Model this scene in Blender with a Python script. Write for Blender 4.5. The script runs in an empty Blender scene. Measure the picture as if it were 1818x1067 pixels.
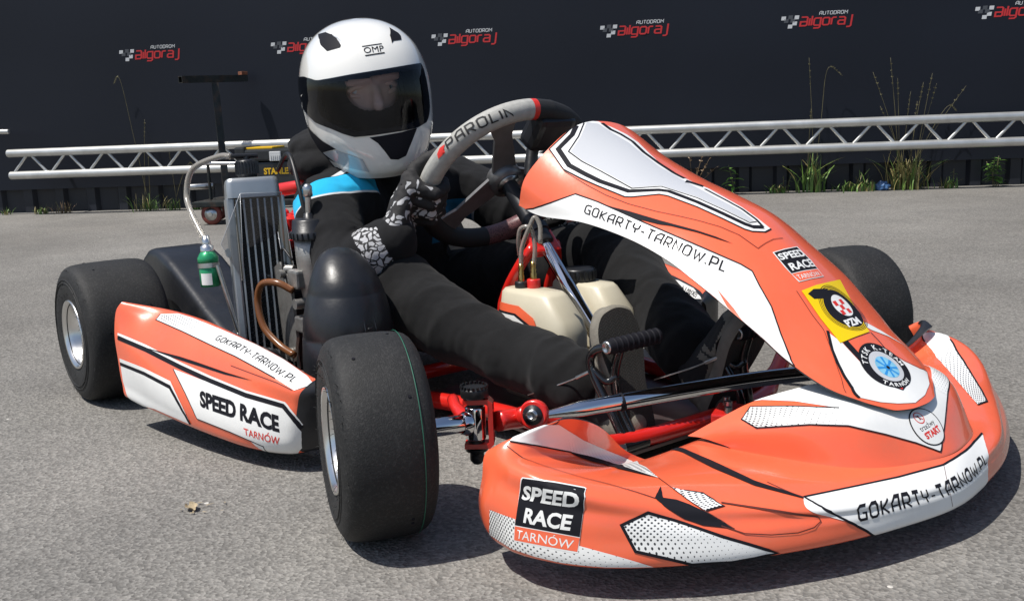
import bpy, bmesh, math, random
import numpy as np
from mathutils import Vector, Matrix, Euler
random.seed(7); np.random.seed(7)
R=math.radians
scene=bpy.context.scene
# ---------------------------------------------------------------- camera
CAMPOS=Vector((1.16892,-1.19060,0.55350)); YAW,PITCH,ROLL,FPX=2.48781,0.183676,-0.04007,1799.6/1818
fw=Vector((math.cos(YAW)*math.cos(PITCH),math.sin(YAW)*math.cos(PITCH),-math.sin(PITCH)))
rt=Vector((math.sin(YAW),-math.cos(YAW),0)); up=rt.cross(fw)
r2=rt*math.cos(ROLL)+up*math.sin(ROLL); u2=up*math.cos(ROLL)-rt*math.sin(ROLL)
cam=bpy.data.cameras.new('camera'); camo=bpy.data.objects.new('camera',cam); scene.collection.objects.link(camo)
camo.matrix_world=Matrix(((r2.x,u2.x,-fw.x,CAMPOS.x),(r2.y,u2.y,-fw.y,CAMPOS.y),(r2.z,u2.z,-fw.z,CAMPOS.z),(0,0,0,1)))
cam.sensor_fit='HORIZONTAL'; cam.sensor_width=36; cam.lens=36*FPX; cam.clip_start=.02; cam.clip_end=2000
scene.camera=camo
# ---------------------------------------------------------------- light
SUN=Vector((-.12,-.48,1)).normalized()
el=math.asin(SUN.z); az=math.atan2(SUN.x,SUN.y)
w=bpy.data.worlds.new('World'); scene.world=w; w.use_nodes=True
nt=w.node_tree; bg=nt.nodes['Background']; sky=nt.nodes.new('ShaderNodeTexSky')
sky.sky_type='NISHITA'; sky.sun_disc=False; sky.sun_elevation=el; sky.sun_rotation=az
sky.air_density=1.0; sky.dust_density=1.2
nt.links.new(sky.outputs[0],bg.inputs[0]); bg.inputs[1].default_value=.095
sl=bpy.data.lights.new('sun','SUN'); sl.energy=4.6; sl.angle=R(.5); sl.color=(1,.96,.9)
so=bpy.data.objects.new('sun',sl); scene.collection.objects.link(so); so.rotation_euler=SUN.to_track_quat('Z','Y').to_euler(); so.location=(0,0,30)
vs=scene.view_settings; vs.view_transform='Standard'; vs.look='None'; vs.exposure=.22; vs.gamma=1
scene.cycles.max_bounces=8; scene.cycles.transparent_max_bounces=12
# ---------------------------------------------------------------- materials
def mat(name,col,rough=.5,metal=0,coat=0,var=0,vscale=30,bump=0,bscale=200,spec=.5,dirt=None,dscale=12,damt=.35):
    m=bpy.data.materials.new(name); m.use_nodes=True; n=m.node_tree; b=n.nodes['Principled BSDF']
    b.inputs['Base Color'].default_value=(*col,1); b.inputs['Roughness'].default_value=rough; b.inputs['Metallic'].default_value=metal
    b.inputs['Coat Weight'].default_value=coat; b.inputs['Coat Roughness'].default_value=.06; b.inputs['Specular IOR Level'].default_value=spec
    tc=n.nodes.new('ShaderNodeTexCoord')
    if var or dirt:
        nz=n.nodes.new('ShaderNodeTexNoise'); nz.inputs['Scale'].default_value=vscale; nz.inputs['Detail'].default_value=6
        n.links.new(tc.outputs['Object'],nz.inputs['Vector'])
        mx=n.nodes.new('ShaderNodeMix'); mx.data_type='RGBA'
        mx.inputs['A'].default_value=tuple(max(0,c*(1-var)) for c in col)+(1,); mx.inputs['B'].default_value=tuple(min(1,c*(1+var)) for c in col)+(1,)
        mr=n.nodes.new('ShaderNodeMapRange'); mr.inputs['From Min'].default_value=.3; mr.inputs['From Max'].default_value=.7
        n.links.new(nz.outputs['Fac'],mr.inputs['Value']); n.links.new(mr.outputs['Result'],mx.inputs['Factor'])
        last=mx.outputs['Result']
        if dirt:
            n2=n.nodes.new('ShaderNodeTexNoise'); n2.inputs['Scale'].default_value=dscale; n2.inputs['Detail'].default_value=8; n2.inputs['Roughness'].default_value=.7
            n.links.new(tc.outputs['Object'],n2.inputs['Vector'])
            r2_=n.nodes.new('ShaderNodeMapRange'); r2_.inputs['From Min'].default_value=.5; r2_.inputs['From Max'].default_value=.75; r2_.inputs['To Max'].default_value=damt
            n.links.new(n2.outputs['Fac'],r2_.inputs['Value'])
            m2=n.nodes.new('ShaderNodeMix'); m2.data_type='RGBA'; m2.inputs['B'].default_value=(*dirt,1)
            n.links.new(r2_.outputs['Result'],m2.inputs['Factor']); n.links.new(last,m2.inputs['A']); last=m2.outputs['Result']
        n.links.new(last,b.inputs['Base Color'])
    if bump:
        nb=n.nodes.new('ShaderNodeTexNoise'); nb.inputs['Scale'].default_value=bscale; nb.inputs['Detail'].default_value=4
        n.links.new(tc.outputs['Object'],nb.inputs['Vector'])
        bp=n.nodes.new('ShaderNodeBump'); bp.inputs['Strength'].default_value=1; bp.inputs['Distance'].default_value=bump
        n.links.new(nb.outputs['Fac'],bp.inputs['Height']); n.links.new(bp.outputs['Normal'],b.inputs['Normal'])
    return m
M={}
M['orange']=mat('orange_plastic',(.84,.138,.058),.27,coat=.7,var=.05,vscale=8,bump=.0006,bscale=25,dirt=(.45,.17,.10),dscale=35,damt=.22)
M['white']=mat('white_vinyl',(.78,.78,.76),.32,coat=.3,var=.03,vscale=10,bump=.0005,bscale=25,dirt=(.5,.48,.44),damt=.18)
M['black']=mat('black_vinyl',(.012,.012,.016),.62,spec=.12)
M['redv']=mat('red_vinyl',(.62,.03,.02),.35)
M['blackp']=mat('black_plastic',(.012,.013,.016),.38,var=.3,vscale=14,bump=.0006,bscale=60,dirt=(.06,.055,.05),damt=.25)
M['rubber']=mat('tyre_rubber',(.007,.007,.0072),.72,var=.35,vscale=40,bump=.0006,bscale=520,dirt=(.12,.115,.11),dscale=260,damt=.28)
M['alu']=mat('rim_aluminium',(.72,.71,.69),.28,metal=1,var=.06,vscale=15)
M['chrome']=mat('chrome',(.72,.72,.74),.06,metal=1)
M['steel']=mat('zinc_steel',(.55,.55,.54),.3,metal=1,var=.15,vscale=60)
M['redpaint']=mat('red_frame_paint',(.62,.018,.012),.28,coat=.5,var=.08)
M['darkmetal']=mat('dark_metal',(.03,.03,.032),.4,metal=.6)
M['castalu']=mat('cast_aluminium',(.36,.35,.33),.5,metal=.85,var=.2,vscale=50,bump=.0006,bscale=300)
def dotmat():   # white vinyl with a halftone of black dots that thins out along v
    m=mat('dotted_vinyl',(.78,.78,.76),.32,coat=.3); n=m.node_tree; b=n.nodes['Principled BSDF']
    uv=n.nodes.new('ShaderNodeUVMap'); uv.uv_map='dots'
    sep=n.nodes.new('ShaderNodeSeparateXYZ'); n.links.new(uv.outputs[0],sep.inputs[0])
    def mth(op,a,bv=None):
        k=n.nodes.new('ShaderNodeMath'); k.operation=op
        for i,x in enumerate((a,bv)):
            if x is None: continue
            if isinstance(x,(int,float)): k.inputs[i].default_value=x
            else: n.links.new(x,k.inputs[i])
        return k.outputs[0]
    p=.0075
    x=mth('DIVIDE',sep.outputs[0],p); y=mth('DIVIDE',sep.outputs[1],p*.5)
    row=mth('FLOOR',y); off=mth('MULTIPLY',mth('MODULO',mth('ABSOLUTE',row),2.0),.5)
    fx=mth('SUBTRACT',mth('FRACT',mth('ADD',x,off)),.5); fy=mth('MULTIPLY',mth('SUBTRACT',mth('FRACT',y),.5),.5)
    d=mth('SQRT',mth('ADD',mth('MULTIPLY',fx,fx),mth('MULTIPLY',fy,fy)))
    k=mth('LESS_THAN',d,sep.outputs[2] if False else .17)
    at=n.nodes.new('ShaderNodeAttribute'); at.attribute_name='dotsize'
    k=mth('LESS_THAN',d,at.outputs['Fac'])
    mx=n.nodes.new('ShaderNodeMix'); mx.data_type='RGBA'; mx.inputs['A'].default_value=(.78,.78,.76,1); mx.inputs['B'].default_value=(.03,.03,.035,1)
    n.links.new(k,mx.inputs['Factor']); n.links.new(mx.outputs['Result'],b.inputs['Base Color'])
    return m
M['dots']=dotmat()
# ---------------------------------------------------------------- mesh helpers
def P3(o):
    p=Vector((0,0,0))
    while o is not None: p+=o.location; o=o.parent
    return p
class MB:
    def __init__(s): s.v=[]; s.f=[]; s.m=[]; s.sm=[]; s.a={}; s.uv={}
    def add(s,vs,fs,m=0,smooth=True):
        b=len(s.v); s.v+= [tuple(map(float,v)) for v in vs]
        for f in fs: s.f.append(tuple(i+b for i in f)); s.m.append(m); s.sm.append(smooth)
        return b
    def grid(s,G,m=0,flip=False,closeu=False,closev=False,mf=None,skip=None):
        G=np.asarray(G); nu,nv=G.shape[:2]; fs=[]; ms=[]
        for i in range(nu if closeu else nu-1):
            for j in range(nv if closev else nv-1):
                if skip and skip(i,j): continue
                a,b,c,d=i*nv+j,((i+1)%nu)*nv+j,((i+1)%nu)*nv+(j+1)%nv,i*nv+(j+1)%nv
                fs.append((a,d,c,b) if flip else (a,b,c,d)); ms.append(mf(i,j) if mf else m)
        b0=len(s.v); s.v+=[tuple(map(float,p)) for p in G.reshape(-1,3)]
        for f,k in zip(fs,ms): s.f.append(tuple(i+b0 for i in f)); s.m.append(k); s.sm.append(True)
    def box(s,c,sz,rot=None,m=0,bev=0):
        bm=bmesh.new(); bmesh.ops.create_cube(bm,size=1)
        for v in bm.verts: v.co=Vector((v.co.x*sz[0],v.co.y*sz[1],v.co.z*sz[2]))
        if bev: bmesh.ops.bevel(bm,geom=bm.edges[:],offset=bev,segments=2,affect='EDGES',profile=.6)
        s.bm(bm,Matrix.Translation(c)@(rot.to_4x4() if rot else Matrix()),m,smooth=False)
    def bm(s,bm,mx,m=0,smooth=True):
        bm.verts.index_update(); s.add([mx@v.co for v in bm.verts],[[v.index for v in f.verts] for f in bm.faces],m,smooth); bm.free()
    def ring(s,c,u,v,ru,rv,n): return [c+u*(math.cos(2*math.pi*k/n)*ru)+v*(math.sin(2*math.pi*k/n)*rv) for k in range(n)]
    def cyl(s,a,b,ra,rb=None,n=20,m=0,caps=True,bev=0):
        a,b=Vector(a),Vector(b); rb=ra if rb is None else rb; d=(b-a).normalized(); u=d.orthogonal().normalized(); v=d.cross(u)
        L=(b-a).length
        st=[(0,ra),(L,rb)] if not bev else [(0,ra-bev),(bev*.3,ra-bev*.3),(bev,ra),(L-bev,rb),(L-bev*.3,rb-bev*.3),(L,rb-bev)]
        vs=[]; 
        for t,r in st: vs+=s.ring(a+d*t,u,v,r,r,n)
        k=len(st); fs=[(i*n+j,i*n+(j+1)%n,(i+1)*n+(j+1)%n,(i+1)*n+j) for i in range(k-1) for j in range(n)]
        s.add(vs,fs,m,True)
        if caps:
            s.add(vs[:n],[tuple(range(n))[::-1]],m,False); s.add(vs[-n:],[tuple(range(n))],m,False)
    def tube(s,pts,r,n=12,m=0,smooth=4,caps=True,closed=False):
        pts=[Vector(p) for p in pts]
        if smooth: pts=cr_line(pts,smooth,closed)
        k=len(pts); rr=r if isinstance(r,(list,tuple)) else [r]*k
        if len(rr)!=k: rr=list(np.interp(np.linspace(0,1,k),np.linspace(0,1,len(rr)),rr))
        t0=(pts[1]-pts[0]).normalized(); u=t0.orthogonal().normalized(); vs=[]
        for i,p in enumerate(pts):
            if closed: t=(pts[(i+1)%k]-pts[i-1]).normalized()
            else: t=(pts[min(i+1,k-1)]-pts[max(i-1,0)]).normalized()
            u=(u-t*u.dot(t)).normalized(); v=t.cross(u); vs+=s.ring(p,u,v,rr[i],rr[i],n)
        fs=[(i*n+j,i*n+(j+1)%n,((i+1)%k)*n+(j+1)%n,((i+1)%k)*n+j) for i in range(k if closed else k-1) for j in range(n)]
        if caps and not closed: fs+=[tuple(range(n))[::-1],tuple((k-1)*n+j for j in range(n))]
        s.add(vs,fs,m,True)
    def lathe(s,c,axis,prof,n=48,m=0,mf=None,ph=0):   # prof: (distance along axis, radius)
        c=Vector(c); d=Vector(axis).normalized(); u=d.orthogonal().normalized(); v=d.cross(u)
        G=[[c+d*t+(u*math.cos(2*math.pi*k/n)+v*math.sin(2*math.pi*k/n))*r for k in range(n)] for t,r in prof]
        s.grid(np.array(G),m,closev=True,mf=mf)
    def prism(s,poly,ax,a,b,m=0,o=(0,0,0),X=(1,0,0),Y=(0,1,0),Z=(0,0,1)):   # polygon in local XY swept along Z from a to b
        o,X,Y,Z=map(Vector,(o,X,Y,Z)); n=len(poly)
        vs=[o+X*p[0]+Y*p[1]+Z*a for p in poly]+[o+X*p[0]+Y*p[1]+Z*b for p in poly]
        s.add(vs,[(i,(i+1)%n,(i+1)%n+n,i+n) for i in range(n)],m,False); 
        s.add(vs[:n],[tuple(range(n))[::-1]],m,False); s.add(vs[n:],[tuple(range(n))],m,False)
    def build(s,name,mats,parent=None,loc=None,recalc=True,weld=0,mods=None):
        org=P3(parent) if parent else Vector(loc or (0,0,0))
        me=bpy.data.meshes.new(name); me.from_pydata([(x-org.x,y-org.y,z-org.z) for x,y,z in s.v],[],s.f)
        for k in (mats if isinstance(mats,(list,tuple)) else [mats]): me.materials.append(k)
        me.polygons.foreach_set('material_index',s.m); me.polygons.foreach_set('use_smooth',s.sm); me.update()
        if s.a:
            at=me.attributes.new('dotsize','FLOAT','POINT'); d=[0.]*len(s.v)
            for i,x in s.a.items(): d[i]=x
            at.data.foreach_set('value',d)
            uvl=me.uv_layers.new(name='dots'); vi=[0]*len(me.loops); me.loops.foreach_get('vertex_index',vi)
            uvl.data.foreach_set('uv',[c for i in vi for c in s.uv.get(i,(0,0))])
        if recalc or weld:
            bm=bmesh.new(); bm.from_mesh(me)
            if weld: bmesh.ops.remove_doubles(bm,verts=bm.verts,dist=weld)
            if recalc: bmesh.ops.recalc_face_normals(bm,faces=bm.faces)
            bm.to_mesh(me); bm.free()
        o=bpy.data.objects.new(name,me); scene.collection.objects.link(o)
        if parent: o.parent=parent
        else: o.location=org
        return o
def cr_line(pts,sub,closed=False):
    n=len(pts); out=[]
    for i in range(n if closed else n-1):
        if closed: p=[pts[(i+k)%n] for k in (-1,0,1,2)]
        else: p=[pts[i-1] if i>0 else pts[0]*2-pts[1],pts[i],pts[i+1],pts[i+2] if i+2<n else pts[n-1]*2-pts[n-2]]
        for k in range(sub):
            t=k/sub; out.append(.5*((2*p[1])+(p[2]-p[0])*t+(2*p[0]-5*p[1]+4*p[2]-p[3])*t*t+(3*p[1]-p[0]-3*p[2]+p[3])*t**3))
    if not closed: out.append(pts[-1])
    return out
def tag(o,label=None,cat=None,group=None,kind=None):
    if label: o['label']=label
    if cat: o['category']=cat
    if group: o['group']=group
    if kind: o['kind']=kind
    return o
def thing(name,loc,label,cat,group=None):
    o=bpy.data.objects.new(name,None); scene.collection.objects.link(o); o.location=loc; o.empty_display_size=.1
    return tag(o,label,cat,group)
# >>> SURF  (pure numpy: lofted skins of the fairings)
class Loft:
    """interpolating bicubic (Catmull-Rom) skin through a net of control points"""
    def __init__(s,net,closev=False): s.N=np.array(net,float); s.nu,s.nv=s.N.shape[:2]; s.closev=closev
    def _w(s,t,n,closed=False):
        t=np.asarray(t,float)
        if closed: i=np.floor(t).astype(int); f=t-i; idx=[(i+k)%n for k in (-1,0,1,2)]
        else:
            i=np.clip(np.floor(t).astype(int),0,n-2); f=t-i; idx=[i-1,i,i+1,i+2]
        W=[-.5*f+f*f-.5*f**3,1-2.5*f*f+1.5*f**3,.5*f+2*f*f-1.5*f**3,-.5*f*f+.5*f**3]
        return idx,W
    def S(s,u,v):
        u=np.asarray(u,float); v=np.asarray(v,float); N=s.N
        E=np.concatenate([2*N[:1]-N[1:2],N,2*N[-1:]-N[-2:-1]],0)
        if not s.closev: E=np.concatenate([2*E[:,:1]-E[:,1:2],E,2*E[:,-1:]-E[:,-2:-1]],1)
        iu,wu=s._w(u,s.nu); iv,wv=s._w(v,s.nv,s.closev); out=0
        for a in range(4):
            for b in range(4):
                out=out+(wu[a]*wv[b])[...,None]*E[iu[a]+1,iv[b]+(0 if s.closev else 1)]
        return out
    def n(s,u,v,e=1e-3):
        u=np.asarray(u,float); v=np.asarray(v,float)
        a=s.S(np.clip(u+e,0,s.nu-1),v)-s.S(np.clip(u-e,0,s.nu-1),v)
        if s.closev: b=s.S(u,v+e)-s.S(u,v-e)
        else: b=s.S(u,np.clip(v+e,0,s.nv-1))-s.S(u,np.clip(v-e,0,s.nv-1))
        c=np.cross(a,b); return c/np.maximum(np.linalg.norm(c,axis=-1,keepdims=True),1e-12)*s.sgn
    sgn=1
def mirror(rows): # rows given centre -> near edge; returns near edge -> far edge
    return [[(x,y,z) for x,y,z in r[::-1]]+[(x,-y,z) for x,y,z in r[1:]] for r in rows]
NAS=[
[(-.13,0,.532),(-.125,-.06,.522),(-.125,-.115,.489),(-.142,-.15,.445),(-.16,-.15,.40)],
[(-.05,0,.489),(-.05,-.06,.479),(-.055,-.115,.452),(-.075,-.147,.418),(-.10,-.152,.386)],
[(.04,0,.447),(.04,-.06,.44),(.03,-.11,.422),(.015,-.14,.402),(0,-.150,.381)],
[(.12,0,.421),(.12,-.055,.415),(.11,-.10,.40),(.1,-.132,.383),(.095,-.145,.362)],
[(.19,0,.395),(.19,-.05,.39),(.18,-.095,.376),(.173,-.128,.355),(.168,-.142,.337)],
[(.25,0,.359),(.245,-.05,.354),(.24,-.095,.338),(.235,-.125,.320),(.225,-.14,.308)],
[(.305,0,.313),(.30,-.05,.309),(.295,-.095,.298),(.288,-.12,.289),(.275,-.135,.278)],
[(.355,0,.263),(.352,-.05,.259),(.345,-.095,.250),(.338,-.117,.246),(.325,-.13,.247)],
[(.40,0,.224),(.398,-.05,.221),(.392,-.09,.215),(.378,-.11,.214),(.362,-.122,.219)],
[(.44,0,.191),(.438,-.045,.189),(.432,-.078,.187),(.423,-.096,.187),(.412,-.108,.190)],
[(.466,0,.170),(.465,-.03,.169),(.461,-.055,.169),(.455,-.07,.170),(.448,-.082,.173)],
[(.482,0,.157),(.481,-.018,.157),(.478,-.034,.158),(.474,-.046,.159),(.468,-.055,.161)]]
nassau=Loft(mirror(NAS)); nassau.sgn=1
NOS=[ # seam / mid / crest / upper face / face / bottom / return, from the centre to the near tip
[(0.51,0,0.1),(0.53,0,0.09),(0.545,0,0.078),(0.547,0,0.069),(0.549,0,0.06),(0.546,0,0.042),(0.52,0,0.04)],
[(0.5,-0.07,0.1),(0.517,-0.078,0.092),(0.536,-0.08,0.08),(0.5385,-0.08,0.071),(0.541,-0.08,0.062),(0.538,-0.08,0.042),(0.51,-0.08,0.04)],
[(0.475,-0.112,0.1),(0.487,-0.155,0.096),(0.508,-0.19,0.085),(0.5115,-0.191,0.0745),(0.515,-0.192,0.064),(0.513,-0.192,0.042),(0.48,-0.18,0.04)],
[(0.43,-0.14,0.1),(0.44,-0.22,0.105),(0.452,-0.29,0.098),(0.46,-0.296,0.083),(0.468,-0.302,0.068),(0.47,-0.302,0.042),(0.44,-0.28,0.04)],
[(0.384,-0.157,0.1),(0.395,-0.26,0.112),(0.41,-0.352,0.107),(0.422,-0.3655,0.0895),(0.428,-0.373,0.072),(0.432,-0.37,0.042),(0.4,-0.345,0.04)],
[(0.33,-0.172,0.1),(0.345,-0.295,0.115),(0.369,-0.415,0.122),(0.3785,-0.4265,0.099),(0.382,-0.432,0.076),(0.387,-0.43,0.042),(0.355,-0.4,0.04)],
[(0.27,-0.195,0.105),(0.29,-0.32,0.11),(0.328,-0.453,0.135),(0.3385,-0.4635,0.1065),(0.343,-0.468,0.078),(0.347,-0.465,0.042),(0.32,-0.43,0.04)],
[(0.235,-0.24,0.075),(0.2685,-0.3595,0.1095),(0.294,-0.471,0.143),(0.3025,-0.4825,0.1115),(0.305,-0.488,0.08),(0.306,-0.485,0.042),(0.285,-0.445,0.04)],
[(0.23,-0.3,0.1),(0.25,-0.393,0.124),(0.263,-0.478,0.147),(0.2725,-0.4905,0.115),(0.276,-0.497,0.083),(0.272,-0.494,0.042),(0.255,-0.455,0.04)],
[(0.255,-0.37,0.155),(0.2525,-0.429,0.156),(0.246,-0.48,0.15),(0.253,-0.4925,0.1175),(0.254,-0.499,0.085),(0.247,-0.493,0.042),(0.235,-0.46,0.04)],
[(0.265,-0.42,0.18),(0.2505,-0.4535,0.17),(0.233,-0.48,0.153),(0.2375,-0.493,0.12),(0.236,-0.5,0.087),(0.228,-0.492,0.043),(0.22,-0.46,0.04)],
[(0.258,-0.45,0.182),(0.241,-0.4675,0.172),(0.222,-0.479,0.155),(0.2225,-0.4925,0.121),(0.217,-0.5,0.087),(0.207,-0.486,0.045),(0.202,-0.455,0.04)],
[(0.226,-0.455,0.158),(0.2165,-0.4685,0.156),(0.207,-0.482,0.148),(0.2035,-0.488,0.115),(0.194,-0.488,0.082),(0.182,-0.474,0.047),(0.185,-0.45,0.042)]]
def nosefull(rows,dy):
    dd=(.015,0,dy,dy,dy,dy,dy)
    near=[[(x,y+d,z) for (x,y,z),d in zip(r,dd)] for r in rows[::-1]]
    far=[[(x-.012*min(1,i/5),-y*(1-.035*min(1,i/6))+d-(.018 if i>=9 and k<2 else 0),z-(.026 if i>=9 and k==0 else .008 if i>=9 and k==1 else 0)) for k,((x,y,z),d) in enumerate(zip(r,dd))] for i,r in enumerate(rows[1:],1)]
    return near+far
nose=Loft(nosefull(NOS,-.02)); nose.sgn=-1
HOO=[ # rear edge -> seam, near to centre
[(.258,-.212,.110),(.28,-.210,.112),(.3,-.206,.110),(.322,-.198,.104),(.326,-.1985,.094)],
[(.30,-.185,.142),(.335,-.190,.142),(.365,-.188,.132),(.39,-.178,.104),(.395,-.179,.094)],
[(.33,-.158,.163),(.375,-.162,.161),(.415,-.162,.146),(.45,-.150,.104),(.455,-.152,.094)],
[(.37,-.11,.180),(.415,-.115,.174),(.455,-.115,.153),(.487,-.107,.104),(.492,-.108,.094)],
[(.39,-.055,.185),(.435,-.055,.173),(.475,-.055,.146),(.506,-.054,.104),(.511,-.054,.094)],
[(.395,0,.185),(.44,0,.172),(.48,0,.144),(.514,0,.104),(.519,0,.094)]]
hood=Loft([[(x,y+.012,z) for x,y,z in r] for r in HOO]+[[(x,-y+.012,z) for x,y,z in r] for r in HOO[-2::-1]]); hood.sgn=-1
POD=[ # inner low, inner top, ridge, upper side, belly, low side, bottom, inner bottom ; rear to front
[(-0.74,-0.6,0.08),(-0.74,-0.625,0.222),(-0.742,-0.647,0.226),(-0.745,-0.656,0.18),(-0.742,-0.656,0.13),(-0.736,-0.655,0.085),(-0.728,-0.649,0.057),(-0.724,-0.599,0.059)],
[(-0.677,-0.554,0.065),(-0.677,-0.569,0.211),(-0.677,-0.603,0.206),(-0.677,-0.64,0.171),(-0.673,-0.649,0.124),(-0.669,-0.647,0.08),(-0.661,-0.638,0.051),(-0.661,-0.573,0.054)],
[(-0.588,-0.515,0.059),(-0.588,-0.536,0.201),(-0.588,-0.587,0.195),(-0.588,-0.621,0.159),(-0.584,-0.636,0.112),(-0.58,-0.635,0.071),(-0.572,-0.621,0.045),(-0.572,-0.555,0.048)],
[(-0.479,-0.495,0.052),(-0.479,-0.518,0.186),(-0.479,-0.572,0.182),(-0.479,-0.597,0.145),(-0.475,-0.613,0.101),(-0.471,-0.615,0.062),(-0.462,-0.598,0.037),(-0.462,-0.535,0.04)],
[(-0.375,-0.475,0.045),(-0.367,-0.503,0.169),(-0.349,-0.552,0.164),(-0.353,-0.568,0.13),(-0.353,-0.581,0.088),(-0.353,-0.583,0.052),(-0.358,-0.568,0.03),(-0.367,-0.506,0.034)],
[(-0.304,-0.458,0.041),(-0.286,-0.491,0.15),(-0.273,-0.533,0.145),(-0.277,-0.541,0.116),(-0.282,-0.549,0.079),(-0.286,-0.55,0.048),(-0.291,-0.533,0.029),(-0.295,-0.479,0.029)],
[(-0.259,-0.443,0.043),(-0.254,-0.475,0.139),(-0.248,-0.512,0.136),(-0.253,-0.521,0.11),(-0.257,-0.524,0.074),(-0.262,-0.521,0.049),(-0.266,-0.508,0.034),(-0.268,-0.466,0.032)],
[(-0.241,-0.42,0.047),(-0.233,-0.441,0.127),(-0.232,-0.457,0.127),(-0.234,-0.464,0.104),(-0.238,-0.468,0.073),(-0.243,-0.465,0.051),(-0.245,-0.458,0.039),(-0.25,-0.432,0.037)]]
pod=Loft(POD); pod.sgn=-1
podfar=Loft([[(x-.06,-y,z) for x,y,z in r] for r in POD]); podfar.sgn=1
def helmet_net():
    zs=[.150,.147,.138,.120,.092,.055,.015,-.03,-.07,-.105,-.132,-.150]
    ws=[.002,.030,.058,.086,.109,.123,.129,.128,.123,.114,.103,.094]
    fs=[.002,.034,.068,.101,.131,.152,.162,.166,.170,.172,.163,.143]
    bs=[.002,.034,.068,.104,.135,.154,.158,.150,.136,.119,.103,.092]
    net=[]
    for z,w_,f_,b_ in zip(zs,ws,fs,bs):
        row=[]
        for k in range(24):
            a=2*math.pi*k/24; ca,sa=math.cos(a),math.sin(a); ex=2.25
            if z<-.09 : ex=2.0
            r=1/((abs(ca)**ex+abs(sa)**ex)**(1/ex))
            row.append(((f_ if ca>0 else b_)*ca*r, w_*sa*r, z-(.012 if ca<0 and z<-.1 else 0)*abs(ca)))
        net.append([(.945*x,.945*y,.945*z) for x,y,z in row])
    return net
helmet=Loft(helmet_net(),closev=True); helmet.sgn=1
HP=np.array((-.617,-.166,.602))          # helmet centre
def helmet_axes():
    yaw=math.radians(-13); pitch=math.radians(9); roll=math.radians(7)
    cy,sy=math.cos(yaw),math.sin(yaw); fwd=np.array((cy*math.cos(pitch),sy*math.cos(pitch),-math.sin(pitch)))
    left=np.cross((0,0,1),fwd); left/=np.linalg.norm(left); upv=np.cross(fwd,left)
    l2=left*math.cos(roll)+upv*math.sin(roll); u2_=upv*math.cos(roll)-left*math.sin(roll)
    return fwd,l2,u2_
HA=helmet_axes()
def hloc(p):
    p=np.asarray(p,float); return HP+p[...,0:1]*HA[0]+p[...,1:2]*HA[1]+p[...,2:3]*HA[2]
class HelmetW(Loft):
    def S(s,u,v): return hloc(Loft.S(s,u,v))
helmetw=HelmetW(helmet_net(),closev=True); helmetw.sgn=1
HUB=np.array((-.395,0,.431)); NN=np.array((-.764,.0617,.6423)); EU=np.array((.6435,0,.7655)); EY=np.array((-.0472,-.9981,.0397)); RIM=.164
def rimp(ph): return HUB+RIM*(math.cos(ph)*EU+math.sin(ph)*EY)
def er(ph): return math.cos(ph)*EU+math.sin(ph)*EY
wheelrim=Loft([[tuple(rimp(math.radians(a))+.0195*(math.cos(b)*er(math.radians(a))+math.sin(b)*NN)) for b in [2*math.pi*k/12 for k in range(12)]] for a in range(-10,365,15)],closev=True); wheelrim.sgn=-1
SURF=dict(rim=wheelrim,nassau=nassau,nose=nose,hood=hood,pod=pod,podfar=podfar,helmet=helmetw)
# <<< SURF
SUB=dict(rim=(4,2),nassau=(10,12),nose=(8,8),hood=(8,8),pod=(10,8),podfar=(6,6),helmet=(10,8))
def skin(mb,name,m=0,thick=.003,minner=None,mf=None,off=0):
    L=SURF[name]; su,sv=SUB[name]; us=np.linspace(0,L.nu-1,(L.nu-1)*su+1); vs=np.linspace(0,L.nv-1,(L.nv-1)*sv+1)
    U,V=np.meshgrid(us,vs,indexing='ij'); G=L.S(U,V); N=L.n(U,V)
    mb.grid(G,m,mf=(lambda i,j: mf(us[i],vs[j])) if mf else None)
    if thick:
        I=G-N*thick; mi=minner if minner is not None else m
        mb.grid(I,mi,flip=True)
        for A,B in ((G[0],I[0]),(G[-1],I[-1]),(G[:,0],I[:,0]),(G[:,-1],I[:,-1])): mb.grid(np.stack([A,B]),mi)

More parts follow.
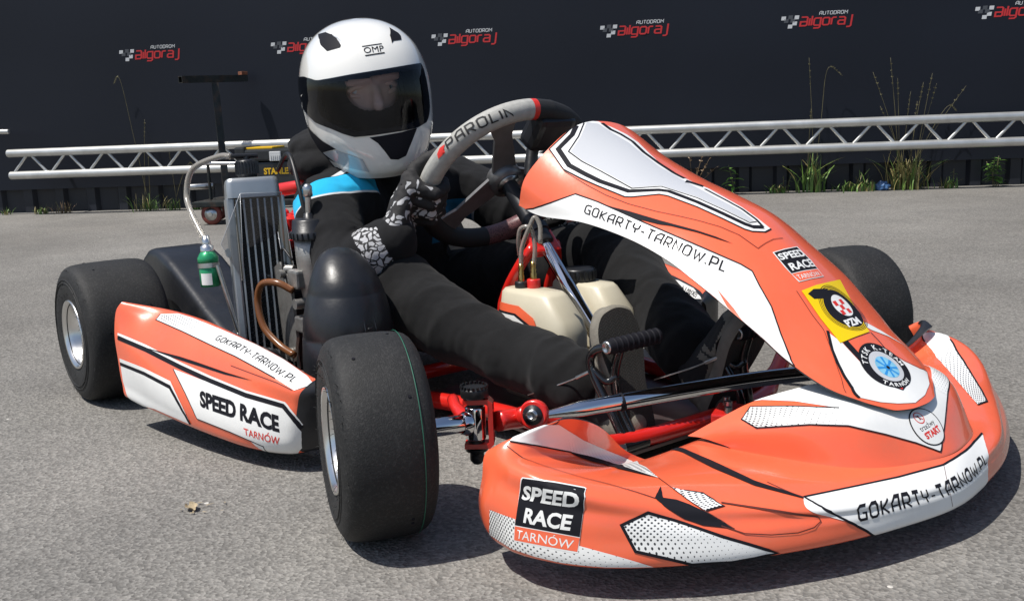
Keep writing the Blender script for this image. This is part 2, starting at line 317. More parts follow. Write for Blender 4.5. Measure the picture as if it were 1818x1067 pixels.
# ---------------------------------------------------------------- stickers and lettering, laid in each skin's own (u,v)
DEC={
'nassau':[
('p','white',1,[(0.375,0.0),(0.579,0.109),(0.772,0.321),(0.928,0.527),(1.055,0.72),(1.157,0.899),(1.244,1.069),(1.322,1.232),(1.391,1.395),(1.569,1.397),(1.744,1.394),(1.92,1.392),(2.109,1.373),(2.298,1.344),(2.486,1.312),(2.684,1.258),(2.878,1.22),(3.069,1.205),(3.215,1.222),(3.361,1.247),(3.507,1.279),(3.652,1.315),(3.819,1.362),(3.985,1.416),(4.148,1.482),(4.308,1.564),(4.444,1.646),(4.578,1.735),(4.711,1.831),(4.843,1.929),(4.98,2.026),(5.117,2.12),(5.251,2.214),(5.387,2.277),(5.519,2.344),(5.698,2.257),(5.876,2.172),(6.047,2.111),(6.211,2.063),(6.371,2.024),(6.527,1.921),(6.684,1.803),(6.847,1.654),(7.025,1.452),(7.239,1.216),(7.497,0.952),(7.834,0.568),(8.208,0.0),(8.083,0.0),(7.958,0.0),(7.792,0.0),(7.583,0.0),(7.333,0.0),(7.125,0.0),(6.917,0.0),(6.75,0.0),(6.583,0.0),(6.412,0.015),(6.228,0.14),(6.048,0.25),(5.883,0.312),(5.713,0.382),(5.539,0.463),(5.364,0.554),(5.557,0.366),(5.747,0.196),(5.936,0.037),(6.125,0.0),(5.917,0.0),(5.715,0.0),(5.507,0.024),(5.301,0.016),(5.095,0.012),(4.89,0.01),(4.714,0.0),(4.536,0.0),(4.357,0.0),(4.181,0.0),(4.009,0.0),(3.817,0.0),(3.626,0.0),(3.439,0.0),(3.256,0.0),(3.083,0.0),(2.915,0.0),(2.75,0.0),(2.597,0.0),(2.447,0.0),(2.292,0.0),(2.125,0.0),(1.958,0.0),(1.792,0.0),(1.625,0.0),(1.458,0.0),(1.303,0.0),(1.116,0.0),(0.905,0.0),(0.652,0.0)]),
('l','black',2,[(0.375,0.0),(0.648,0.18),(0.88,0.459),(1.055,0.72),(1.188,0.957),(1.297,1.178),(1.391,1.395),(1.657,1.396),(1.92,1.392),(2.153,1.353),(2.387,1.3),(2.619,1.247),(2.846,1.211),(3.069,1.205),(3.322,1.237),(3.573,1.29),(3.823,1.359),(4.069,1.446),(4.308,1.564),(4.549,1.711),(4.787,1.876),(5.021,2.047),(5.251,2.214),(5.387,2.277),(5.519,2.344)],0.0025,False),
('l','black',2,[(5.519,2.344),(5.698,2.257),(5.876,2.172),(6.13,2.086),(6.371,2.024),(6.579,1.884),(6.792,1.708),(7.025,1.452),(7.319,1.131),(7.709,0.724),(8.208,0.0)],0.002,False),
('t','black',3,'GOKARTY-TARNOW.PL','t',[(1.877,0.631),(2.393,0.491),(2.907,0.466),(3.458,0.55),(4.017,0.776),(4.548,1.084),(5.15,1.519)],[(1.79,1.083),(2.325,1.006),(2.87,0.967),(3.422,1.07),(3.955,1.235),(4.476,1.483),(5.04,1.899)],0),
('p','white',1,[(0.0,3.125),(0.0,2.958),(0.044,2.786),(0.059,2.541),(0.06,2.311),(0.053,2.086),(0.269,2.03),(0.485,1.975),(0.699,1.914),(0.86,1.946),(1.016,1.969),(1.166,1.984),(1.303,2.005),(1.436,2.022),(1.568,2.036),(1.716,2.057),(1.865,2.075),(2.017,2.09),(2.172,2.097),(2.267,2.198),(2.344,2.333),(2.42,2.467),(2.493,2.604),(2.565,2.745),(2.641,2.786),(2.717,2.828),(2.888,2.844),(3.055,2.87),(3.223,2.896),(3.392,2.92),(3.586,2.921),(3.776,2.937),(3.959,2.978),(4.105,3.029),(4.249,3.096),(4.39,3.176),(4.528,3.264),(4.653,3.421),(4.708,3.614),(4.756,3.82),(4.71,4.135),(4.524,4.117),(4.329,4.117),(4.175,4.104),(4.016,4.105),(3.846,4.127),(3.696,4.122),(3.537,4.132),(3.373,4.154),(3.199,4.18),(3.027,4.204),(2.853,4.233),(2.718,4.208),(2.58,4.189),(2.409,4.196),(2.248,4.191),(2.1,4.169),(1.91,4.213),(1.739,4.238),(1.578,4.251),(1.37,4.342),(1.157,4.433),(0.98,4.524),(0.798,4.605),(0.649,4.576),(0.501,4.542),(0.395,4.423),(0.28,4.316),(0.159,4.181),(0.028,4.055),(0.0,3.87),(0.0,3.667),(0.0,3.375)]),
('l','black',2,[(0.0,3.042),(0.028,2.744),(0.044,2.399),(0.038,2.072),(0.37,1.987),(0.7,1.898),(0.945,1.944),(1.177,1.967),(1.381,1.996),(1.58,2.017),(1.778,2.043),(1.979,2.064),(2.186,2.073),(2.282,2.175),(2.383,2.357),(2.481,2.54),(2.576,2.729),(2.728,2.811),(2.957,2.832),(3.181,2.865),(3.409,2.894),(3.603,2.895),(3.793,2.913),(3.974,2.956),(4.168,3.029),(4.359,3.129),(4.543,3.246),(4.669,3.403),(4.724,3.595),(4.772,3.798),(4.711,4.151)],0.0022,False),
('l','black',2,[(0.0,3.208),(0.157,2.842),(0.19,2.531),(0.204,2.242),(0.466,2.172),(0.726,2.094),(0.943,2.133),(1.15,2.155),(1.334,2.179),(1.513,2.196),(1.707,2.252),(1.901,2.305),(2.102,2.35),(2.223,2.532),(2.34,2.717),(2.454,2.914),(2.601,3.044),(2.826,3.06),(3.044,3.092),(3.263,3.125),(3.457,3.124),(3.648,3.134),(3.834,3.164),(4.031,3.221),(4.22,3.309),(4.403,3.419),(4.556,3.581),(4.63,3.912)],0.0085,False),
('l','black',2,[(4.63,3.912),(4.352,3.994),(4.143,3.988),(3.921,4.011),(3.704,3.992),(3.47,4.006),(3.169,4.03),(2.871,4.057)],0.005,False),
('l','black',2,[(2.274,4.166),(2.011,4.157),(1.807,4.181),(1.62,4.186),(1.42,4.212),(1.222,4.229),(1.015,4.313),(0.798,4.389),(0.667,4.342),(0.535,4.293),(0.348,4.132),(0.091,4.122)],0.0085,False),
('p','black',3,[(2.468,3.876),(2.354,4.121),(2.467,4.173),(2.582,4.223),(2.697,4.274),(2.779,4.119),(2.647,4.054),(2.513,3.993)]),
('p','lgrey',2,[(0.007,3.629),(0.181,3.279),(0.319,2.989),(0.381,2.787),(0.432,2.601),(0.477,2.424),(0.671,2.443),(0.86,2.453),(1.019,2.49),(1.171,2.52),(1.317,2.546),(1.462,2.557),(1.606,2.563),(1.752,2.565),(1.901,2.562),(2.056,2.551),(2.131,2.693),(2.203,2.84),(2.271,2.997),(2.336,3.166),(2.488,3.206),(2.643,3.242),(2.799,3.281),(2.952,3.329),(3.101,3.386),(3.258,3.388),(3.416,3.391),(3.574,3.399),(3.727,3.418),(3.895,3.444),(4.055,3.494),(4.209,3.563),(4.358,3.645),(4.384,3.86),(4.188,3.853),(3.983,3.869),(3.808,3.833),(3.62,3.822),(3.424,3.83),(3.239,3.848),(3.055,3.865),(2.873,3.884),(2.681,3.919),(2.485,3.961),(2.265,4.017),(2.064,4.045),(1.887,4.042),(1.726,4.022),(1.578,4.05),(1.434,4.073),(1.29,4.09),(1.154,4.115),(1.012,4.139),(0.865,4.159),(0.748,4.121),(0.629,4.082),(0.51,4.041),(0.379,4.01),(0.247,3.979),(0.114,3.949),(0.066,3.785)],((1.144,2.919),0.0,(2.473,3.608),0.3)),
('l','black',3,[(0.008,3.51),(0.162,3.198),(0.288,2.935),(0.373,2.647),(0.441,2.384),(0.653,2.405),(0.86,2.417),(1.101,2.464),(1.328,2.498),(1.573,2.514),(1.819,2.518),(2.08,2.504),(2.184,2.695),(2.283,2.897),(2.375,3.12),(2.566,3.164),(2.76,3.207),(2.951,3.261),(3.137,3.327),(3.348,3.328),(3.558,3.335),(3.763,3.36),(3.99,3.409),(4.204,3.499),(4.409,3.615),(4.432,3.892)],0.0022,False),
('p','black',2,[(1.928,1.375),(2.101,1.388),(2.275,1.396),(2.434,1.429),(2.592,1.464),(2.757,1.486),(2.921,1.52),(3.083,1.568),(3.246,1.62),(3.406,1.684),(3.567,1.751),(3.727,1.825),(3.884,1.909),(4.034,2.008),(4.161,2.092),(4.284,2.185),(4.406,2.283),(4.524,2.364),(4.643,2.449),(4.761,2.536),(4.625,2.409),(4.49,2.285),(4.354,2.166),(4.216,2.052),(4.073,1.947),(3.946,1.851),(3.814,1.766),(3.68,1.688),(3.544,1.616),(3.441,1.531),(3.339,1.445),(3.184,1.367),(3.03,1.292),(2.876,1.226),(2.745,1.254),(2.612,1.29),(2.478,1.331),(2.295,1.351),(2.111,1.367)]),
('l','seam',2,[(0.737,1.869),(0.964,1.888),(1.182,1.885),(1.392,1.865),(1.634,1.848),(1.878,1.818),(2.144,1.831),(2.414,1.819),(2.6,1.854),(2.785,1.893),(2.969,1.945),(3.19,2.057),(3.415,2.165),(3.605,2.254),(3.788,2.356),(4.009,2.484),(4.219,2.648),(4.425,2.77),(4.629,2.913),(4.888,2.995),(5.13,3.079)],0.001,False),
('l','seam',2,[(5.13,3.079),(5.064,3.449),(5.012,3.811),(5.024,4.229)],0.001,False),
('p','white',1,[(5.329,3.391),(5.324,3.627),(5.311,3.887),(5.31,4.176),(5.297,4.529),(5.435,4.552),(5.569,4.582),(5.701,4.616),(5.847,4.59),(5.991,4.568),(6.131,4.554),(6.137,4.213),(6.134,3.925),(6.137,3.665),(6.136,3.428),(6.004,3.404),(5.869,3.384),(5.734,3.366),(5.601,3.372),(5.467,3.38)]),
('p','black',2,[(5.348,3.426),(5.342,3.641),(5.332,3.876),(5.329,4.145),(5.318,4.471),(5.47,4.504),(5.619,4.545),(5.769,4.547),(5.918,4.553),(5.918,4.194),(5.91,3.895),(5.912,3.641),(5.909,3.408),(5.775,3.406),(5.64,3.407),(5.495,3.415)]),
('p','orange',2,[(5.924,3.405),(5.928,3.629),(5.927,3.872),(5.935,4.178),(5.933,4.548),(6.025,4.536),(6.115,4.529),(6.12,4.216),(6.118,3.947),(6.121,3.697),(6.12,3.469),(6.023,3.436)]),
('t','white',3,'SPEED','b',[(5.557,3.434),(5.562,3.873),(5.577,4.535)],[(5.403,3.46),(5.394,3.896),(5.386,4.51)],0.03),
('t','white',3,'RACE','b',[(5.853,3.511),(5.849,3.978),(5.855,4.535)],[(5.675,3.536),(5.659,4.032),(5.656,4.533)],0.03),
('t','white',3,'TARNÓW','b',[(6.085,3.489),(6.092,3.899),(6.096,4.455)],[(5.971,3.493),(5.979,3.884),(5.993,4.422)],0.0),
('p','white',1,[(7.368,3.118),(7.485,3.167),(7.604,3.216),(7.724,3.263),(7.924,3.267),(8.124,3.268),(8.271,3.271),(8.419,3.271),(8.571,3.269),(8.457,3.544),(8.342,3.823),(8.22,4.127),(8.087,4.454),(8.18,4.526),(8.274,4.599),(8.41,4.719),(8.551,4.849),(8.701,4.998),(8.878,5.296),(9.092,5.721),(9.442,6.811),(9.643,6.263),(9.916,6.029),(10.109,5.455),(10.369,4.981),(10.519,4.347),(10.674,3.698),(10.541,3.298),(10.426,2.93),(10.335,2.58),(10.203,2.326),(10.09,2.068),(9.995,1.777),(9.828,1.561),(9.678,1.339),(9.545,1.098),(9.206,1.706),(8.953,1.988),(8.737,2.152),(8.544,2.266),(8.348,2.414),(8.163,2.536),(7.985,2.643),(7.808,2.741),(7.66,2.87),(7.513,2.996)]),
('l','black',2,[(7.317,3.139),(7.557,2.949),(7.801,2.75),(7.979,2.642),(8.159,2.523),(8.346,2.407),(8.544,2.266),(8.757,2.13),(8.998,1.926),(9.571,1.036)],0.0045,False),
('p','black',2,[(7.746,3.284),(7.709,3.49),(7.877,3.493),(8.046,3.494),(8.18,3.487),(8.313,3.478),(8.469,3.29),(8.285,3.292),(8.105,3.291),(7.925,3.288)]),
('p','white',1,[(7.365,4.508),(7.375,4.83),(7.477,4.966),(7.58,5.11),(7.682,5.263),(7.804,5.412),(7.928,5.584),(8.058,5.803),(8.213,6.138),(8.076,5.784),(7.964,5.551),(7.858,5.365),(7.775,5.131),(7.687,4.924),(7.598,4.737),(7.48,4.622)]),
('l','black',3,[(7.662,4.6),(7.812,4.609),(7.963,4.621),(8.274,4.599),(8.475,4.789),(8.691,5.013),(8.872,5.315),(9.092,5.75),(9.47,6.953)],0.0014,False),
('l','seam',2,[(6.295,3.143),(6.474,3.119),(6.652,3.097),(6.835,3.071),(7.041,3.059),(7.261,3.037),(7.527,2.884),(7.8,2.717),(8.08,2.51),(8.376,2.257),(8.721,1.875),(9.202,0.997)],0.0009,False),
('p','yellow',4,[(6.326,3.29),(6.314,3.581),(6.294,3.897),(6.291,4.179),(6.28,4.508),(6.261,4.895),(6.215,5.342),(6.388,5.23),(6.554,5.13),(6.72,5.033),(6.889,4.934),(7.068,4.846),(7.257,4.75),(7.453,4.652),(7.653,4.557),(7.686,4.137),(7.701,3.767),(7.711,3.471),(7.717,3.186),(7.528,3.202),(7.345,3.213),(7.168,3.22),(6.997,3.224),(6.821,3.246),(6.654,3.262),(6.49,3.276)]),
('f',(6.957,4.272),(6.627,4.247),[('disc','black',5,0,0,0.0335),('ring','black',5,0,0,0.035,0.036),('ring','black',5,0,0,0.0375,0.0385),('ring','black',5,0,0,0.04,0.0408),('disc','white',6,0.003,0.006,0.0185),('poly','redv',7,[(-0.011,0.008),(-0.003,0.008),(-0.003,0.016),(-0.011,0.016)]),('poly','redv',7,[(-0.003,0),(0.005,0),(0.005,0.008),(-0.003,0.008)]),('poly','redv',7,[(0.005,0.008),(0.013,0.008),(0.013,0.016),(0.005,0.016)]),('poly','redv',7,[(0.005,-0.008),(0.013,-0.008),(0.013,0),(0.005,0)]),('poly','redv',7,[(-0.011,-0.008),(-0.003,-0.008),(-0.003,0),(-0.011,0)]),('text','white',7,'PZM',-0.021,-0.029,0.013,0.04)]),
('p','black',5,[(6.427,3.413),(6.364,3.708),(6.395,3.954),(6.422,4.237),(6.533,4.229),(6.644,4.221),(6.631,4.012),(6.614,3.823),(6.592,3.652),(6.568,3.491)]),
('f',(8.781,3.999),(8.047,4.201),[('emblem',)])],
'hood':[
('p','white',1,[(1.958,0.0),(2.167,0.0),(2.333,0.0),(2.458,0.0),(2.625,0.0),(2.75,0.0),(2.917,0.0),(3.042,0.0),(3.167,0.0),(3.292,0.0),(3.286,0.238),(3.301,0.472),(3.326,0.69),(3.369,0.878),(3.433,1.036),(3.508,1.179),(3.633,1.261),(3.768,1.338),(3.911,1.414),(4.063,1.493),(4.281,1.536),(4.517,1.589),(4.767,1.653),(5.017,1.619),(5.273,1.593),(5.538,1.578),(5.827,1.469),(6.134,1.379),(6.434,1.308),(6.831,1.143),(7.208,1.042),(7.208,0.917),(7.25,1.083),(7.25,1.292),(7.292,1.458),(7.292,1.583),(7.25,1.708),(6.978,1.807),(6.588,1.867),(6.329,1.961),(6.09,2.069),(5.845,2.185),(5.612,2.308),(5.391,2.436),(5.19,2.554),(5.002,2.683),(4.829,2.833),(4.671,3.036),(4.526,2.895),(4.384,2.787),(4.244,2.695),(4.107,2.612),(3.935,2.536),(3.77,2.47),(3.611,2.411),(3.46,2.358),(3.303,2.313),(3.154,2.267),(3.013,2.219),(2.88,2.165),(2.757,2.104),(2.747,1.961),(2.749,1.792),(2.807,1.63),(2.876,1.45),(2.768,1.338),(2.669,1.213),(2.578,1.075),(2.492,0.928),(2.419,0.757),(2.332,0.615),(2.252,0.456),(2.175,0.283),(2.097,0.103)]),
('p','dots',2,[(7.25,1.083),(7.25,1.292),(7.292,1.458),(7.292,1.583),(7.25,1.708),(6.894,1.765),(6.548,1.841),(6.297,1.942),(6.196,1.718),(6.121,1.497),(6.394,1.358),(6.737,1.23),(7.25,1.167)],((7.292,1.417),0.2,(6.014,1.781),0.03)),
('l','black',2,[(7.208,0.917),(7.25,1.292),(7.292,1.583),(7.25,1.708),(6.978,1.807),(6.453,1.912),(6.09,2.069),(5.727,2.246),(5.391,2.436),(5.126,2.596),(4.885,2.78),(4.671,3.036),(4.479,2.856),(4.291,2.724),(4.107,2.612),(3.879,2.513),(3.664,2.43),(3.46,2.358),(3.265,2.301),(3.083,2.244),(2.912,2.179),(2.757,2.104),(2.585,2.067),(2.421,2.024),(2.259,1.974),(2.097,1.917),(1.892,1.883),(1.675,1.842),(1.455,1.79),(1.238,1.721),(1.035,1.629),(1.037,1.247),(1.06,0.812),(1.352,0.518),(1.682,0.248),(1.819,0.48),(1.958,0.676),(2.099,0.837),(2.245,0.968),(2.4,1.123),(2.561,1.262),(2.732,1.382),(2.92,1.481)],0.0018,False),
('p','dots',1,[(1.06,0.812),(1.352,0.518),(1.682,0.248),(1.792,0.436),(1.902,0.602),(2.014,0.745),(2.128,0.865),(2.245,0.968),(2.348,1.073),(2.453,1.171),(2.561,1.262),(2.674,1.344),(2.793,1.417),(2.92,1.481),(2.895,1.663),(2.882,1.824),(2.82,1.976),(2.768,2.106),(2.627,2.076),(2.492,2.043),(2.36,2.006),(2.229,1.963),(2.097,1.917),(1.952,1.893),(1.8,1.867),(1.644,1.836),(1.486,1.798),(1.33,1.753),(1.179,1.698),(1.035,1.629),(1.033,1.382),(1.042,1.107)],((1.245,0.766),0.24,(2.855,1.818),0.05)),
('f',(4.747,2.307),(4.694,1.795),[('disc','black',3,0,0,0.0292),('disc','white',4,0,0,0.0272),('ring','redv',5,-0.004,0.0145,0.0078,0.0093),('poly','redv',5,[(-0.0095,0.019),(-0.0085,0.02),(0.0015,0.01),(0.0005,0.009)]),('poly','black',5,[(-0.0065,0.018),(-0.002,0.018),(-0.0035,0.0145),(-0.0035,0.0118),(-0.002,0.011),(-0.0065,0.011),(-0.005,0.0118),(-0.005,0.0145)]),('text','black',5,'trzeźwy',-0.0175,-0.003,0.0075,0),('text','redv',5,'START',-0.0165,-0.0145,0.0085,0.05)])],
'nose':[
('p','white',1,[(9.519,1.631),(9.583,1.573),(9.65,1.515),(9.721,1.46),(9.796,1.405),(9.877,1.353),(9.965,1.303),(10.06,1.258),(10.162,1.212),(10.269,1.171),(10.381,1.132),(10.499,1.097),(10.622,1.065),(10.752,1.036),(10.893,0.984),(11.043,0.935),(11.199,0.889),(11.362,0.853),(11.531,0.831),(11.712,0.832),(11.882,0.748),(12.076,0.704),(12.306,0.686),(12.569,0.741),(12.909,0.786),(13.295,0.932),(13.668,1.139),(13.488,1.351),(13.375,1.619),(13.306,1.983),(13.239,2.69),(13.174,3.558),(13.153,4.218),(13.164,4.655),(13.042,4.875),(12.833,4.875),(12.583,4.875),(12.375,4.917),(12.167,4.917),(11.958,4.917),(11.75,4.958),(11.542,4.958),(11.333,4.958),(11.167,4.958),(11.042,5.0),(10.875,4.958),(10.792,5.0),(10.667,4.958),(10.583,5.0),(10.5,5.0),(10.409,5.116),(10.273,4.587),(10.182,4.324),(10.097,4.046),(10.016,3.609),(9.945,3.09),(9.889,2.545),(9.82,2.138),(9.729,1.915),(9.629,1.76)]),
('l','black',2,[(9.519,1.631),(9.61,1.55),(9.707,1.471),(9.812,1.395),(9.929,1.323),(10.06,1.258),(10.215,1.191),(10.381,1.132),(10.56,1.08),(10.752,1.036),(10.966,0.959),(11.199,0.889),(11.445,0.84),(11.712,0.832),(11.882,0.748),(12.076,0.704),(12.306,0.686),(12.569,0.741),(13.099,0.846),(13.668,1.139)],0.003,False),
('l','black',2,[(9.519,1.631),(9.654,1.796),(9.776,2.013),(9.875,2.415),(9.945,3.09),(10.034,3.733),(10.139,4.195),(10.249,4.517),(10.409,5.116)],0.003,False),
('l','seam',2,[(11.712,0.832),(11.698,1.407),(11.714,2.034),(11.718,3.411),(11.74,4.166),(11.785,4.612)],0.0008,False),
('t','black',3,'GOKARTY-TARNOW.PL','t',[(10.146,3.795),(10.646,3.664),(11.304,3.635),(11.71,3.554),(12.234,3.177),(12.762,3.135),(13.186,2.819)],[(10.178,2.194),(10.664,1.961),(11.255,1.991),(11.634,1.918),(12.125,1.698),(12.668,1.734),(13.174,1.772)],0),
('p','black',1,[(5.833,0.458),(5.875,0.375),(6.115,0.438),(6.403,0.525),(6.653,0.593),(6.916,0.672),(7.206,0.769),(7.481,0.868),(7.729,0.958),(7.959,1.041),(8.179,1.115),(8.393,1.181),(8.6,1.248),(8.728,1.28),(8.851,1.316),(9.014,1.372),(9.159,1.431),(9.288,1.491),(9.406,1.554),(9.516,1.622),(9.527,1.682),(9.418,1.624),(9.304,1.571),(9.181,1.521),(9.045,1.473),(8.892,1.426),(8.736,1.39),(8.551,1.33),(8.357,1.275),(8.159,1.22),(7.958,1.162),(7.753,1.101),(7.539,1.034),(7.266,0.931),(6.952,0.811),(6.642,0.696),(6.344,0.595),(5.959,0.447)]),
('p','white',2,[(4.585,2.374),(4.921,2.313),(5.212,2.255),(5.471,2.196),(5.697,2.145),(5.89,2.115),(6.064,2.093),(6.225,2.073),(6.376,2.055),(6.43,2.079),(6.478,2.351),(6.395,2.68),(6.314,3.008),(6.294,3.336),(6.274,3.673),(6.241,3.988),(6.196,4.238),(6.145,4.457),(6.08,4.474),(5.899,4.456),(5.709,4.446),(5.508,4.441),(5.29,4.442),(5.048,4.446),(4.773,4.457),(4.452,4.479),(4.07,4.514),(4.006,4.475),(4.056,4.266),(4.107,4.04),(4.164,3.765),(4.205,3.479),(4.226,3.202),(4.254,2.937),(4.385,2.682),(4.517,2.433)]),
('p','black',3,[(4.618,2.4),(4.947,2.344),(5.235,2.289),(5.493,2.233),(5.718,2.185),(5.908,2.155),(6.08,2.132),(6.238,2.112),(6.387,2.093),(6.421,2.105),(6.457,2.39),(6.366,2.73),(6.303,3.062),(6.286,3.373),(6.266,3.689),(6.234,3.985),(6.039,3.961),(5.836,3.945),(5.618,3.94),(5.382,3.946),(5.132,3.96),(4.849,3.982),(4.512,4.023),(4.108,4.075),(4.165,3.792),(4.206,3.492),(4.238,3.195),(4.278,2.939),(4.416,2.692),(4.559,2.45)]),
('p','orange',3,[(4.099,4.106),(4.505,4.055),(4.844,4.016),(5.129,3.994),(5.381,3.979),(5.616,3.975),(5.834,3.98),(6.037,3.995),(6.232,4.02),(6.183,4.235),(6.131,4.427),(5.939,4.411),(5.739,4.403),(5.525,4.401),(5.294,4.406),(5.054,4.411),(4.782,4.422),(4.465,4.445),(4.09,4.479),(4.096,4.296)]),
('t','white',4,'SPEED','b',[(4.372,3.071),(5.42,2.937),(6.252,2.807)],[(4.598,2.6),(5.66,2.421),(6.397,2.269)],0.035),
('t','white',4,'RACE','b',[(4.534,3.85),(5.385,3.78),(6.011,3.759)],[(4.619,3.316),(5.455,3.211),(6.093,3.155)],0.035),
('t','white',4,'TARNÓW','b',[(4.208,4.401),(5.3,4.34),(6.012,4.364)],[(4.255,4.154),(5.347,4.076),(6.099,4.105)],0.0),
('p','dots',1,[(1.903,4.014),(2.601,3.974),(3.222,3.933),(3.73,3.896),(4.115,3.878),(4.085,4.112),(4.063,4.306),(4.038,4.494),(4.433,4.46),(4.763,4.439),(5.045,4.429),(5.292,4.427),(5.525,4.424),(5.741,4.428),(5.943,4.439),(6.136,4.458),(6.196,4.263),(6.368,4.304),(6.53,4.349),(6.683,4.397),(6.827,4.447),(6.961,4.502),(7.079,4.56),(7.19,4.624),(7.295,4.697),(7.396,4.786),(7.495,4.913),(7.374,4.904),(7.249,4.9),(7.118,4.901),(6.989,4.893),(6.851,4.891),(6.702,4.896),(6.545,4.875),(6.379,4.864),(6.204,4.861),(6.026,4.848),(5.843,4.845),(5.65,4.855),(5.434,4.832),(5.198,4.821),(4.934,4.817),(4.664,4.79),(4.348,4.781),(3.959,4.791),(3.475,4.77),(2.828,4.781),(2.299,4.769),(1.646,4.812),(1.852,4.494),(1.897,4.26)],((2.521,4.43),0.26,(7.25,4.745),0.04)),
('p','dots',1,[(7.069,3.342),(7.171,3.161),(7.27,2.987),(7.382,2.809),(7.506,2.622),(7.593,2.69),(7.679,2.764),(7.767,2.843),(7.858,2.925),(7.972,3.048),(8.091,3.189),(8.215,3.35),(8.338,3.524),(8.458,3.697),(8.572,3.864),(8.677,3.997),(8.776,4.115),(8.871,4.222),(8.962,4.326),(9.04,4.424),(9.115,4.529),(9.188,4.646),(9.262,4.797),(9.179,4.828),(9.092,4.865),(9.0,4.909),(8.917,5.042),(8.796,4.942),(8.685,4.976),(8.561,4.936),(8.433,4.915),(8.304,4.903),(8.175,4.897),(8.05,4.895),(7.948,4.777),(7.85,4.692),(7.754,4.622),(7.657,4.561),(7.564,4.507),(7.469,4.457),(7.372,4.41),(7.272,4.366),(7.235,4.178),(7.191,3.948),(7.135,3.657)],((7.255,3.616),0.2,(8.954,4.53),0.03)),
('l','black',2,[(7.069,3.342),(7.204,3.102),(7.343,2.87),(7.506,2.622),(7.622,2.715),(7.738,2.816),(7.858,2.925),(8.031,3.116),(8.215,3.35),(8.399,3.611),(8.572,3.864),(8.71,4.039),(8.84,4.187),(8.962,4.326),(9.065,4.458),(9.164,4.605),(9.262,4.797),(9.136,4.846),(9.0,4.909),(8.849,4.93),(8.685,4.976),(8.529,4.93),(8.368,4.908),(8.207,4.898),(8.05,4.895),(7.915,4.746),(7.786,4.644),(7.657,4.561),(7.532,4.49),(7.405,4.426),(7.272,4.366),(7.221,4.11),(7.155,3.758)],0.0035,True),
('p','white',1,[(1.42,1.576),(1.047,1.398),(0.917,1.25),(0.958,1.083),(0.958,0.875),(1.0,0.667),(1.042,0.458),(1.281,0.429),(1.621,0.448),(1.838,0.407),(2.275,0.513),(2.621,0.57),(2.9,0.59),(3.114,0.584),(3.282,0.558),(3.453,0.482),(3.613,0.406),(3.747,0.347),(3.893,0.298),(4.072,0.275),(4.301,0.275),(4.585,0.321),(6.085,1.094),(6.444,1.208),(6.809,1.354),(7.104,1.471),(6.917,1.438),(6.718,1.402),(6.501,1.361),(6.308,1.33),(6.084,1.289),(5.761,1.214),(4.772,0.837),(4.485,0.808),(4.269,0.825),(4.076,0.864),(3.9,0.884),(3.751,0.923),(3.612,0.972),(3.508,1.064),(3.399,1.153),(3.273,1.236),(3.114,1.314),(2.874,1.388),(2.526,1.453),(2.043,1.51)]),
('p','dots',2,[(3.144,0.812),(3.227,0.73),(3.3,0.645),(3.365,0.558),(3.509,0.49),(3.647,0.424),(3.787,0.368),(3.944,0.327),(4.136,0.314),(4.373,0.321),(4.698,0.395),(6.163,1.138),(6.499,1.241),(6.782,1.349),(7.023,1.439),(6.84,1.404),(6.645,1.365),(6.428,1.319),(6.163,1.267),(5.774,1.17),(4.734,0.748),(4.468,0.73),(4.252,0.747),(4.059,0.785),(3.884,0.841),(3.706,0.903),(3.534,0.976),(3.341,0.896)],((3.351,0.785),0.05,(6.601,1.303),0.22)),
('l','black',2,[(1.475,1.588),(2.262,1.501),(2.804,1.419),(3.138,1.32),(3.343,1.217),(3.502,1.105),(3.645,0.986)],0.0018,False),
('p','black',3,[(3.599,1.003),(3.707,0.928),(3.814,0.856),(3.927,0.79),(4.117,0.744),(4.325,0.718),(4.571,0.721),(4.991,0.83),(6.017,1.249),(6.308,1.318),(6.543,1.368),(6.749,1.41),(6.939,1.446),(7.117,1.48),(6.957,1.462),(6.791,1.444),(6.625,1.424),(6.448,1.401),(6.252,1.373),(6.024,1.338),(5.465,1.169),(4.714,0.902),(4.443,0.869),(4.229,0.873),(3.983,0.888),(3.781,0.936)]),
('p','dots',1,[(7.555,1.658),(7.67,1.675),(7.785,1.693),(7.893,1.7),(8.002,1.707),(8.116,1.715),(8.251,1.78),(8.386,1.852),(8.542,1.957),(8.679,2.089),(8.6,2.171),(8.512,2.258),(8.415,2.348),(8.319,2.196),(8.201,2.071),(8.07,1.968),(7.906,1.851),(7.735,1.75)],((7.637,1.696),0.2,(8.486,2.052),0.2)),
('l','black',2,[(7.785,1.693),(7.947,1.703),(8.116,1.715),(8.414,1.871),(8.679,2.089),(8.558,2.214),(8.415,2.348)],0.002,False),
('p','vent',2,[(7.389,1.668),(7.536,1.805),(7.659,1.959),(7.763,1.967),(7.868,1.976),(7.995,2.036),(8.123,2.105),(8.271,2.235),(8.398,2.397),(8.498,2.596),(8.556,2.815),(8.629,3.032),(8.709,3.259),(8.785,3.499),(8.672,3.417),(8.551,3.338),(8.426,3.266),(8.297,3.201),(8.195,3.068),(8.096,2.949),(8.007,2.836),(7.945,2.657),(7.881,2.489),(7.806,2.34),(7.698,2.145),(7.552,1.988),(7.483,1.818)]),
('l','seam',2,[(1.509,1.735),(2.312,1.757),(2.965,1.78),(3.729,1.795),(4.203,1.767),(4.62,1.765),(4.989,1.766),(5.363,1.781),(5.749,1.794),(6.077,1.81),(6.268,1.811),(6.448,1.813),(6.62,1.817),(6.822,1.835),(7.02,1.86),(7.207,1.893),(7.393,1.943),(7.569,2.003)],0.0012,False),
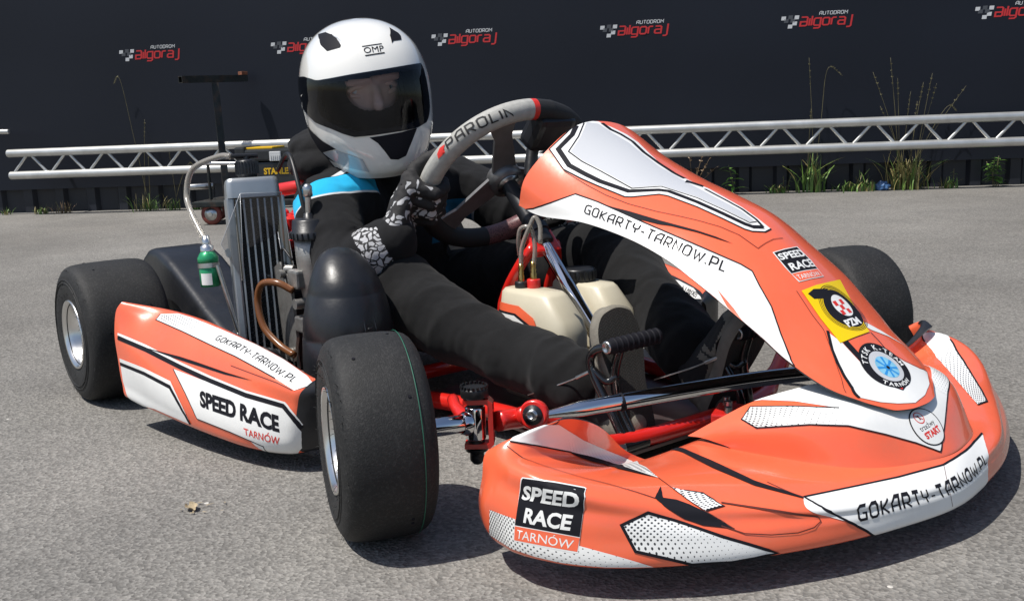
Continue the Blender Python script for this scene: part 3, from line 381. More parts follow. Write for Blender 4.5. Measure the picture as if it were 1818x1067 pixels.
('l','seam',2,[(7.104,1.471),(7.362,1.574),(7.59,1.678),(7.841,1.816),(8.076,1.981),(8.266,2.15),(8.414,2.379),(8.49,2.596),(8.553,2.836),(8.655,3.133),(8.76,3.456)],0.0012,False),
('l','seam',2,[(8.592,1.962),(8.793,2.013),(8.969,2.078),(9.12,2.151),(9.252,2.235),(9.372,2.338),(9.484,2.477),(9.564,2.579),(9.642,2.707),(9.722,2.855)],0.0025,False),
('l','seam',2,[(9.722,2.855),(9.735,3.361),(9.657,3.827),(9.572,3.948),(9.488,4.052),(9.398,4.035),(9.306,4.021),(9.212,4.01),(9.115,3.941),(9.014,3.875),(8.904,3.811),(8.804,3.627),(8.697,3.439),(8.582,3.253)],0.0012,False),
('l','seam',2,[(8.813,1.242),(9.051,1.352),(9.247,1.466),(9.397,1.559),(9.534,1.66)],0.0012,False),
('p','dots',1,[(23.407,0.98),(22.921,0.91),(22.75,0.625),(22.833,0.0),(19.75,2.042),(19.458,2.083),(18.907,1.905),(18.288,1.819),(17.772,1.767),(17.33,1.705),(16.914,1.66),(16.581,1.66),(16.272,1.679),(15.961,1.697),(15.614,1.69),(15.272,1.653),(14.988,1.657),(14.91,1.437),(14.845,1.231),(15.153,1.182),(15.512,1.184),(15.899,1.216),(16.303,1.246),(16.715,1.279),(17.178,1.342),(17.678,1.44),(18.289,1.48),(19.123,1.455),(19.794,1.461),(20.409,1.462),(21.283,1.223)],((20.283,1.68),0.04,(15.275,1.543),0.22)),
('l','black',2,[(18.907,1.905),(18.102,1.802),(17.474,1.726),(16.914,1.66),(16.477,1.665),(16.067,1.693),(15.614,1.69),(15.272,1.653),(14.988,1.657),(14.845,1.231)],0.003,False),
('l','black',2,[(23.407,0.98),(20.787,1.406),(19.794,1.461)],0.0025,False)],
'pod':[
('p','white',1,[(1.051,1.982),(1.025,1.69),(1.159,1.613),(1.293,1.532),(1.416,1.441),(1.651,1.433),(1.873,1.413),(2.106,1.417),(2.323,1.407),(2.528,1.388),(2.722,1.362),(2.9,1.346),(3.073,1.33),(3.235,1.312),(3.389,1.291),(3.538,1.263),(3.72,1.274),(3.902,1.276),(4.091,1.266),(4.272,1.232),(4.469,1.25),(4.673,1.263),(4.901,1.284),(5.191,1.327),(5.743,1.512),(5.725,1.753),(5.512,1.912),(5.289,2.136),(4.975,2.076),(4.738,2.041),(4.526,2.024),(4.339,2.029),(4.162,2.029),(3.992,2.022),(3.819,2.011),(3.658,1.997),(3.501,1.982),(3.35,1.987),(3.193,1.992),(3.023,1.997),(2.851,1.997),(2.667,1.997),(2.472,1.995),(2.265,1.993),(2.049,1.988),(1.816,1.992),(1.559,1.997),(1.296,1.996)]),
('p','dots',2,[(1.113,1.913),(1.094,1.707),(1.281,1.608),(1.462,1.501),(1.703,1.492),(1.93,1.475),(2.151,1.476),(2.362,1.468),(2.561,1.453),(2.769,1.699),(2.934,1.943),(2.726,1.945),(2.502,1.947),(2.263,1.946),(2.012,1.943),(1.802,1.94),(1.571,1.938),(1.335,1.93)],((1.149,1.752),0.24,(2.789,1.756),0.08)),
('l','black',2,[(4.526,2.024),(4.249,2.03),(3.992,2.022),(3.738,2.004),(3.501,1.982),(3.273,1.99),(3.023,1.997),(2.73,1.997),(2.404,1.995),(2.049,1.988),(1.733,1.994),(1.383,1.997),(1.051,1.982),(1.025,1.69)],0.0018,False),
('t','black',3,'GOKARTY-TARNOW.PL','t',[(2.892,1.763),(3.373,1.742),(3.872,1.772),(4.419,1.811),(5.008,1.811)],[(2.863,1.597),(3.369,1.558),(3.896,1.568),(4.442,1.598),(5.049,1.586)],0),
('l','white',1,[(0.166,2.988),(0.634,2.996),(1.053,2.999),(1.418,2.995),(1.72,3.009),(1.998,3.024),(2.255,3.041),(2.494,3.06),(2.753,3.072),(2.997,3.086),(3.219,3.104),(3.404,3.106),(3.583,3.109),(3.765,3.113),(3.958,3.119),(4.181,3.082),(4.418,3.041),(4.678,2.999),(4.982,2.964),(5.22,3.159),(5.567,3.355),(5.811,3.547),(5.976,3.763)],0.0045,False),
('l','black',2,[(0.171,3.126),(0.67,3.124),(1.096,3.118),(1.459,3.108),(1.758,3.121),(2.032,3.137),(2.286,3.155),(2.522,3.175),(2.778,3.186),(3.019,3.2),(3.238,3.215),(3.421,3.216),(3.599,3.219),(3.781,3.222),(3.975,3.228),(4.19,3.196),(4.418,3.164),(4.666,3.132),(4.952,3.107),(5.184,3.29),(5.52,3.477),(5.787,3.675),(5.969,3.915)],0.0075,False),
('p','white',1,[(2.372,3.327),(2.565,3.318),(2.75,3.309),(2.926,3.302),(3.095,3.296),(3.25,3.291),(3.396,3.295),(3.539,3.299),(3.683,3.305),(3.831,3.312),(3.988,3.32),(4.158,3.298),(4.334,3.276),(4.52,3.254),(4.722,3.235),(4.949,3.22),(5.163,3.385),(5.465,3.556),(5.755,3.78),(5.953,4.076),(5.952,4.613),(5.869,5.345),(5.499,5.836),(5.25,5.872),(5.042,5.917),(4.819,5.936),(4.657,5.865),(4.463,5.9),(4.466,5.255),(4.31,5.137),(4.156,5.047),(4.007,4.976),(3.865,4.926),(3.731,4.889),(3.598,4.874),(3.465,4.865),(3.33,4.861),(3.189,4.859),(3.037,4.861),(2.989,4.598),(2.923,4.373),(2.848,4.164),(2.765,3.963),(2.676,3.791),(2.581,3.631),(2.48,3.477)]),
('l','black',2,[(2.372,3.327),(2.514,3.528),(2.645,3.737),(2.765,3.963),(2.874,4.232),(2.969,4.52),(3.037,4.861),(3.284,4.86),(3.509,4.868),(3.731,4.889),(3.959,4.957),(4.207,5.074),(4.466,5.255),(4.463,5.9)],0.0018,False),
('p','white',1,[(0.14,3.912),(0.551,3.877),(0.912,3.841),(1.207,3.802),(1.469,3.761),(1.721,3.747),(1.95,3.743),(2.16,3.749),(2.355,3.762),(2.457,3.954),(2.55,4.163),(2.632,4.384),(2.696,4.586),(2.745,4.816),(2.766,5.103),(2.763,5.438),(2.566,5.438),(2.356,5.448),(2.129,5.464),(1.881,5.484),(1.607,5.512),(1.312,5.641),(0.914,5.868),(0.625,5.833),(0.292,5.833),(0.208,5.588),(0.161,5.23),(0.122,4.907),(0.149,4.544),(0.149,4.225)]),
('l','black',2,[(0.129,4.132),(0.672,4.083),(1.108,4.031),(1.467,3.969),(1.799,3.952),(2.091,3.959),(2.351,3.983),(2.497,4.264),(2.622,4.569),(2.717,4.935),(2.749,5.425)],0.0065,False),
('t', 'black', 3, 'SPEED RACE', 'b', [(3.142, 4.211), (3.58, 4.175), (4.068, 4.145), (4.981, 4.22)], [(3.095, 3.663), (3.544, 3.607), (4.019, 3.545), (4.886, 3.552)], 0.05),
('t','redv',3,'TARNÓW','b',[(4.045,4.764),(4.483,4.823),(4.974,4.963)],[(4.034,4.443),(4.491,4.453),(5.002,4.491)],0.01),
('p','black',2,[(1.363,3.056),(1.578,3.016),(1.779,2.978),(1.969,2.941),(2.129,2.907),(2.283,2.874),(2.431,2.84),(2.579,2.82),(2.722,2.799),(2.861,2.78),(3.026,2.762),(3.179,2.746),(3.322,2.729),(3.46,2.713),(3.6,2.684),(3.742,2.654),(3.891,2.622),(4.053,2.587),(3.894,2.646),(3.749,2.7),(3.61,2.752),(3.473,2.801),(3.316,2.827),(3.151,2.854),(2.974,2.88),(2.785,2.908),(2.61,2.933),(2.428,2.959),(2.238,2.986),(2.039,3.001),(1.828,3.018),(1.604,3.036)]),
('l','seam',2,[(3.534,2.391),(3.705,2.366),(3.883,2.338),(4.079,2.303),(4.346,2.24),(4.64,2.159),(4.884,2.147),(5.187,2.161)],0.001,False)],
'podfar':[
('p','white',1,[(3.599,0.853),(3.796,0.877),(4.003,0.905),(4.215,0.942),(4.411,0.942),(4.621,0.946),(4.86,0.955),(5.218,0.887),(6.05,0.89),(5.225,0.762),(4.871,0.709),(4.609,0.666),(4.298,0.681),(4.012,0.7),(3.799,0.772)]),
('t','black',3,'GOKARTY-TARNOW.PL','t',[(5.239,0.909),(4.259,0.864),(3.586,0.89)],[(5.198,0.793),(4.262,0.774),(3.615,0.807)],0)],
'helmet':[
('t','black',1,'OMP','b',[(3.893,23.045),(3.897,23.727),(3.919,0.429)],[(3.556,23.04),(3.559,23.775),(3.574,0.55)],0.0),
('l','black',1,[(3.498,22.968),(3.483,23.744),(3.485,0.514)],0.0018,False),
('l','black',1,[(4.023,23.057),(4.006,23.707),(4.003,0.421)],0.0022,False),
('p','black',1,[(2.652,17.426),(2.368,18.728),(2.526,20.15),(2.811,20.857),(3.259,21.418),(3.446,21.398),(3.544,20.903),(3.651,20.386),(3.476,19.99),(3.301,19.466),(2.971,18.811)]),
('p','lgrey',2,[(2.554,20.181),(2.721,20.893),(2.935,21.311),(3.136,21.64),(3.375,21.873),(3.598,22.073),(3.527,21.866),(3.302,21.426),(2.851,20.962)]),
('p','black',1,[(2.473,2.707),(2.775,2.751),(3.049,2.885),(3.241,2.8),(3.491,2.425),(3.451,1.601),(3.567,1.323),(3.069,1.67)]),
('p','black',1,[(7.739,22.487),(7.722,22.874),(7.714,23.273),(7.706,23.616),(7.703,23.968),(7.703,0.328),(7.687,0.703),(7.68,1.101),(7.683,1.524),(7.963,1.306),(8.255,1.098),(8.626,0.824),(9.043,0.557),(9.109,0.266),(9.185,-0.017),(9.079,23.473),(8.811,23.333),(8.568,23.206),(8.313,23.046),(8.068,22.892),(7.9,22.686)]),
('p','black',1,[(7.125,17.042),(7.5,17.083),(7.706,18.017),(7.852,18.746),(8.054,19.229),(8.212,19.769),(8.407,20.197),(8.599,19.533),(8.893,18.617),(9.146,19.123),(9.47,19.525),(9.338,18.932),(9.325,18.034),(9.037,17.613),(8.75,17.375),(8.458,17.292),(8.125,17.208),(7.792,17.125),(7.458,17.083)]),
('p','lgrey',2,[(8.925,18.589),(8.636,19.567),(8.461,20.265),(8.563,20.655),(8.681,21.022),(8.814,21.375),(8.962,21.726),(9.432,21.814),(10.012,21.925),(9.881,21.477),(9.783,21.02),(9.716,20.538),(9.557,20.069),(9.437,19.544),(9.146,19.123)])],
'rim':[
('t','black',1,'PAROLIN','t',[(4.921,11.0),(4.333,10.687),(3.819,10.45),(3.335,10.294),(2.934,10.128),(2.486,10.022),(2.01,9.937)],[(4.852,0.409),(4.282,0.38),(3.796,0.233),(3.308,0.023),(2.906,11.758),(2.503,11.542),(2.039,11.283)],0),
('p','redv',1,[(5.355,11.867),(5.139,0.351),(4.878,0.061),(4.993,11.608),(5.204,11.551),(5.086,10.919),(5.263,10.997),(5.442,11.105)])],
'visor':[
('p','black',1,[(5.417,16.75),(5.259,16.91),(5.067,18.262),(5.075,19.117),(5.131,19.793),(5.044,20.391),(4.975,20.907),(4.928,21.264),(4.888,21.601),(4.852,21.934),(4.829,22.265),(4.811,22.594),(4.797,22.926),(4.786,23.269),(4.78,23.619),(4.776,23.978),(4.772,0.346),(4.772,0.725),(4.777,1.125),(4.796,1.701),(4.837,2.394),(4.905,3.04),(5.234,3.094),(5.524,3.042),(5.814,3.042),(6.125,3.007),(6.427,3.032),(6.68,3.012),(6.944,3.007),(7.121,2.893),(7.303,2.788),(7.557,2.411),(7.605,1.928),(7.675,1.525),(7.656,1.023),(7.653,0.558),(7.64,0.124),(7.633,23.701),(7.63,23.326),(7.635,22.959),(7.646,22.604),(7.647,22.289),(7.656,21.97),(7.672,21.649),(7.576,21.341),(7.488,21.017),(7.39,20.73),(7.3,20.428),(7.237,20.121),(7.183,19.774),(7.099,19.086),(6.98,18.751),(6.879,18.327),(6.765,17.928),(6.674,17.361),(6.5,16.958),(6.25,16.917),(6.042,16.875),(5.833,16.833),(5.625,16.792)]),
('p','port',1,[(5.34,19.716),(5.234,20.355),(5.151,20.897),(5.103,21.251),(5.061,21.584),(5.024,21.912),(4.998,22.239),(4.977,22.563),(4.96,22.89),(4.948,23.227),(4.941,23.571),(4.938,23.923),(4.934,0.284),(4.933,0.655),(4.938,1.046),(4.949,1.456),(4.969,1.905),(5.005,2.437),(5.153,2.608),(5.442,2.566),(5.731,2.56),(6.044,2.528),(6.343,2.532),(6.592,2.501),(6.847,2.481),(7.024,2.391),(7.206,2.302),(7.318,1.831),(7.449,1.432),(7.446,0.881),(7.46,0.374),(7.454,23.949),(7.453,23.534),(7.449,23.2),(7.452,22.873),(7.459,22.555),(7.458,22.133),(7.471,21.704),(7.343,21.31),(7.228,20.887),(7.12,20.598),(7.018,20.29),(6.926,19.946),(6.792,19.721),(6.666,19.471),(6.376,19.432),(6.085,19.368),(5.714,19.566)])]}

GL={'A':[[(0,0),(0,.7),(.25,1),(.62,1),(.62,0)],[(0,.42),(.62,.42)]],'C':[[(.6,1),(.15,1),(0,.85),(0,.15),(.15,0),(.6,0)]],'D':[[(0,0),(0,1),(.47,1),(.62,.85),(.62,.15),(.47,0),(0,0)]],'E':[[(.55,1),(0,1),(0,0),(.55,0)],[(0,.5),(.5,.5)]],
'G':[[(.62,1),(.15,1),(0,.85),(0,.15),(.15,0),(.62,0),(.62,.48),(.32,.48)]],'I':[[(0,0),(0,1)]],'K':[[(0,0),(0,1)],[(.6,1),(.1,.5),(.6,0)],[(0,.5),(.1,.5)]],'L':[[(0,1),(0,0),(.52,0)]],'M':[[(0,0),(0,1),(.36,.45),(.72,1),(.72,0)]],
'N':[[(0,0),(0,1),(.62,0),(.62,1)]],'O':[[(.15,0),(0,.15),(0,.85),(.15,1),(.5,1),(.65,.85),(.65,.15),(.5,0),(.15,0)]],'P':[[(0,0),(0,1),(.48,1),(.6,.88),(.6,.52),(.48,.4),(0,.4)]],'R':[[(0,0),(0,1),(.48,1),(.6,.88),(.6,.55),(.48,.43),(0,.43)],[(.25,.43),(.6,0)]],
'T':[[(0,1),(.62,1)],[(.31,1),(.31,0)]],'U':[[(0,1),(0,.15),(.15,0),(.47,0),(.62,.15),(.62,1)]],'W':[[(0,1),(.22,0),(.45,.8),(.68,0),(.9,1)]],'Y':[[(0,1),(0,.6),(.12,.48),(.5,.48),(.62,.6),(.62,1)],[(.31,.48),(.31,0)]],'-':[[(0,.42),(.34,.42)]],'.':[[(0,0),(0,.13)]],
'b':[[(.02,1),(.52,1),(.62,.9),(.62,.1),(.52,0),(0,0),(0,.46),(.6,.46)]],'i':[[(0,0),(0,.82)]],'t':[[(0,1.1),(0,0)]],'g':[[(.62,0),(.12,0),(0,.12),(0,.7),(.12,.82),(.62,.82),(.62,-.2),(.5,-.32),(.02,-.32)]],'o':[[(.12,0),(0,.12),(0,.7),(.12,.82),(.5,.82),(.62,.7),(.62,.12),(.5,0),(.12,0)]],
'r':[[(0,0),(0,.7),(.12,.82),(.42,.82)]],'a':[[(.02,.82),(.5,.82),(.62,.7),(.62,0),(.1,0),(0,.1),(0,.34),(.1,.44),(.6,.44)]],'j':[[(0,1.05),(0,-.2),(-.12,-.32),(-.4,-.32)]]}
def ribbon(pts,w):
    """mitred strip along a polyline: list of quads"""
    P=[Vector((p[0],p[1])) for p in pts]; closed=(P[0]-P[-1]).length<1e-6
    if closed: P=P[:-1]
    n=len(P); L=[]; Rr=[]
    for i in range(n):
        a=P[i-1] if (i>0 or closed) else None; b=P[(i+1)%n] if (i<n-1 or closed) else None
        d1=(P[i]-a).normalized() if a is not None else (b-P[i]).normalized(); d2=(b-P[i]).normalized() if b is not None else d1
        n1=Vector((-d1.y,d1.x)); n2=Vector((-d2.y,d2.x)); m=(n1+n2); m=m.normalized() if m.length>1e-6 else n1
        k=w/2/max(.45,m.dot(n1)); L.append(P[i]+m*k); Rr.append(P[i]-m*k)
    return [[tuple(L[i]),tuple(L[(i+1)%n]),tuple(Rr[(i+1)%n]),tuple(Rr[i])] for i in range(n if closed else n-1)]
_tc={}
def builtin_text(s,bold):
    """flat letters of the default font; cap height 1, starting at x=0"""
    k=(s,bold)
    if k in _tc: return _tc[k]
    cu=bpy.data.curves.new('lettering','FONT'); cu.body=s; cu.size=1; cu.offset=bold; cu.resolution_u=3
    o=bpy.data.objects.new('lettering',cu); scene.collection.objects.link(o); dg=bpy.context.evaluated_depsgraph_get(); me=o.evaluated_get(dg).to_mesh()
    v=[(p.co.x,p.co.y) for p in me.vertices]; f=[list(p.vertices) for p in me.polygons]
    o.evaluated_get(dg).to_mesh_clear(); bpy.data.objects.remove(o); bpy.data.curves.remove(cu)
    x0=min(p[0] for p in v); CAP=.729
    v=[((x-x0)/CAP,y/CAP) for x,y in v]
    _tc[k]=(v,f,max(p[0] for p in v)); return _tc[k]
def stroke_text(s,w,gap=.26,bolds=()):
    out=[]; x=w/2
    for i,ch in enumerate(s):
        if ch==' ': x+=.5; continue
        g=GL[ch]; mx=max(p[0] for st in g for p in st); mn=min(p[0] for st in g for p in st)
        for st in g: out.append((ribbon([(x+p[0]-min(mn,0),p[1]) for p in st],w*(1.75 if i in bolds else 1)),))
        x+=mx-min(mn,0)+gap+w*.5
    return [q for r in out for q in r[0]],x-gap-w
MI=dict(orange=0,blackp=1,white=2,black=3,redv=4,dots=5,yellow=6,blue=7,grey=8,lgrey=9,seam=10,vent=11,bluew=12)
class Lay:
    """lays flat shapes on a skin: everything ends up in (u,v), is cut along the skin's own grid and lifted a fraction of a millimetre"""
    def __init__(s,mb,name): s.mb=mb; s.L=SURF[name]; s.sub=SUB[name]; s.um=s.L.nu-1; s.vm=(s.L.nv if s.L.closev else s.L.nv-1)
    def faces(s,verts,faces,mat,layer,dots=None):
        bm=bmesh.new(); bv=[bm.verts.new((p[0],p[1],0)) for p in verts]
        for f in faces:
            try: bm.faces.new([bv[i] for i in f])
            except ValueError: pass
        bmesh.ops.triangulate(bm,faces=[f for f in bm.faces if len(f.verts)>4 or True])
        for ax,sub in ((0,s.sub[0]),(1,s.sub[1])):
            c=[v.co[ax] for v in bm.verts]; lo,hi=min(c),max(c); k=math.floor(lo*sub)+1
            while k<hi*sub:
                no=Vector((0,0,0)); no[ax]=1; co=Vector((0,0,0)); co[ax]=k/sub
                bmesh.ops.bisect_plane(bm,geom=bm.verts[:]+bm.edges[:]+bm.faces[:],dist=1e-6,plane_co=co,plane_no=no); k+=1
        bm.verts.index_update(); U=np.array([min(max(v.co.x,0),s.um) for v in bm.verts]); V=np.array([v.co.y if s.L.closev else min(max(v.co.y,0),s.vm) for v in bm.verts])
        fs=[[v.index for v in f.verts] for f in bm.faces]; bm.free()
        X=s.L.S(U,V)+s.L.n(U,V)*(.0006+.0002*layer)
        # wind outwards
        N=s.L.n(U,V); fo=[]
        for f in fs:
            a=np.cross(X[f[1]]-X[f[0]],X[f[2]]-X[f[0]]); fo.append(f if a.dot(N[f[0]])>=0 else f[::-1])
        b0=s.mb.add(X,fo,MI[mat],True)
        if dots:
            (u0,v0),a,(u1,v1),b=dots; k=s.met(sum(U)/len(U),sum(V)/len(V)); d=np.array((u1-u0,v1-v0))
            for i in range(len(U)):
                t=((U[i]-u0)*d[0]*k[0]**2+(V[i]-v0)*d[1]*k[1]**2)/max(1e-9,(d[0]*k[0])**2+(d[1]*k[1])**2); t=min(1,max(0,t))
                s.mb.a[b0+i]=a+(b-a)*t; s.mb.uv[b0+i]=(U[i]*k[0],V[i]*k[1])
    def met(s,u,v,h=.02):
        S=s.L.S; u=min(max(u,h),s.um-h)
        return (np.linalg.norm(S(u+h,v)-S(u-h,v))/(2*h),np.linalg.norm(S(u,v+h)-S(u,v-h))/(2*h))
    def jac(s,u,v,h=.01):
        S=s.L.S; u=min(max(u,h),s.um-h)
        if not s.L.closev: v=min(max(v,h),s.vm-h)
        return (S(u+h,v)-S(u-h,v))/(2*h),(S(u,v+h)-S(u,v-h))/(2*h)
    def poly(s,pts,mat,layer,dots=None): s.faces(pts,[list(range(len(pts)))],mat,layer,dots)
    def line(s,pts,mat,layer,w,closed):
        P=[Vector((p[0],p[1],0)) for p in pts]; P=cr_line(P,3,closed) if len(P)>2 and w<.001 else P
        P=[P[0]]+[p for a,p in zip(P,P[1:]) if (p-a).length>1e-4]
        n=len(P); X=[s.L.S(p.x,p.y) for p in P]; A=[];B=[]
        for i,p in enumerate(P):
            su,sv=s.jac(p.x,p.y); J=np.stack([su,sv],1); nn=np.cross(su,sv); nn/=np.linalg.norm(nn)
            a=X[i-1] if (i>0 or closed) else None; b=X[(i+1)%n] if (i<n-1 or closed) else None
            d1=(X[i]-a) if a is not None else (b-X[i]); d2=(b-X[i]) if b is not None else d1
            d1=d1/max(1e-9,np.linalg.norm(d1)); d2=d2/max(1e-9,np.linalg.norm(d2)); s1=np.cross(nn,d1); s2=np.cross(nn,d2); m=s1+s2; m/=max(1e-9,np.linalg.norm(m)); k=w/2/max(.5,m.dot(s1))
            duv=np.linalg.lstsq(J,m*k,rcond=None)[0]; A.append((p.x+duv[0],p.y+duv[1])); B.append((p.x-duv[0],p.y-duv[1]))
        for i in range(n if closed else n-1): s.faces([A[i],A[(i+1)%n],B[(i+1)%n],B[i]],[[0,1,2,3]],mat,layer)
    def text(s,st,font,base,top,bold,mat,layer):
        S=s.L.S; b3=[S(*p) for p in base]; L=sum(np.linalg.norm(b-a) for a,b in zip(b3,b3[1:])); H=np.mean([np.linalg.norm(S(*a)-S(*b)) for a,b in zip(base,top)])
        acc=np.cumsum([0]+[np.linalg.norm(b-a) for a,b in zip(b3,b3[1:])]); acc=acc/acc[-1]
        def mp(x,y):
            bu=[np.interp(x,acc,[p[k] for p in base]) for k in (0,1)]; tu=[np.interp(x,acc,[p[k] for p in top]) for k in (0,1)]
            return (bu[0]+(tu[0]-bu[0])*y,bu[1]+(tu[1]-bu[1])*y)
        if font=='t':
            qs,W=stroke_text(st,.155,bolds=(7,) if bold==9 else ())
            for i,q in enumerate(qs): s.faces([mp(min(1,max(0,x/W)),y) for x,y in q],[[0,1,2,3]],mat,layer+.04*(i%5))
        else:
            v,f,W=builtin_text(st,bold); s.faces([mp(x/W,y) for x,y in v],f,mat,layer)
    def frame(s,cen,upp,items):
        su,sv=s.jac(*cen); J=np.stack([su,sv],1); C=s.L.S(*cen); n=s.L.n(*cen); y=s.L.S(*upp)-C; y=y-n*y.dot(n); y/=np.linalg.norm(y); x=np.cross(y,n)
        def lo(a,b):
            d=np.linalg.lstsq(J,x*a+y*b,rcond=None)[0]; return (cen[0]+d[0],cen[1]+d[1])
        circ=lambda a,b,r,n=40:[lo(a+r*math.cos(2*math.pi*k/n),b+r*math.sin(2*math.pi*k/n)) for k in range(n)]
        for it in items:
            if it[0]=='disc': s.poly(circ(it[3],it[4],it[5]),it[1],it[2])
            elif it[0]=='ring':
                a=circ(it[3],it[4],it[5]); b=circ(it[3],it[4],it[6])
                for k in range(40): s.faces([a[k],a[(k+1)%40],b[(k+1)%40],b[k]],[[0,1,2,3]],it[1],it[2])
            elif it[0]=='poly': s.poly([lo(*p) for p in it[3]],it[1],it[2])
            elif it[0]=='text':
                _,m,l,st,x0,y0,h,bo=it; v,f,W=builtin_text(st,bo); s.faces([lo(x0+p[0]*h,y0+p[1]*h) for p in v],f,m,l)
            elif it[0]=='emblem':
                s.poly(circ(0,0,.0405),'black',3)
                s.poly([lo(-.017,-.0355),lo(0,-.048),lo(.017,-.0355),lo(0,-.03)],'black',3.3); s.poly([lo(-.004,-.0415),lo(0,-.0455),lo(.004,-.0415)],'redv',4)
                s.poly(circ(0,.001,.0265),'lgrey',4)
                s.poly(circ(0,.001,.0185),'blue',5)
                for k in range(8):
                    a=2*math.pi*k/8; s.poly([lo(.004*math.cos(a-.3),.001+.004*math.sin(a-.3)),lo(.0175*math.cos(a-.12),.001+.0175*math.sin(a-.12)),lo(.0175*math.cos(a+.12),.001+.0175*math.sin(a+.12)),lo(.004*math.cos(a+.3),.001+.004*math.sin(a+.3))],'bluew',6)
                s.poly(circ(0,.001,.006,16),'bluew',6.5); s.poly(circ(0,.001,.003,12),'black',7)
                def arc(st,r,h,a0,step,inward):
                    for k,ch in enumerate(st):
                        if ch==' ': continue
                        v,f,W=builtin_text(ch,.02); a=a0+step*k
                        ux,uy=(math.sin(a),math.cos(a)); tx,ty=(uy,-ux)
                        if inward: ux,uy,tx,ty=-ux,-uy,-tx,-ty
                        cx,cy=r*math.sin(a),r*math.cos(a); s.faces([lo(cx+tx*(p[0]-W/2)*h+ux*p[1]*h,cy+ty*(p[0]-W/2)*h+uy*p[1]*h) for p in v],f,'white',5)
                arc('TTSK K-TEAM',.0295,.0078,-1.25,.25,False); arc('TARNÓW',.0375,.0088,math.pi+.72,-.288,True)
def add_decals(mb,name):
    lay=Lay(mb,name)
    def uw(P_):     # keep outlines continuous across the seam of a closed skin
        if not lay.L.closev: return P_
        n=lay.L.nv; r=[P_[0]]
        for u,v in P_[1:]: r.append((u,v+n*round((r[-1][1]-v)/n)))
        return r
    for d in DEC.get(name,[]):
        if d[0]=='p': lay.poly(uw(d[3]),d[1],d[2],d[4] if len(d)>4 else None)
        elif d[0]=='l': lay.line(d[3],d[1],d[2],d[4],d[5])
        elif d[0]=='t':
            b_=uw(d[5]); t_=uw([b_[0]]+list(d[6]))[1:]; lay.text(d[3],d[4],b_,t_,d[7],d[1],d[2])
        else: lay.frame(d[1],d[2],d[3])
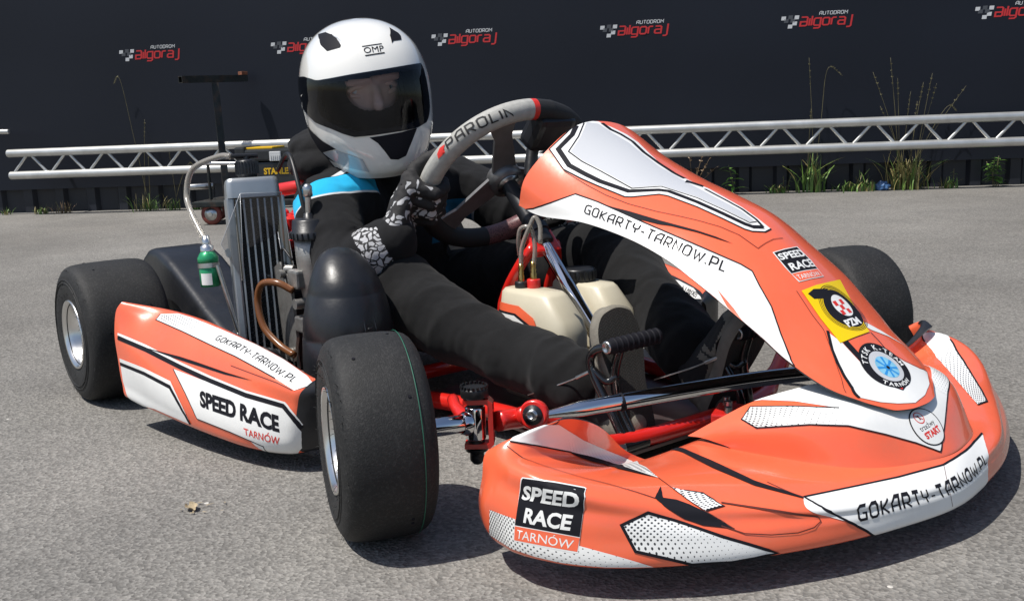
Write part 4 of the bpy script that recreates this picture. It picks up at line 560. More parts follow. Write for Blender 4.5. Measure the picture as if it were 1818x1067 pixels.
# ---------------------------------------------------------------- setting
def asphalt():
    m=bpy.data.materials.new('worn_asphalt'); m.use_nodes=True; n=m.node_tree; b=n.nodes['Principled BSDF']; L=n.links
    tc=n.nodes.new('ShaderNodeTexCoord')
    def noise(sc,det=6,ro=.6):
        k=n.nodes.new('ShaderNodeTexNoise'); k.inputs['Scale'].default_value=sc; k.inputs['Detail'].default_value=det; k.inputs['Roughness'].default_value=ro; L.new(tc.outputs['Object'],k.inputs['Vector']); return k.outputs['Fac']
    v=n.nodes.new('ShaderNodeTexVoronoi'); v.inputs['Scale'].default_value=210; L.new(tc.outputs['Object'],v.inputs['Vector'])
    cr=n.nodes.new('ShaderNodeValToRGB'); e=cr.color_ramp.elements
    e[0].position=.0; e[0].color=(.150,.146,.138,1); e[1].position=1; e[1].color=(.29,.281,.264,1); e.new(.5).color=(.215,.209,.197,1)
    sep=n.nodes.new('ShaderNodeSeparateColor'); L.new(v.outputs['Color'],sep.inputs[0])
    L.new(sep.outputs[0],cr.inputs['Fac'])
    r2_=n.nodes.new('ShaderNodeValToRGB'); e=r2_.color_ramp.elements; e[0].position=.3; e[0].color=(.72,.71,.70,1); e[1].position=.72; e[1].color=(1.12,1.1,1.07,1)
    L.new(noise(1.3,8,.65),r2_.inputs['Fac'])
    r3=n.nodes.new('ShaderNodeValToRGB'); e=r3.color_ramp.elements; e[0].position=.30; e[0].color=(.74,.73,.72,1); e[1].position=.5; e[1].color=(1,1,1,1)
    L.new(noise(95,5,.7),r3.inputs['Fac'])
    def mul(a,c):
        k=n.nodes.new('ShaderNodeMix'); k.data_type='RGBA'; k.blend_type='MULTIPLY'; k.inputs['Factor'].default_value=1; L.new(a,k.inputs['A']); L.new(c,k.inputs['B']); return k.outputs['Result']
    # scattered pale grit and a few broad darker wear patches
    v2=n.nodes.new('ShaderNodeTexVoronoi'); v2.inputs['Scale'].default_value=16; v2.inputs['Randomness'].default_value=1; L.new(tc.outputs['Object'],v2.inputs['Vector'])
    k=n.nodes.new('ShaderNodeMath'); k.operation='LESS_THAN'; k.inputs[1].default_value=.055; L.new(v2.outputs['Distance'],k.inputs[0])
    s2=n.nodes.new('ShaderNodeSeparateColor'); L.new(v2.outputs['Color'],s2.inputs[0]); k2=n.nodes.new('ShaderNodeMath'); k2.operation='GREATER_THAN'; k2.inputs[1].default_value=.80; L.new(s2.outputs[1],k2.inputs[0])
    k3=n.nodes.new('ShaderNodeMath'); k3.operation='MULTIPLY'; L.new(k.outputs[0],k3.inputs[0]); L.new(k2.outputs[0],k3.inputs[1])
    r4=n.nodes.new('ShaderNodeValToRGB'); e=r4.color_ramp.elements; e[0].position=.36; e[0].color=(.80,.79,.78,1); e[1].position=.56; e[1].color=(1,1,1,1)
    L.new(noise(.35,5,.6),r4.inputs['Fac'])
    gm=n.nodes.new('ShaderNodeMix'); gm.data_type='RGBA'; gm.inputs['B'].default_value=(.52,.50,.46,1); L.new(k3.outputs[0],gm.inputs['Factor'])
    L.new(mul(mul(mul(cr.outputs[0],r2_.outputs[0]),r3.outputs[0]),r4.outputs[0]),gm.inputs['A']); L.new(gm.outputs['Result'],b.inputs['Base Color'])
    b.inputs['Roughness'].default_value=.85; b.inputs['Specular IOR Level'].default_value=.3
    ad=n.nodes.new('ShaderNodeMath'); ad.operation='ADD'; L.new(v.outputs['Distance'],ad.inputs[0]); L.new(noise(95,5,.7),ad.inputs[1])
    bp=n.nodes.new('ShaderNodeBump'); bp.inputs['Distance'].default_value=.0017; bp.inputs['Strength'].default_value=1; bp.invert=False
    L.new(ad.outputs[0],bp.inputs['Height']); L.new(bp.outputs['Normal'],b.inputs['Normal'])
    return m
mb=MB(); mb.add([(-150,-150,0),(150,-150,0),(150,150,0),(-150,150,0)],[(0,1,2,3)]); g=mb.build('ground',asphalt()); tag(g,kind='structure')
WN=Vector((-.70448,.70972,0)); WT=Vector((.70972,.70448,0)); W0=Vector((-3.41020,3.42260,0))
def wl(s,z,d=0): return W0+WT*s-WN*d+Vector((0,0,z))     # along the wall, height, distance in front of it
M['banner']=mat('navy_banner_vinyl',(.0052,.0075,.0145),.5,var=.12,vscale=.8,spec=.3,bump=.004,bscale=1.1)
M['sheet']=mat('dark_corrugated_sheet',(.012,.014,.022),.5,var=.3,vscale=3)
def bdisp(s,z): return .02+.006*math.sin(s*2.1+z*1.3)+.003*math.sin(s*4.3-z*2.2)+.0035*math.sin(z*8+s*.7)*(1 if s>0 else .4)
# banner (gently waved sheet hung on a corrugated hoarding)
def banner():
    root=thing('banner_wall',W0,'long black banner wall printed with a row of red and white logos behind the kart','wall')
    mb=MB(); ss=np.linspace(-9,7,321); zs=np.linspace(.16,2.3,44); G=[]
    for s in ss: G.append([wl(s,z,bdisp(s,z)) for z in zs])
    mb.grid(np.array(G)); 
    mb.grid(np.array([[Vector(p)+WN*.004 for p in r] for r in G]),flip=True)
    b=mb.build('banner',M['banner'],root,recalc=False)
    mb=MB(); prof=[]; s=-9
    while s<7: prof+= [(s,0),(s+.13,0),(s+.15,.03),(s+.21,.03)]; s+=.23
    mb.grid(np.array([[wl(a,z,d-.045) for z in (0,2.35)] for a,d in prof]),m=0)
    for fz,(vs) in enumerate([0]): pass
    for i in range(len(mb.sm)): mb.sm[i]=False
    mb.add([wl(-9,0,-.06),wl(7,0,-.06),wl(7,2.35,-.06),wl(-9,2.35,-.06)],[(0,1,2,3)],0,False)
    mb.build('corrugated_sheet',M['sheet'],root)
    return root,b
wallroot,bannerobj=banner()
M['truss']=mat('silver_truss_aluminium',(.60,.60,.58),.42,metal=.75,var=.12,vscale=9,dirt=(.3,.28,.25),damt=.3)
def truss():
    root=thing('truss_barrier',wl(0,0,.2),'long silver ladder truss barrier lying along the foot of the black banner wall','barrier')
    mb=MB(); a,b=-4.19,4.6; d=.2; zt,zb=.413,.268
    for nm,z in (('chord',zt),('chord',zb)):
        m2=MB(); m2.cyl(wl(a,z,d),wl(b,z,d),.0265,n=18,bev=.006); m2.build(nm,M['truss'],root)
    mb=MB(); p=.1345; s=a+.035; k=0
    while s<b-.15:
        z0,z1=(zb+.02,zt-.02) if k%2==0 else (zt-.02,zb+.02)
        m2=MB(); m2.cyl(wl(s,z0,d),wl(s+.095,z1,d),.0095,n=10,caps=False); m2.build('brace',M['truss'],root); s+=p; k+=1
    for s in (a+.3,-1.2,1.55,4.3):
        m2=MB(); m2.cyl(wl(s,zb,d-.02),wl(s,zb,.02),.012,n=10); m2.build('bracket',M['sheet'],root)
    mb=MB(); mb.cyl(wl(a-.9,.575,d),wl(a+.03,.555,d),.016,n=14,bev=.006); o=mb.build('rail_end',M['truss']); 
    tag(o,'short pale tube end just above the left end of the silver truss','tube')
    return root
truss()
# ---------------------------------------------------------------- go-kart
kart=thing('go_kart',(-.25,0,0),'orange and white racing go-kart with black slick tyres parked on the asphalt','go-kart')
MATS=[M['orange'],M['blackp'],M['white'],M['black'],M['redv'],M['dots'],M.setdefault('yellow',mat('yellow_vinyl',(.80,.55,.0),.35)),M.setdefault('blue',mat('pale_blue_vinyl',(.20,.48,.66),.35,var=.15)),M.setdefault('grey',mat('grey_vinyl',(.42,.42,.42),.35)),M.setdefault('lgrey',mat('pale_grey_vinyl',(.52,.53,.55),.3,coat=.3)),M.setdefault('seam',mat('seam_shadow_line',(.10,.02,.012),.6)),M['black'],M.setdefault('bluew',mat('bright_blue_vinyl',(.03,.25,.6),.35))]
# fairings
def fairing(names,label,part):
    mb=MB()
    for n_ in names:
        skin(mb,n_,0,.003,1,mf=(lambda u,v:1 if (u>=5.62 or v<1 or v>=5.95) else 0) if n_.startswith('pod') else None)
        add_decals(mb,n_)
    return mb.build(part,MATS,kart,recalc=False)
fairing(['nose','hood'],None,'nose_fairing'); fairing(['nassau'],None,'steering_fairing'); fairing(['pod'],None,'side_pod'); fairing(['podfar'],None,'side_pod')
# wheels
def wheel(c,axis,Rt,wd,rr,gl=False):
    c=Vector(c); ax=Vector(axis).normalized(); h=wd/2
    e=bpy.data.objects.new('wheel',None); scene.collection.objects.link(e); e.parent=kart; e.location=c-P3(kart); e.empty_display_size=.05
    q=(Rt-rr)/.066
    prof=[(-h+.008,rr-.006),(-h+.002,rr+.004),(-h-.003,rr+.02*q),(-h-.003,rr+.036*q),(-h-.001,Rt-.021),(-h+.005,Rt-.0085),(-h+.014,Rt-.003),(-h+.03,Rt-.0008),(-h*.3,Rt),(h*.3,Rt),(h-.03,Rt-.0008),(h-.014,Rt-.003),(h-.005,Rt-.0085),(h+.001,Rt-.021),(h+.003,rr+.036*q),(h+.003,rr+.02*q),(h-.002,rr+.004),(h-.008,rr-.006)]
    fine=[]
    for p,p2 in zip(prof,prof[1:]): fine+=[p,((p[0]+p2[0])/2,(p[1]+p2[1])/2)]
    fine.append(prof[-1]); fine=[(t*.5+(fine[max(i-1,0)][0]+fine[min(i+1,len(fine)-1)][0])*.25,r*.5+(fine[max(i-1,0)][1]+fine[min(i+1,len(fine)-1)][1])*.25) for i,(t,r) in enumerate(fine)]
    mb=MB(); mb.lathe(c,ax,fine,112,0)
    for t,r in ((h-.0065,Rt-.0135),(h-.001,Rt-.0225),(h+.0015,Rt-.029),(h+.0025,Rt-.0355)):
        mb.lathe(c,ax,[(t-.003,r+.0012),(t+.0016,r+.0008),(t+.002,r-.0008),(t-.003,r-.0012)],112,0)
    u=ax.orthogonal().normalized(); v=ax.cross(u)
    rg=random.Random(int(abs(c.x*1000+c.y*77)))
    for k in range(150):      # moulding hairs of a slick
        a=rg.uniform(0,6.283); d=u*math.cos(a)+v*math.sin(a)
        if rg.random()<.6: t,r=h-rg.uniform(.004,.012),Rt-.012
        else: t,r=h+.003,rg.uniform(rr+.01,Rt-.03)
        p=c+ax*t+d*r; dr=(d*rg.uniform(.3,1)+ax*rg.uniform(.2,1)+u*rg.uniform(-.4,.4)+v*rg.uniform(-.4,.4)).normalized(); l=rg.uniform(.004,.009)
        mb.tube([p,p+dr*l*.6,p+dr*l+Vector((0,0,-.0015))],[.0005,.0002],n=3,smooth=0)
    if gl:
        for t0_ in (-h+.0205,): mb.lathe(c,ax,[(t0_,Rt+.0001),(t0_+.0006,Rt+.0004),(t0_+.0012,Rt+.0001)],112,1)
    for k in range(16):
        a=rg.uniform(0,6.283); t=rg.choice((-h*.45,h*.5))+rg.uniform(-.004,.004); d=u*math.cos(a)+v*math.sin(a); mb.cyl(c+ax*t+d*(Rt-.002),c+ax*t+d*(Rt+.0003),.0022,n=8,m=2)
    mb.build('tyre',[M['rubber'],M.setdefault('gline',mat('green_tyre_line',(.01,.10,.06),.6)),M['black']],e)
    mb=MB()
    mb.lathe(c,ax,[(-h+.006,rr-.008),(-h+.001,rr+.004),(-h+.003,rr+.0055),(-h+.012,rr-.002),(-h+.03,rr-.006),(h-.03,rr-.006),(h-.012,rr-.002),(h-.003,rr+.0055),(h+.001,rr+.0045),(h,rr+.001),(h-.008,rr-.004),(h-.016,rr-.009),(h-.05,rr-.011),(h-.056,rr-.014),(h-.058,.034),(h-.053,.032),(h-.046,.03),(h-.044,.026),(h-.044,.0)],64,0)
    for k in range(3):
        a=2*math.pi*k/3+.4; d=u*math.cos(a)+v*math.sin(a); mb.cyl(c+ax*(h-.058)+d*.045,c+ax*(h-.046)+d*.045,.0065,n=8)
    mb.build('rim',M['alu'],e)
    return e
ST=R(-20); fl=Vector((math.cos(ST),math.sin(ST),0)); sd=Vector((-fl.y,fl.x,0))
FRC=Vector((.020,-.551,.137)); FLC=Vector((.0,.548,.133))
wheel(FRC,-sd,.137,.119,.0665,True); wheel(FLC,sd,.133,.128,.0665)
wheel((-.99,-.588,.142),(0,-1,0),.142,.165,.066); wheel((-.99,.588,.142),(0,1,0),.142,.165,.066)
# ---------------------------------------------------------------- kart mechanics
M['tankplastic']=mat('milky_tank_plastic',(.55,.50,.38),.4,var=.06,vscale=14,spec=.5)
M['brass']=mat('brass',(.55,.36,.12),.3,metal=1)
M['greenanod']=mat('green_anodised',(.02,.30,.12),.35,metal=.35,coat=.3)
M['greygrip']=mat('grey_woven_grip',(.36,.355,.33),.55,bump=.0006,bscale=700,var=.12,vscale=90)
M['blackgrip']=mat('black_grip',(.012,.012,.013),.7,bump=.0005,bscale=500)
M['clearhose']=mat('clear_hose',(.50,.47,.42),.2,spec=.6)
M['clearhose'].node_tree.nodes['Principled BSDF'].inputs['Transmission Weight'].default_value=.6
M['hose']=mat('brown_fuel_hose',(.16,.06,.02),.25)
M['blackrub']=mat('black_rubber_hose',(.01,.01,.011),.45)
M['greyspoke']=mat('grey_anodised_plate',(.22,.22,.225),.42,metal=.7,var=.1,vscale=40)
M['redplast']=mat('red_head_cover',(.62,.02,.016),.35,coat=.3)
M['sparkle']=mat('speckled_grip',(.12,.05,.05),.4,var=.9,vscale=500)
def part(name,mb,m,parent=kart,**k): return mb.build(name,m,parent,**k)
V=Vector
# steering wheel
sw=bpy.data.objects.new('steering_wheel',None); scene.collection.objects.link(sw); sw.parent=kart; sw.location=V(HUB)-P3(kart); sw.empty_display_size=.1
L_=SURF['rim']; mb=MB(); us=np.linspace(0,L_.nu-1,(L_.nu-1)*4+1); vv=np.linspace(0,12,25)
U_,V_=np.meshgrid(us,vv,indexing='ij'); G=L_.S(U_,V_)
def rimmat(i,j):
    a=(-10+us[i]*15)%360
    return 1 if (a>=358 or a<3) else 2 if a>272 or 118<a<=188 else 3 if 188<a<238 else 0
mb.grid(G,mf=rimmat)
MI.update(redv=1,black=2); add_decals(mb,'rim'); MI.update(redv=4,black=3)
part('grip',mb,[M['greygrip'],M['redv'],M['blackgrip'],M['sparkle']],sw)
hub=V(HUB); nn=V(NN); eu=V(EU); ey=V(EY)
mb=MB()
for a in (25,145,265):
    d=V(er(R(a))); t=nn.cross(d); w0_,w1_=.026,.022
    pl=[(.0,-w0_),(.06,-w0_*.85),(.11,-w1_*.8),(.155,-w1_*1.35),(.155,w1_*1.35),(.11,w1_*.8),(.06,w0_*.85),(.0,w0_)]
    mb.prism(pl,None,-.004+.0008*(a/145),.002+.0008*(a/145),o=hub,X=d,Y=t,Z=nn)
part('spoke_plate',mb,M['greyspoke'],sw)
mb=MB(); mb.lathe(hub,nn,[(-.02,.0),(-.02,.034),(.005,.034),(.012,.031),(.012,.0)],32); part('hub',mb,M['greyspoke'],sw)
mb=MB(); mb.lathe(hub-nn*.004,-nn,[(.016,.0),(.016,.024),(.020,.024),(.021,.013),(.024,.012),(.032,.010),(.033,.0)],24); part('hub_bolt',mb,M['steel'],sw)
# lap timer behind the rim
mb=MB(); c=hub+eu*.075+V((.035,.045,.03)); ro=Matrix((eu,V((0,1,0)),-eu.cross(V((0,1,0))))).transposed()
mb.box(c,(.075,.088,.045),ro,bev=.014); part('lap_timer',mb,M['blackp'])
mb=MB(); mb.cyl(hub+V((.05,.02,-.02)),hub+V((.035,.045,.05)),.012,n=12); part('timer_bracket',mb,M['blackp'])
# column
cd=V((.68,0,-.733)); c0=hub-nn*.015
mb=MB(); mb.cyl(c0+cd*.13,V((-.118,0,.137)),.0125,n=24); part('steering_column',mb,M['chrome'])
mb=MB(); mb.cyl(c0,c0+cd*.10,.016,n=24); mb.cyl(c0+cd*.10,c0+cd*.155,.021,n=24,bev=.003); mb.cyl(c0+cd*.115,c0+cd*.128,.025,n=24); part('column_sleeve',mb,M['blackp'])
mb=MB()
for y in (-.05,.05):
    mb.tube([c0+cd*.14+V((.01,y*.5,-.01)),V((-.30,y*.9,.27)),V((-.34,y*1.1,.2)),V((-.36,y*1.5,.06))],.0105,n=12)
part('column_strut',mb,M['redpaint'])
mb=MB(); mb.box(c0+cd*.145+V((0,0,-.004)),(.05,.06,.02),Matrix((cd,V((0,1,0)),cd.cross(V((0,1,0))))).transposed(),bev=.005); part('column_clamp',mb,M['redpaint'])
mb=MB(); mb.box(V((-.205,.03,.372)),(.085,.014,.03),Euler((0,R(-12),0)).to_matrix(),bev=.003); part('fairing_bracket',mb,M['steel'])
# fuel tank
def rloft(rows,n=28,p=3.2):   # rows: centre, half x, half y, z
    G=[]
    for cx,cy,hx,hy,z in rows:
        G.append([(cx+hx*math.copysign(abs(math.cos(a))**(2/p),math.cos(a)),cy+hy*math.copysign(abs(math.sin(a))**(2/p),math.sin(a)),z) for a in [2*math.pi*k/n for k in range(n)]])
    return np.array(G)
mb=MB()
for cy,cx in ((-.066,-.212),(.058,-.215)):
    mb.grid(rloft([(cx,cy,0,0,.045),(cx,cy,.088,.036,.045),(cx,cy,.094,.042,.06),(cx,cy,.094,.042,.17),(cx-.004,cy,.090,.040,.195),(cx-.020,cy,.070,.033,.232),(cx-.021,cy,.064,.028,.238),(cx-.02,cy,0,0,.238)],p=3.8),closev=True)
mb.box((-.278,-.004,.135),(.06,.10,.178),bev=.012); mb.box((-.20,-.004,.085),(.13,.09,.075),bev=.01)
tank=part('fuel_tank',mb,M['tankplastic'])
mb=MB(); mb.cyl((-.245,.052,.234),(-.245,.052,.262),.032,n=28,bev=.004)
for k in range(20): a=R(18*k); mb.box((-.245+.032*math.cos(a),.052+.032*math.sin(a),.250),(.004,.004,.016))
part('tank_cap',mb,M['blackp'],tank)
mb=MB(); mb.cyl((-.268,-.066,.232),(-.268,-.066,.25),.0125,n=16,bev=.002); part('fitting',mb,M['blackp'],tank)
mb=MB(); mb.cyl((-.250,-.052,.234),(-.250,-.052,.254),.0125,n=16,bev=.002); part('fitting',mb,M['redplast'],tank)
for x,y,z in ((-.268,-.066,.25),(-.250,-.052,.254)):
    mb=MB(); mb.lathe((x,y,z),(0,0,1),[(0,.006),(.010,.006),(.012,.0045),(.017,.0055),(.019,.0042),(.024,.0052),(.032,.004),(.032,0)],14); part('barb',mb,M['brass'],tank)
mb=MB(); mb.tube([(-.268,-.066,.268),(-.266,-.064,.31),(-.25,-.055,.352),(-.245,-.048,.366),(-.236,-.044,.35),(-.23,-.05,.32)],.0042,n=10); mb.tube([(-.250,-.052,.272),(-.248,-.048,.31),(-.255,-.05,.345),(-.272,-.06,.345),(-.28,-.06,.32),(-.29,-.05,.29)],.0042,n=10); part('fuel_line',mb,M['clearhose'],tank)
mb=MB()
for k,(m_,w_,l_) in enumerate(((2,.0,.0),)): pass
yf=-.1082
def tank_y(x,z):    # the near wall of the tank, rounded towards its front edge and its shoulder
    hy=.042-max(0,(z-.17)/.025)*.002-max(0,(z-.195)/.037)*.005; q=min(.97,abs(x+.212)/.094); return -.066-hy*(1-q**3.8)**(1/3.8)
def tq(pts,m,e):
    P_=cr_line([V((x,z,0)) for x,z in pts],1,True); n=len(pts); out=[]
    for i in range(n):
        a,b=pts[i],pts[(i+1)%n]
        for k in range(6): out.append((a[0]+(b[0]-a[0])*k/6,a[1]+(b[1]-a[1])*k/6))
    bm=bmesh.new(); bm.faces.new([bm.verts.new((x,z,0)) for x,z in out]); bmesh.ops.triangulate(bm,faces=bm.faces[:])
    for ax_,lo_ in ((0,-.30),(1,.05)):
        for k in range(1,20):
            co=V((0,0,0)); co[ax_]=lo_+.01*k; no=V((0,0,0)); no[ax_]=1; bmesh.ops.bisect_plane(bm,geom=bm.verts[:]+bm.edges[:]+bm.faces[:],dist=1e-6,plane_co=co,plane_no=no)
    bm.verts.index_update(); mb.add([(v.co.x,tank_y(v.co.x,v.co.y)-.0022-e,v.co.y) for v in bm.verts],[[v.index for v in f.verts] for f in bm.faces],m,True); bm.free()
tq([(-.296,.214),(-.230,.214),(-.185,.198),(-.128,.11),(-.128,.06),(-.296,.06)],0,.0006)
tq([(-.296,.200),(-.236,.200),(-.196,.186),(-.142,.104),(-.142,.06),(-.296,.06)],1,.0012)
tq([(-.296,.196),(-.238,.196),(-.200,.182),(-.146,.102),(-.146,.06),(-.296,.06)],2,.0018)
tq([(-.296,.172),(-.198,.172),(-.198,.158),(-.296,.158)],1,.0024)
part('tank_sticker',mb,[M['orange'],M['black'],M['white']],tank)
# front axle: kingpin yokes and stub axles, near and far
def knuckle(sg):
    o=bpy.data.objects.new('stub_axle',None); scene.collection.objects.link(o); o.parent=kart; o.location=V((.03,sg*.392,.121))-P3(kart); o.empty_display_size=.05
    k=V((.03,sg*.392,.121)); q=lambda x,y,z:V((k.x+x,k.y+sg*y,k.z+z))
    mb=MB(); mb.cyl(q(0,0,-.024),q(0,0,.024),.0145,n=24,bev=.002); 
    wc=(FRC if sg<0 else FLC)
    ax=(wc-k); mb.cyl(k+ax*.1,k+ax*.50,.0135,n=24,bev=.002); mb.lathe(k+ax*.08,ax,[(0,.017),(.006,.0175),(.012,.0145)],20); part('spindle',mb,M['chrome'],o)
    mb=MB(); mb.cyl(k+ax*.48,k+ax*.95,.0115,n=20); mb.cyl(k+ax*.60,k+ax*.80,.021,n=20,bev=.003); part('axle_spacer',mb,M['blackp'],o)
    mb=MB(); t=.0045
    pts=[(-.016,.036),(.020,.036),(.026,.030),(.026,-.030),(.020,-.036),(-.016,-.036)]
    inn=[(-.016,-.029),(.017,-.029),(.019,-.027),(.019,.027),(.017,.029),(-.016,.029)]
    vs=[]; n=6; od=V((-.66,sg*.75,0)); wd_=V((.75,sg*.66,0))       # opening direction of the C and the axis across its strap
    for d in (-.012,.012): vs+=[k-od*a+wd_*d+V((0,0,b)) for a,b in pts]+[k-od*a+wd_*d+V((0,0,b)) for a,b in inn[::-1]]
    fs=[]
    for i in range(n-1):
        fs+=[(i,i+1,n+i+1,n+i),(12+i,12+n+i,12+n+i+1,12+i+1),(i,12+i,12+i+1,i+1),(n+i,n+i+1,12+n+i+1,12+n+i)]
    fs+=[(0,n,12+n,12),(n-1,12+n-1,12+2*n-1,2*n-1)]
    mb.add(vs,fs,0,False); part('kingpin_bracket',mb,M['redpaint'],o)
    mb=MB(); mb.cyl(q(0,0,.037),q(0,0,.052),.020,n=24,bev=.003)
    for i in range(18): a=R(20*i); mb.box(q(.0185*math.cos(a),.0185*math.sin(a),.0535),(.003,.003,.004))
    part('top_nut',mb,M['darkmetal'],o); mb=MB(); mb.cyl(q(0,0,.024),q(0,0,.0365),.012,n=16); mb.cyl(q(0,0,-.0365),q(0,0,-.024),.012,n=16); mb.cyl(q(0,0,-.036),q(0,0,.036),.006,n=10); part('kingpin',mb,M['darkmetal'],o); mb=MB()
    mb.lathe(q(0,0,-.037),(0,0,-1),[(0,.016),(.004,.016),(.005,.010),(.012,.0105),(.018,.0105),(.024,.006),(.026,0)],16); part('kingpin_bolt',mb,M['darkmetal'],o)
    mb=MB(); mb.tube([q(-.01,.0,-.006),q(-.07,-.015,.004),q(-.10,-.03,.008)],[.013,.009,.009],n=10); part('steering_arm',mb,M['redpaint'],o)
knuckle(-1); knuckle(1)
# chassis tubes
mb=MB()
for sg in (-1,1):
    mb.tube([(.048,sg*.366,.121),(.048,sg*.335,.118),(.05,sg*.29,.11),(.06,sg*.24,.075),(.03,sg*.20,.055),(-.2,sg*.20,.05),(-.5,sg*.28,.05),(-.85,sg*.28,.06),(-1.02,sg*.26,.09)],.015,n=14,smooth=5)
mb.tube([(.06,-.24,.07),(.09,-.15,.05),(.09,.15,.05),(.06,.24,.07)],.014,n=14)
mb.tube([(-.5,-.28,.05),(-.5,.28,.05)],.014,n=14,smooth=0); mb.tube([(-.85,-.28,.06),(-.85,.28,.06)],.014,n=14,smooth=0)
mb.tube([(.04,-.3,.11),(.055,-.325,.122),(.075,-.335,.128)],.014,n=12)
mb.cyl((.078,-.320,.128),(.086,-.332,.131),.0215,n=28,bev=.003); mb.cyl((.078,.320,.128),(.086,.332,.131),.0215,n=28,bev=.003)
part('chassis_frame',mb,M['redpaint'])
mb=MB(); mb.lathe((.0862,-.3322,.1312),(.55,-.83,.15),[(0,.0145),(.003,.0145),(.0035,.008),(.008,.0075),(.0085,.004),(.005,.0035),(.005,0)],20,mf=lambda i,j:1 if i<2 else 0); part('frame_bolt',mb,[M['steel'],M['blackp']])
mb=MB(); mb.box((-.16,0,.032),(.52,.40,.006),bev=.001); part('floor_tray',mb,mat('dark_floor_tray',(.16,.12,.12),.35,metal=.7,var=.15))
# chrome bar across the pedals
mb=MB(); mb.tube([(.088,-.326,.128),(.112,-.265,.131),(.135,-.2,.134),(.20,-.02,.140),(.262,.07,.148)],[.0035,.0112,.0120,.0120,.0120],n=20,smooth=6); part('bumper_bar',mb,M['chrome'])
mb=MB(); mb.tube([(.262,.07,.148),(.268,.078,.149),(.29,.11,.155)],[.0120,.013,.004],n=14,smooth=4); part('bar_end',mb,M['darkmetal']); mb=MB(); mb.cyl((.131,-.2075,.132),(.1345,-.2005,.1335),.0134,n=20); part('cable_tie',mb,M['black'])
# pedals
def pedal(x,y0,y1,z,piv,name):
    e=bpy.data.objects.new('pedal',None); scene.collection.objects.link(e); e.parent=kart; e.location=V(piv)-P3(kart); e.empty_display_size=.05
    mb=MB(); mb.cyl((x,y0,z),(x+.012,y1,z+.004),.0115,n=20,bev=.002)
    for k in range(9):
        t=.12+.82*k/8; c=V((x,y0,z)).lerp(V((x+.012,y1,z+.004)),t); mb.lathe(c-V((0,.0018,0)),V((.012,y1-y0,.004)),[(0,.0115),(.001,.0130),(.0035,.0130),(.0045,.0115)],20)
    part('foot_bar',mb,M['black'],e)
    mb=MB(); mb.lathe((x,y0-.0005,z),(0,-1,0),[(0,.010),(.002,.0095),(.0025,.007),(.001,.006),(.001,0)],18); part('bar_bolt',mb,M['steel'],e)
    mb=MB()
    mb.tube([(x,y0+.012,z),(x-.035,y0+.006,z-.012),(x-.042,y0+.004,z-.04),(x-.008,y0+.01,z-.10),(piv[0],y0+.01,piv[2])],.0075,n=10)
    mb.tube([(x,y0+.03,z),(x-.012,y0+.026,z-.05),(x-.004,y0+.028,z-.10),(piv[0],y0+.03,piv[2])],.0075,n=10)
    mb.tube([(x-.042,y0+.004,z-.04),(x-.02,y0+.015,z-.06),(x-.008,y0+.028,z-.05)],.0065,n=10)
    mb.cyl((piv[0],y0-.0,piv[2]),(piv[0],y0+.05,piv[2]),.011,n=16)
    part('pedal_arm',mb,mat('gloss_black_paint',(.008,.008,.009),.2,coat=.6),e)
    mb=MB(); mb.tube([(x-.04,y0-.002,z-.045),(x-.09,y0-.01,z-.07),(x-.16,y0-.03,z-.10)],.0013,n=6); mb.cyl((x-.04,y0-.002,z-.045),(x-.065,y0-.006,z-.058),.003,n=8); part('cable',mb,M['steel'],e); mb=MB(); mb.cyl((piv[0]+.002,y0-.012,piv[2]),(piv[0]+.002,y0,piv[2]),.009,n=12); part('pivot_bolt',mb,M['steel'],e)
pedal(.066,-.168,-.068,.197,(.095,-.13,.045),'x'); pedal(.13,.06,.15,.19,(.13,.1,.045),'x')
mb=MB(); mb.prism([(.0,0),(.10,0),(.10,.035),(.075,.06),(.05,.045),(.025,.045),(.0,.03)],None,.0,.006,o=(.12,.02,.075),X=(.7,-.7,0),Y=(.2,.2,-.3),Z=(.2,.2,.96)); mb.box((.165,.0,.07),(.05,.07,.03),Euler((0,0,R(30))).to_matrix(),bev=.003); part('pedal_bracket',mb,M['redpaint'])
for p in ((.13,.03,.083),(.16,-.0,.088),(.185,-.03,.09)):
    mb=MB(); mb.cyl(p,V(p)+V((0,0,.009)),.006,n=6); part('bracket_bolt',mb,M['steel'])
# seat
mb=MB(); G=[]
for x,z,w_,h_ in ((-.50,.085,.13,.05),(-.58,.06,.15,.09),(-.70,.05,.165,.14),(-.82,.07,.17,.19),(-.90,.17,.17,.2),(-.94,.30,.165,.15),(-.96,.38,.15,.06)):
    G.append([(x+(.06*abs(t)**2 if z<.2 else .10*abs(t)**2),w_*math.sin(t*1.35)/math.sin(1.35),z+h_*abs(t)**2.4) for t in np.linspace(-1,1,17)])
G=np.array(G); mb.grid(G); mb.grid(G+np.array((-.004,0,-.004)),flip=True); part('seat',mb,M['blackp'])
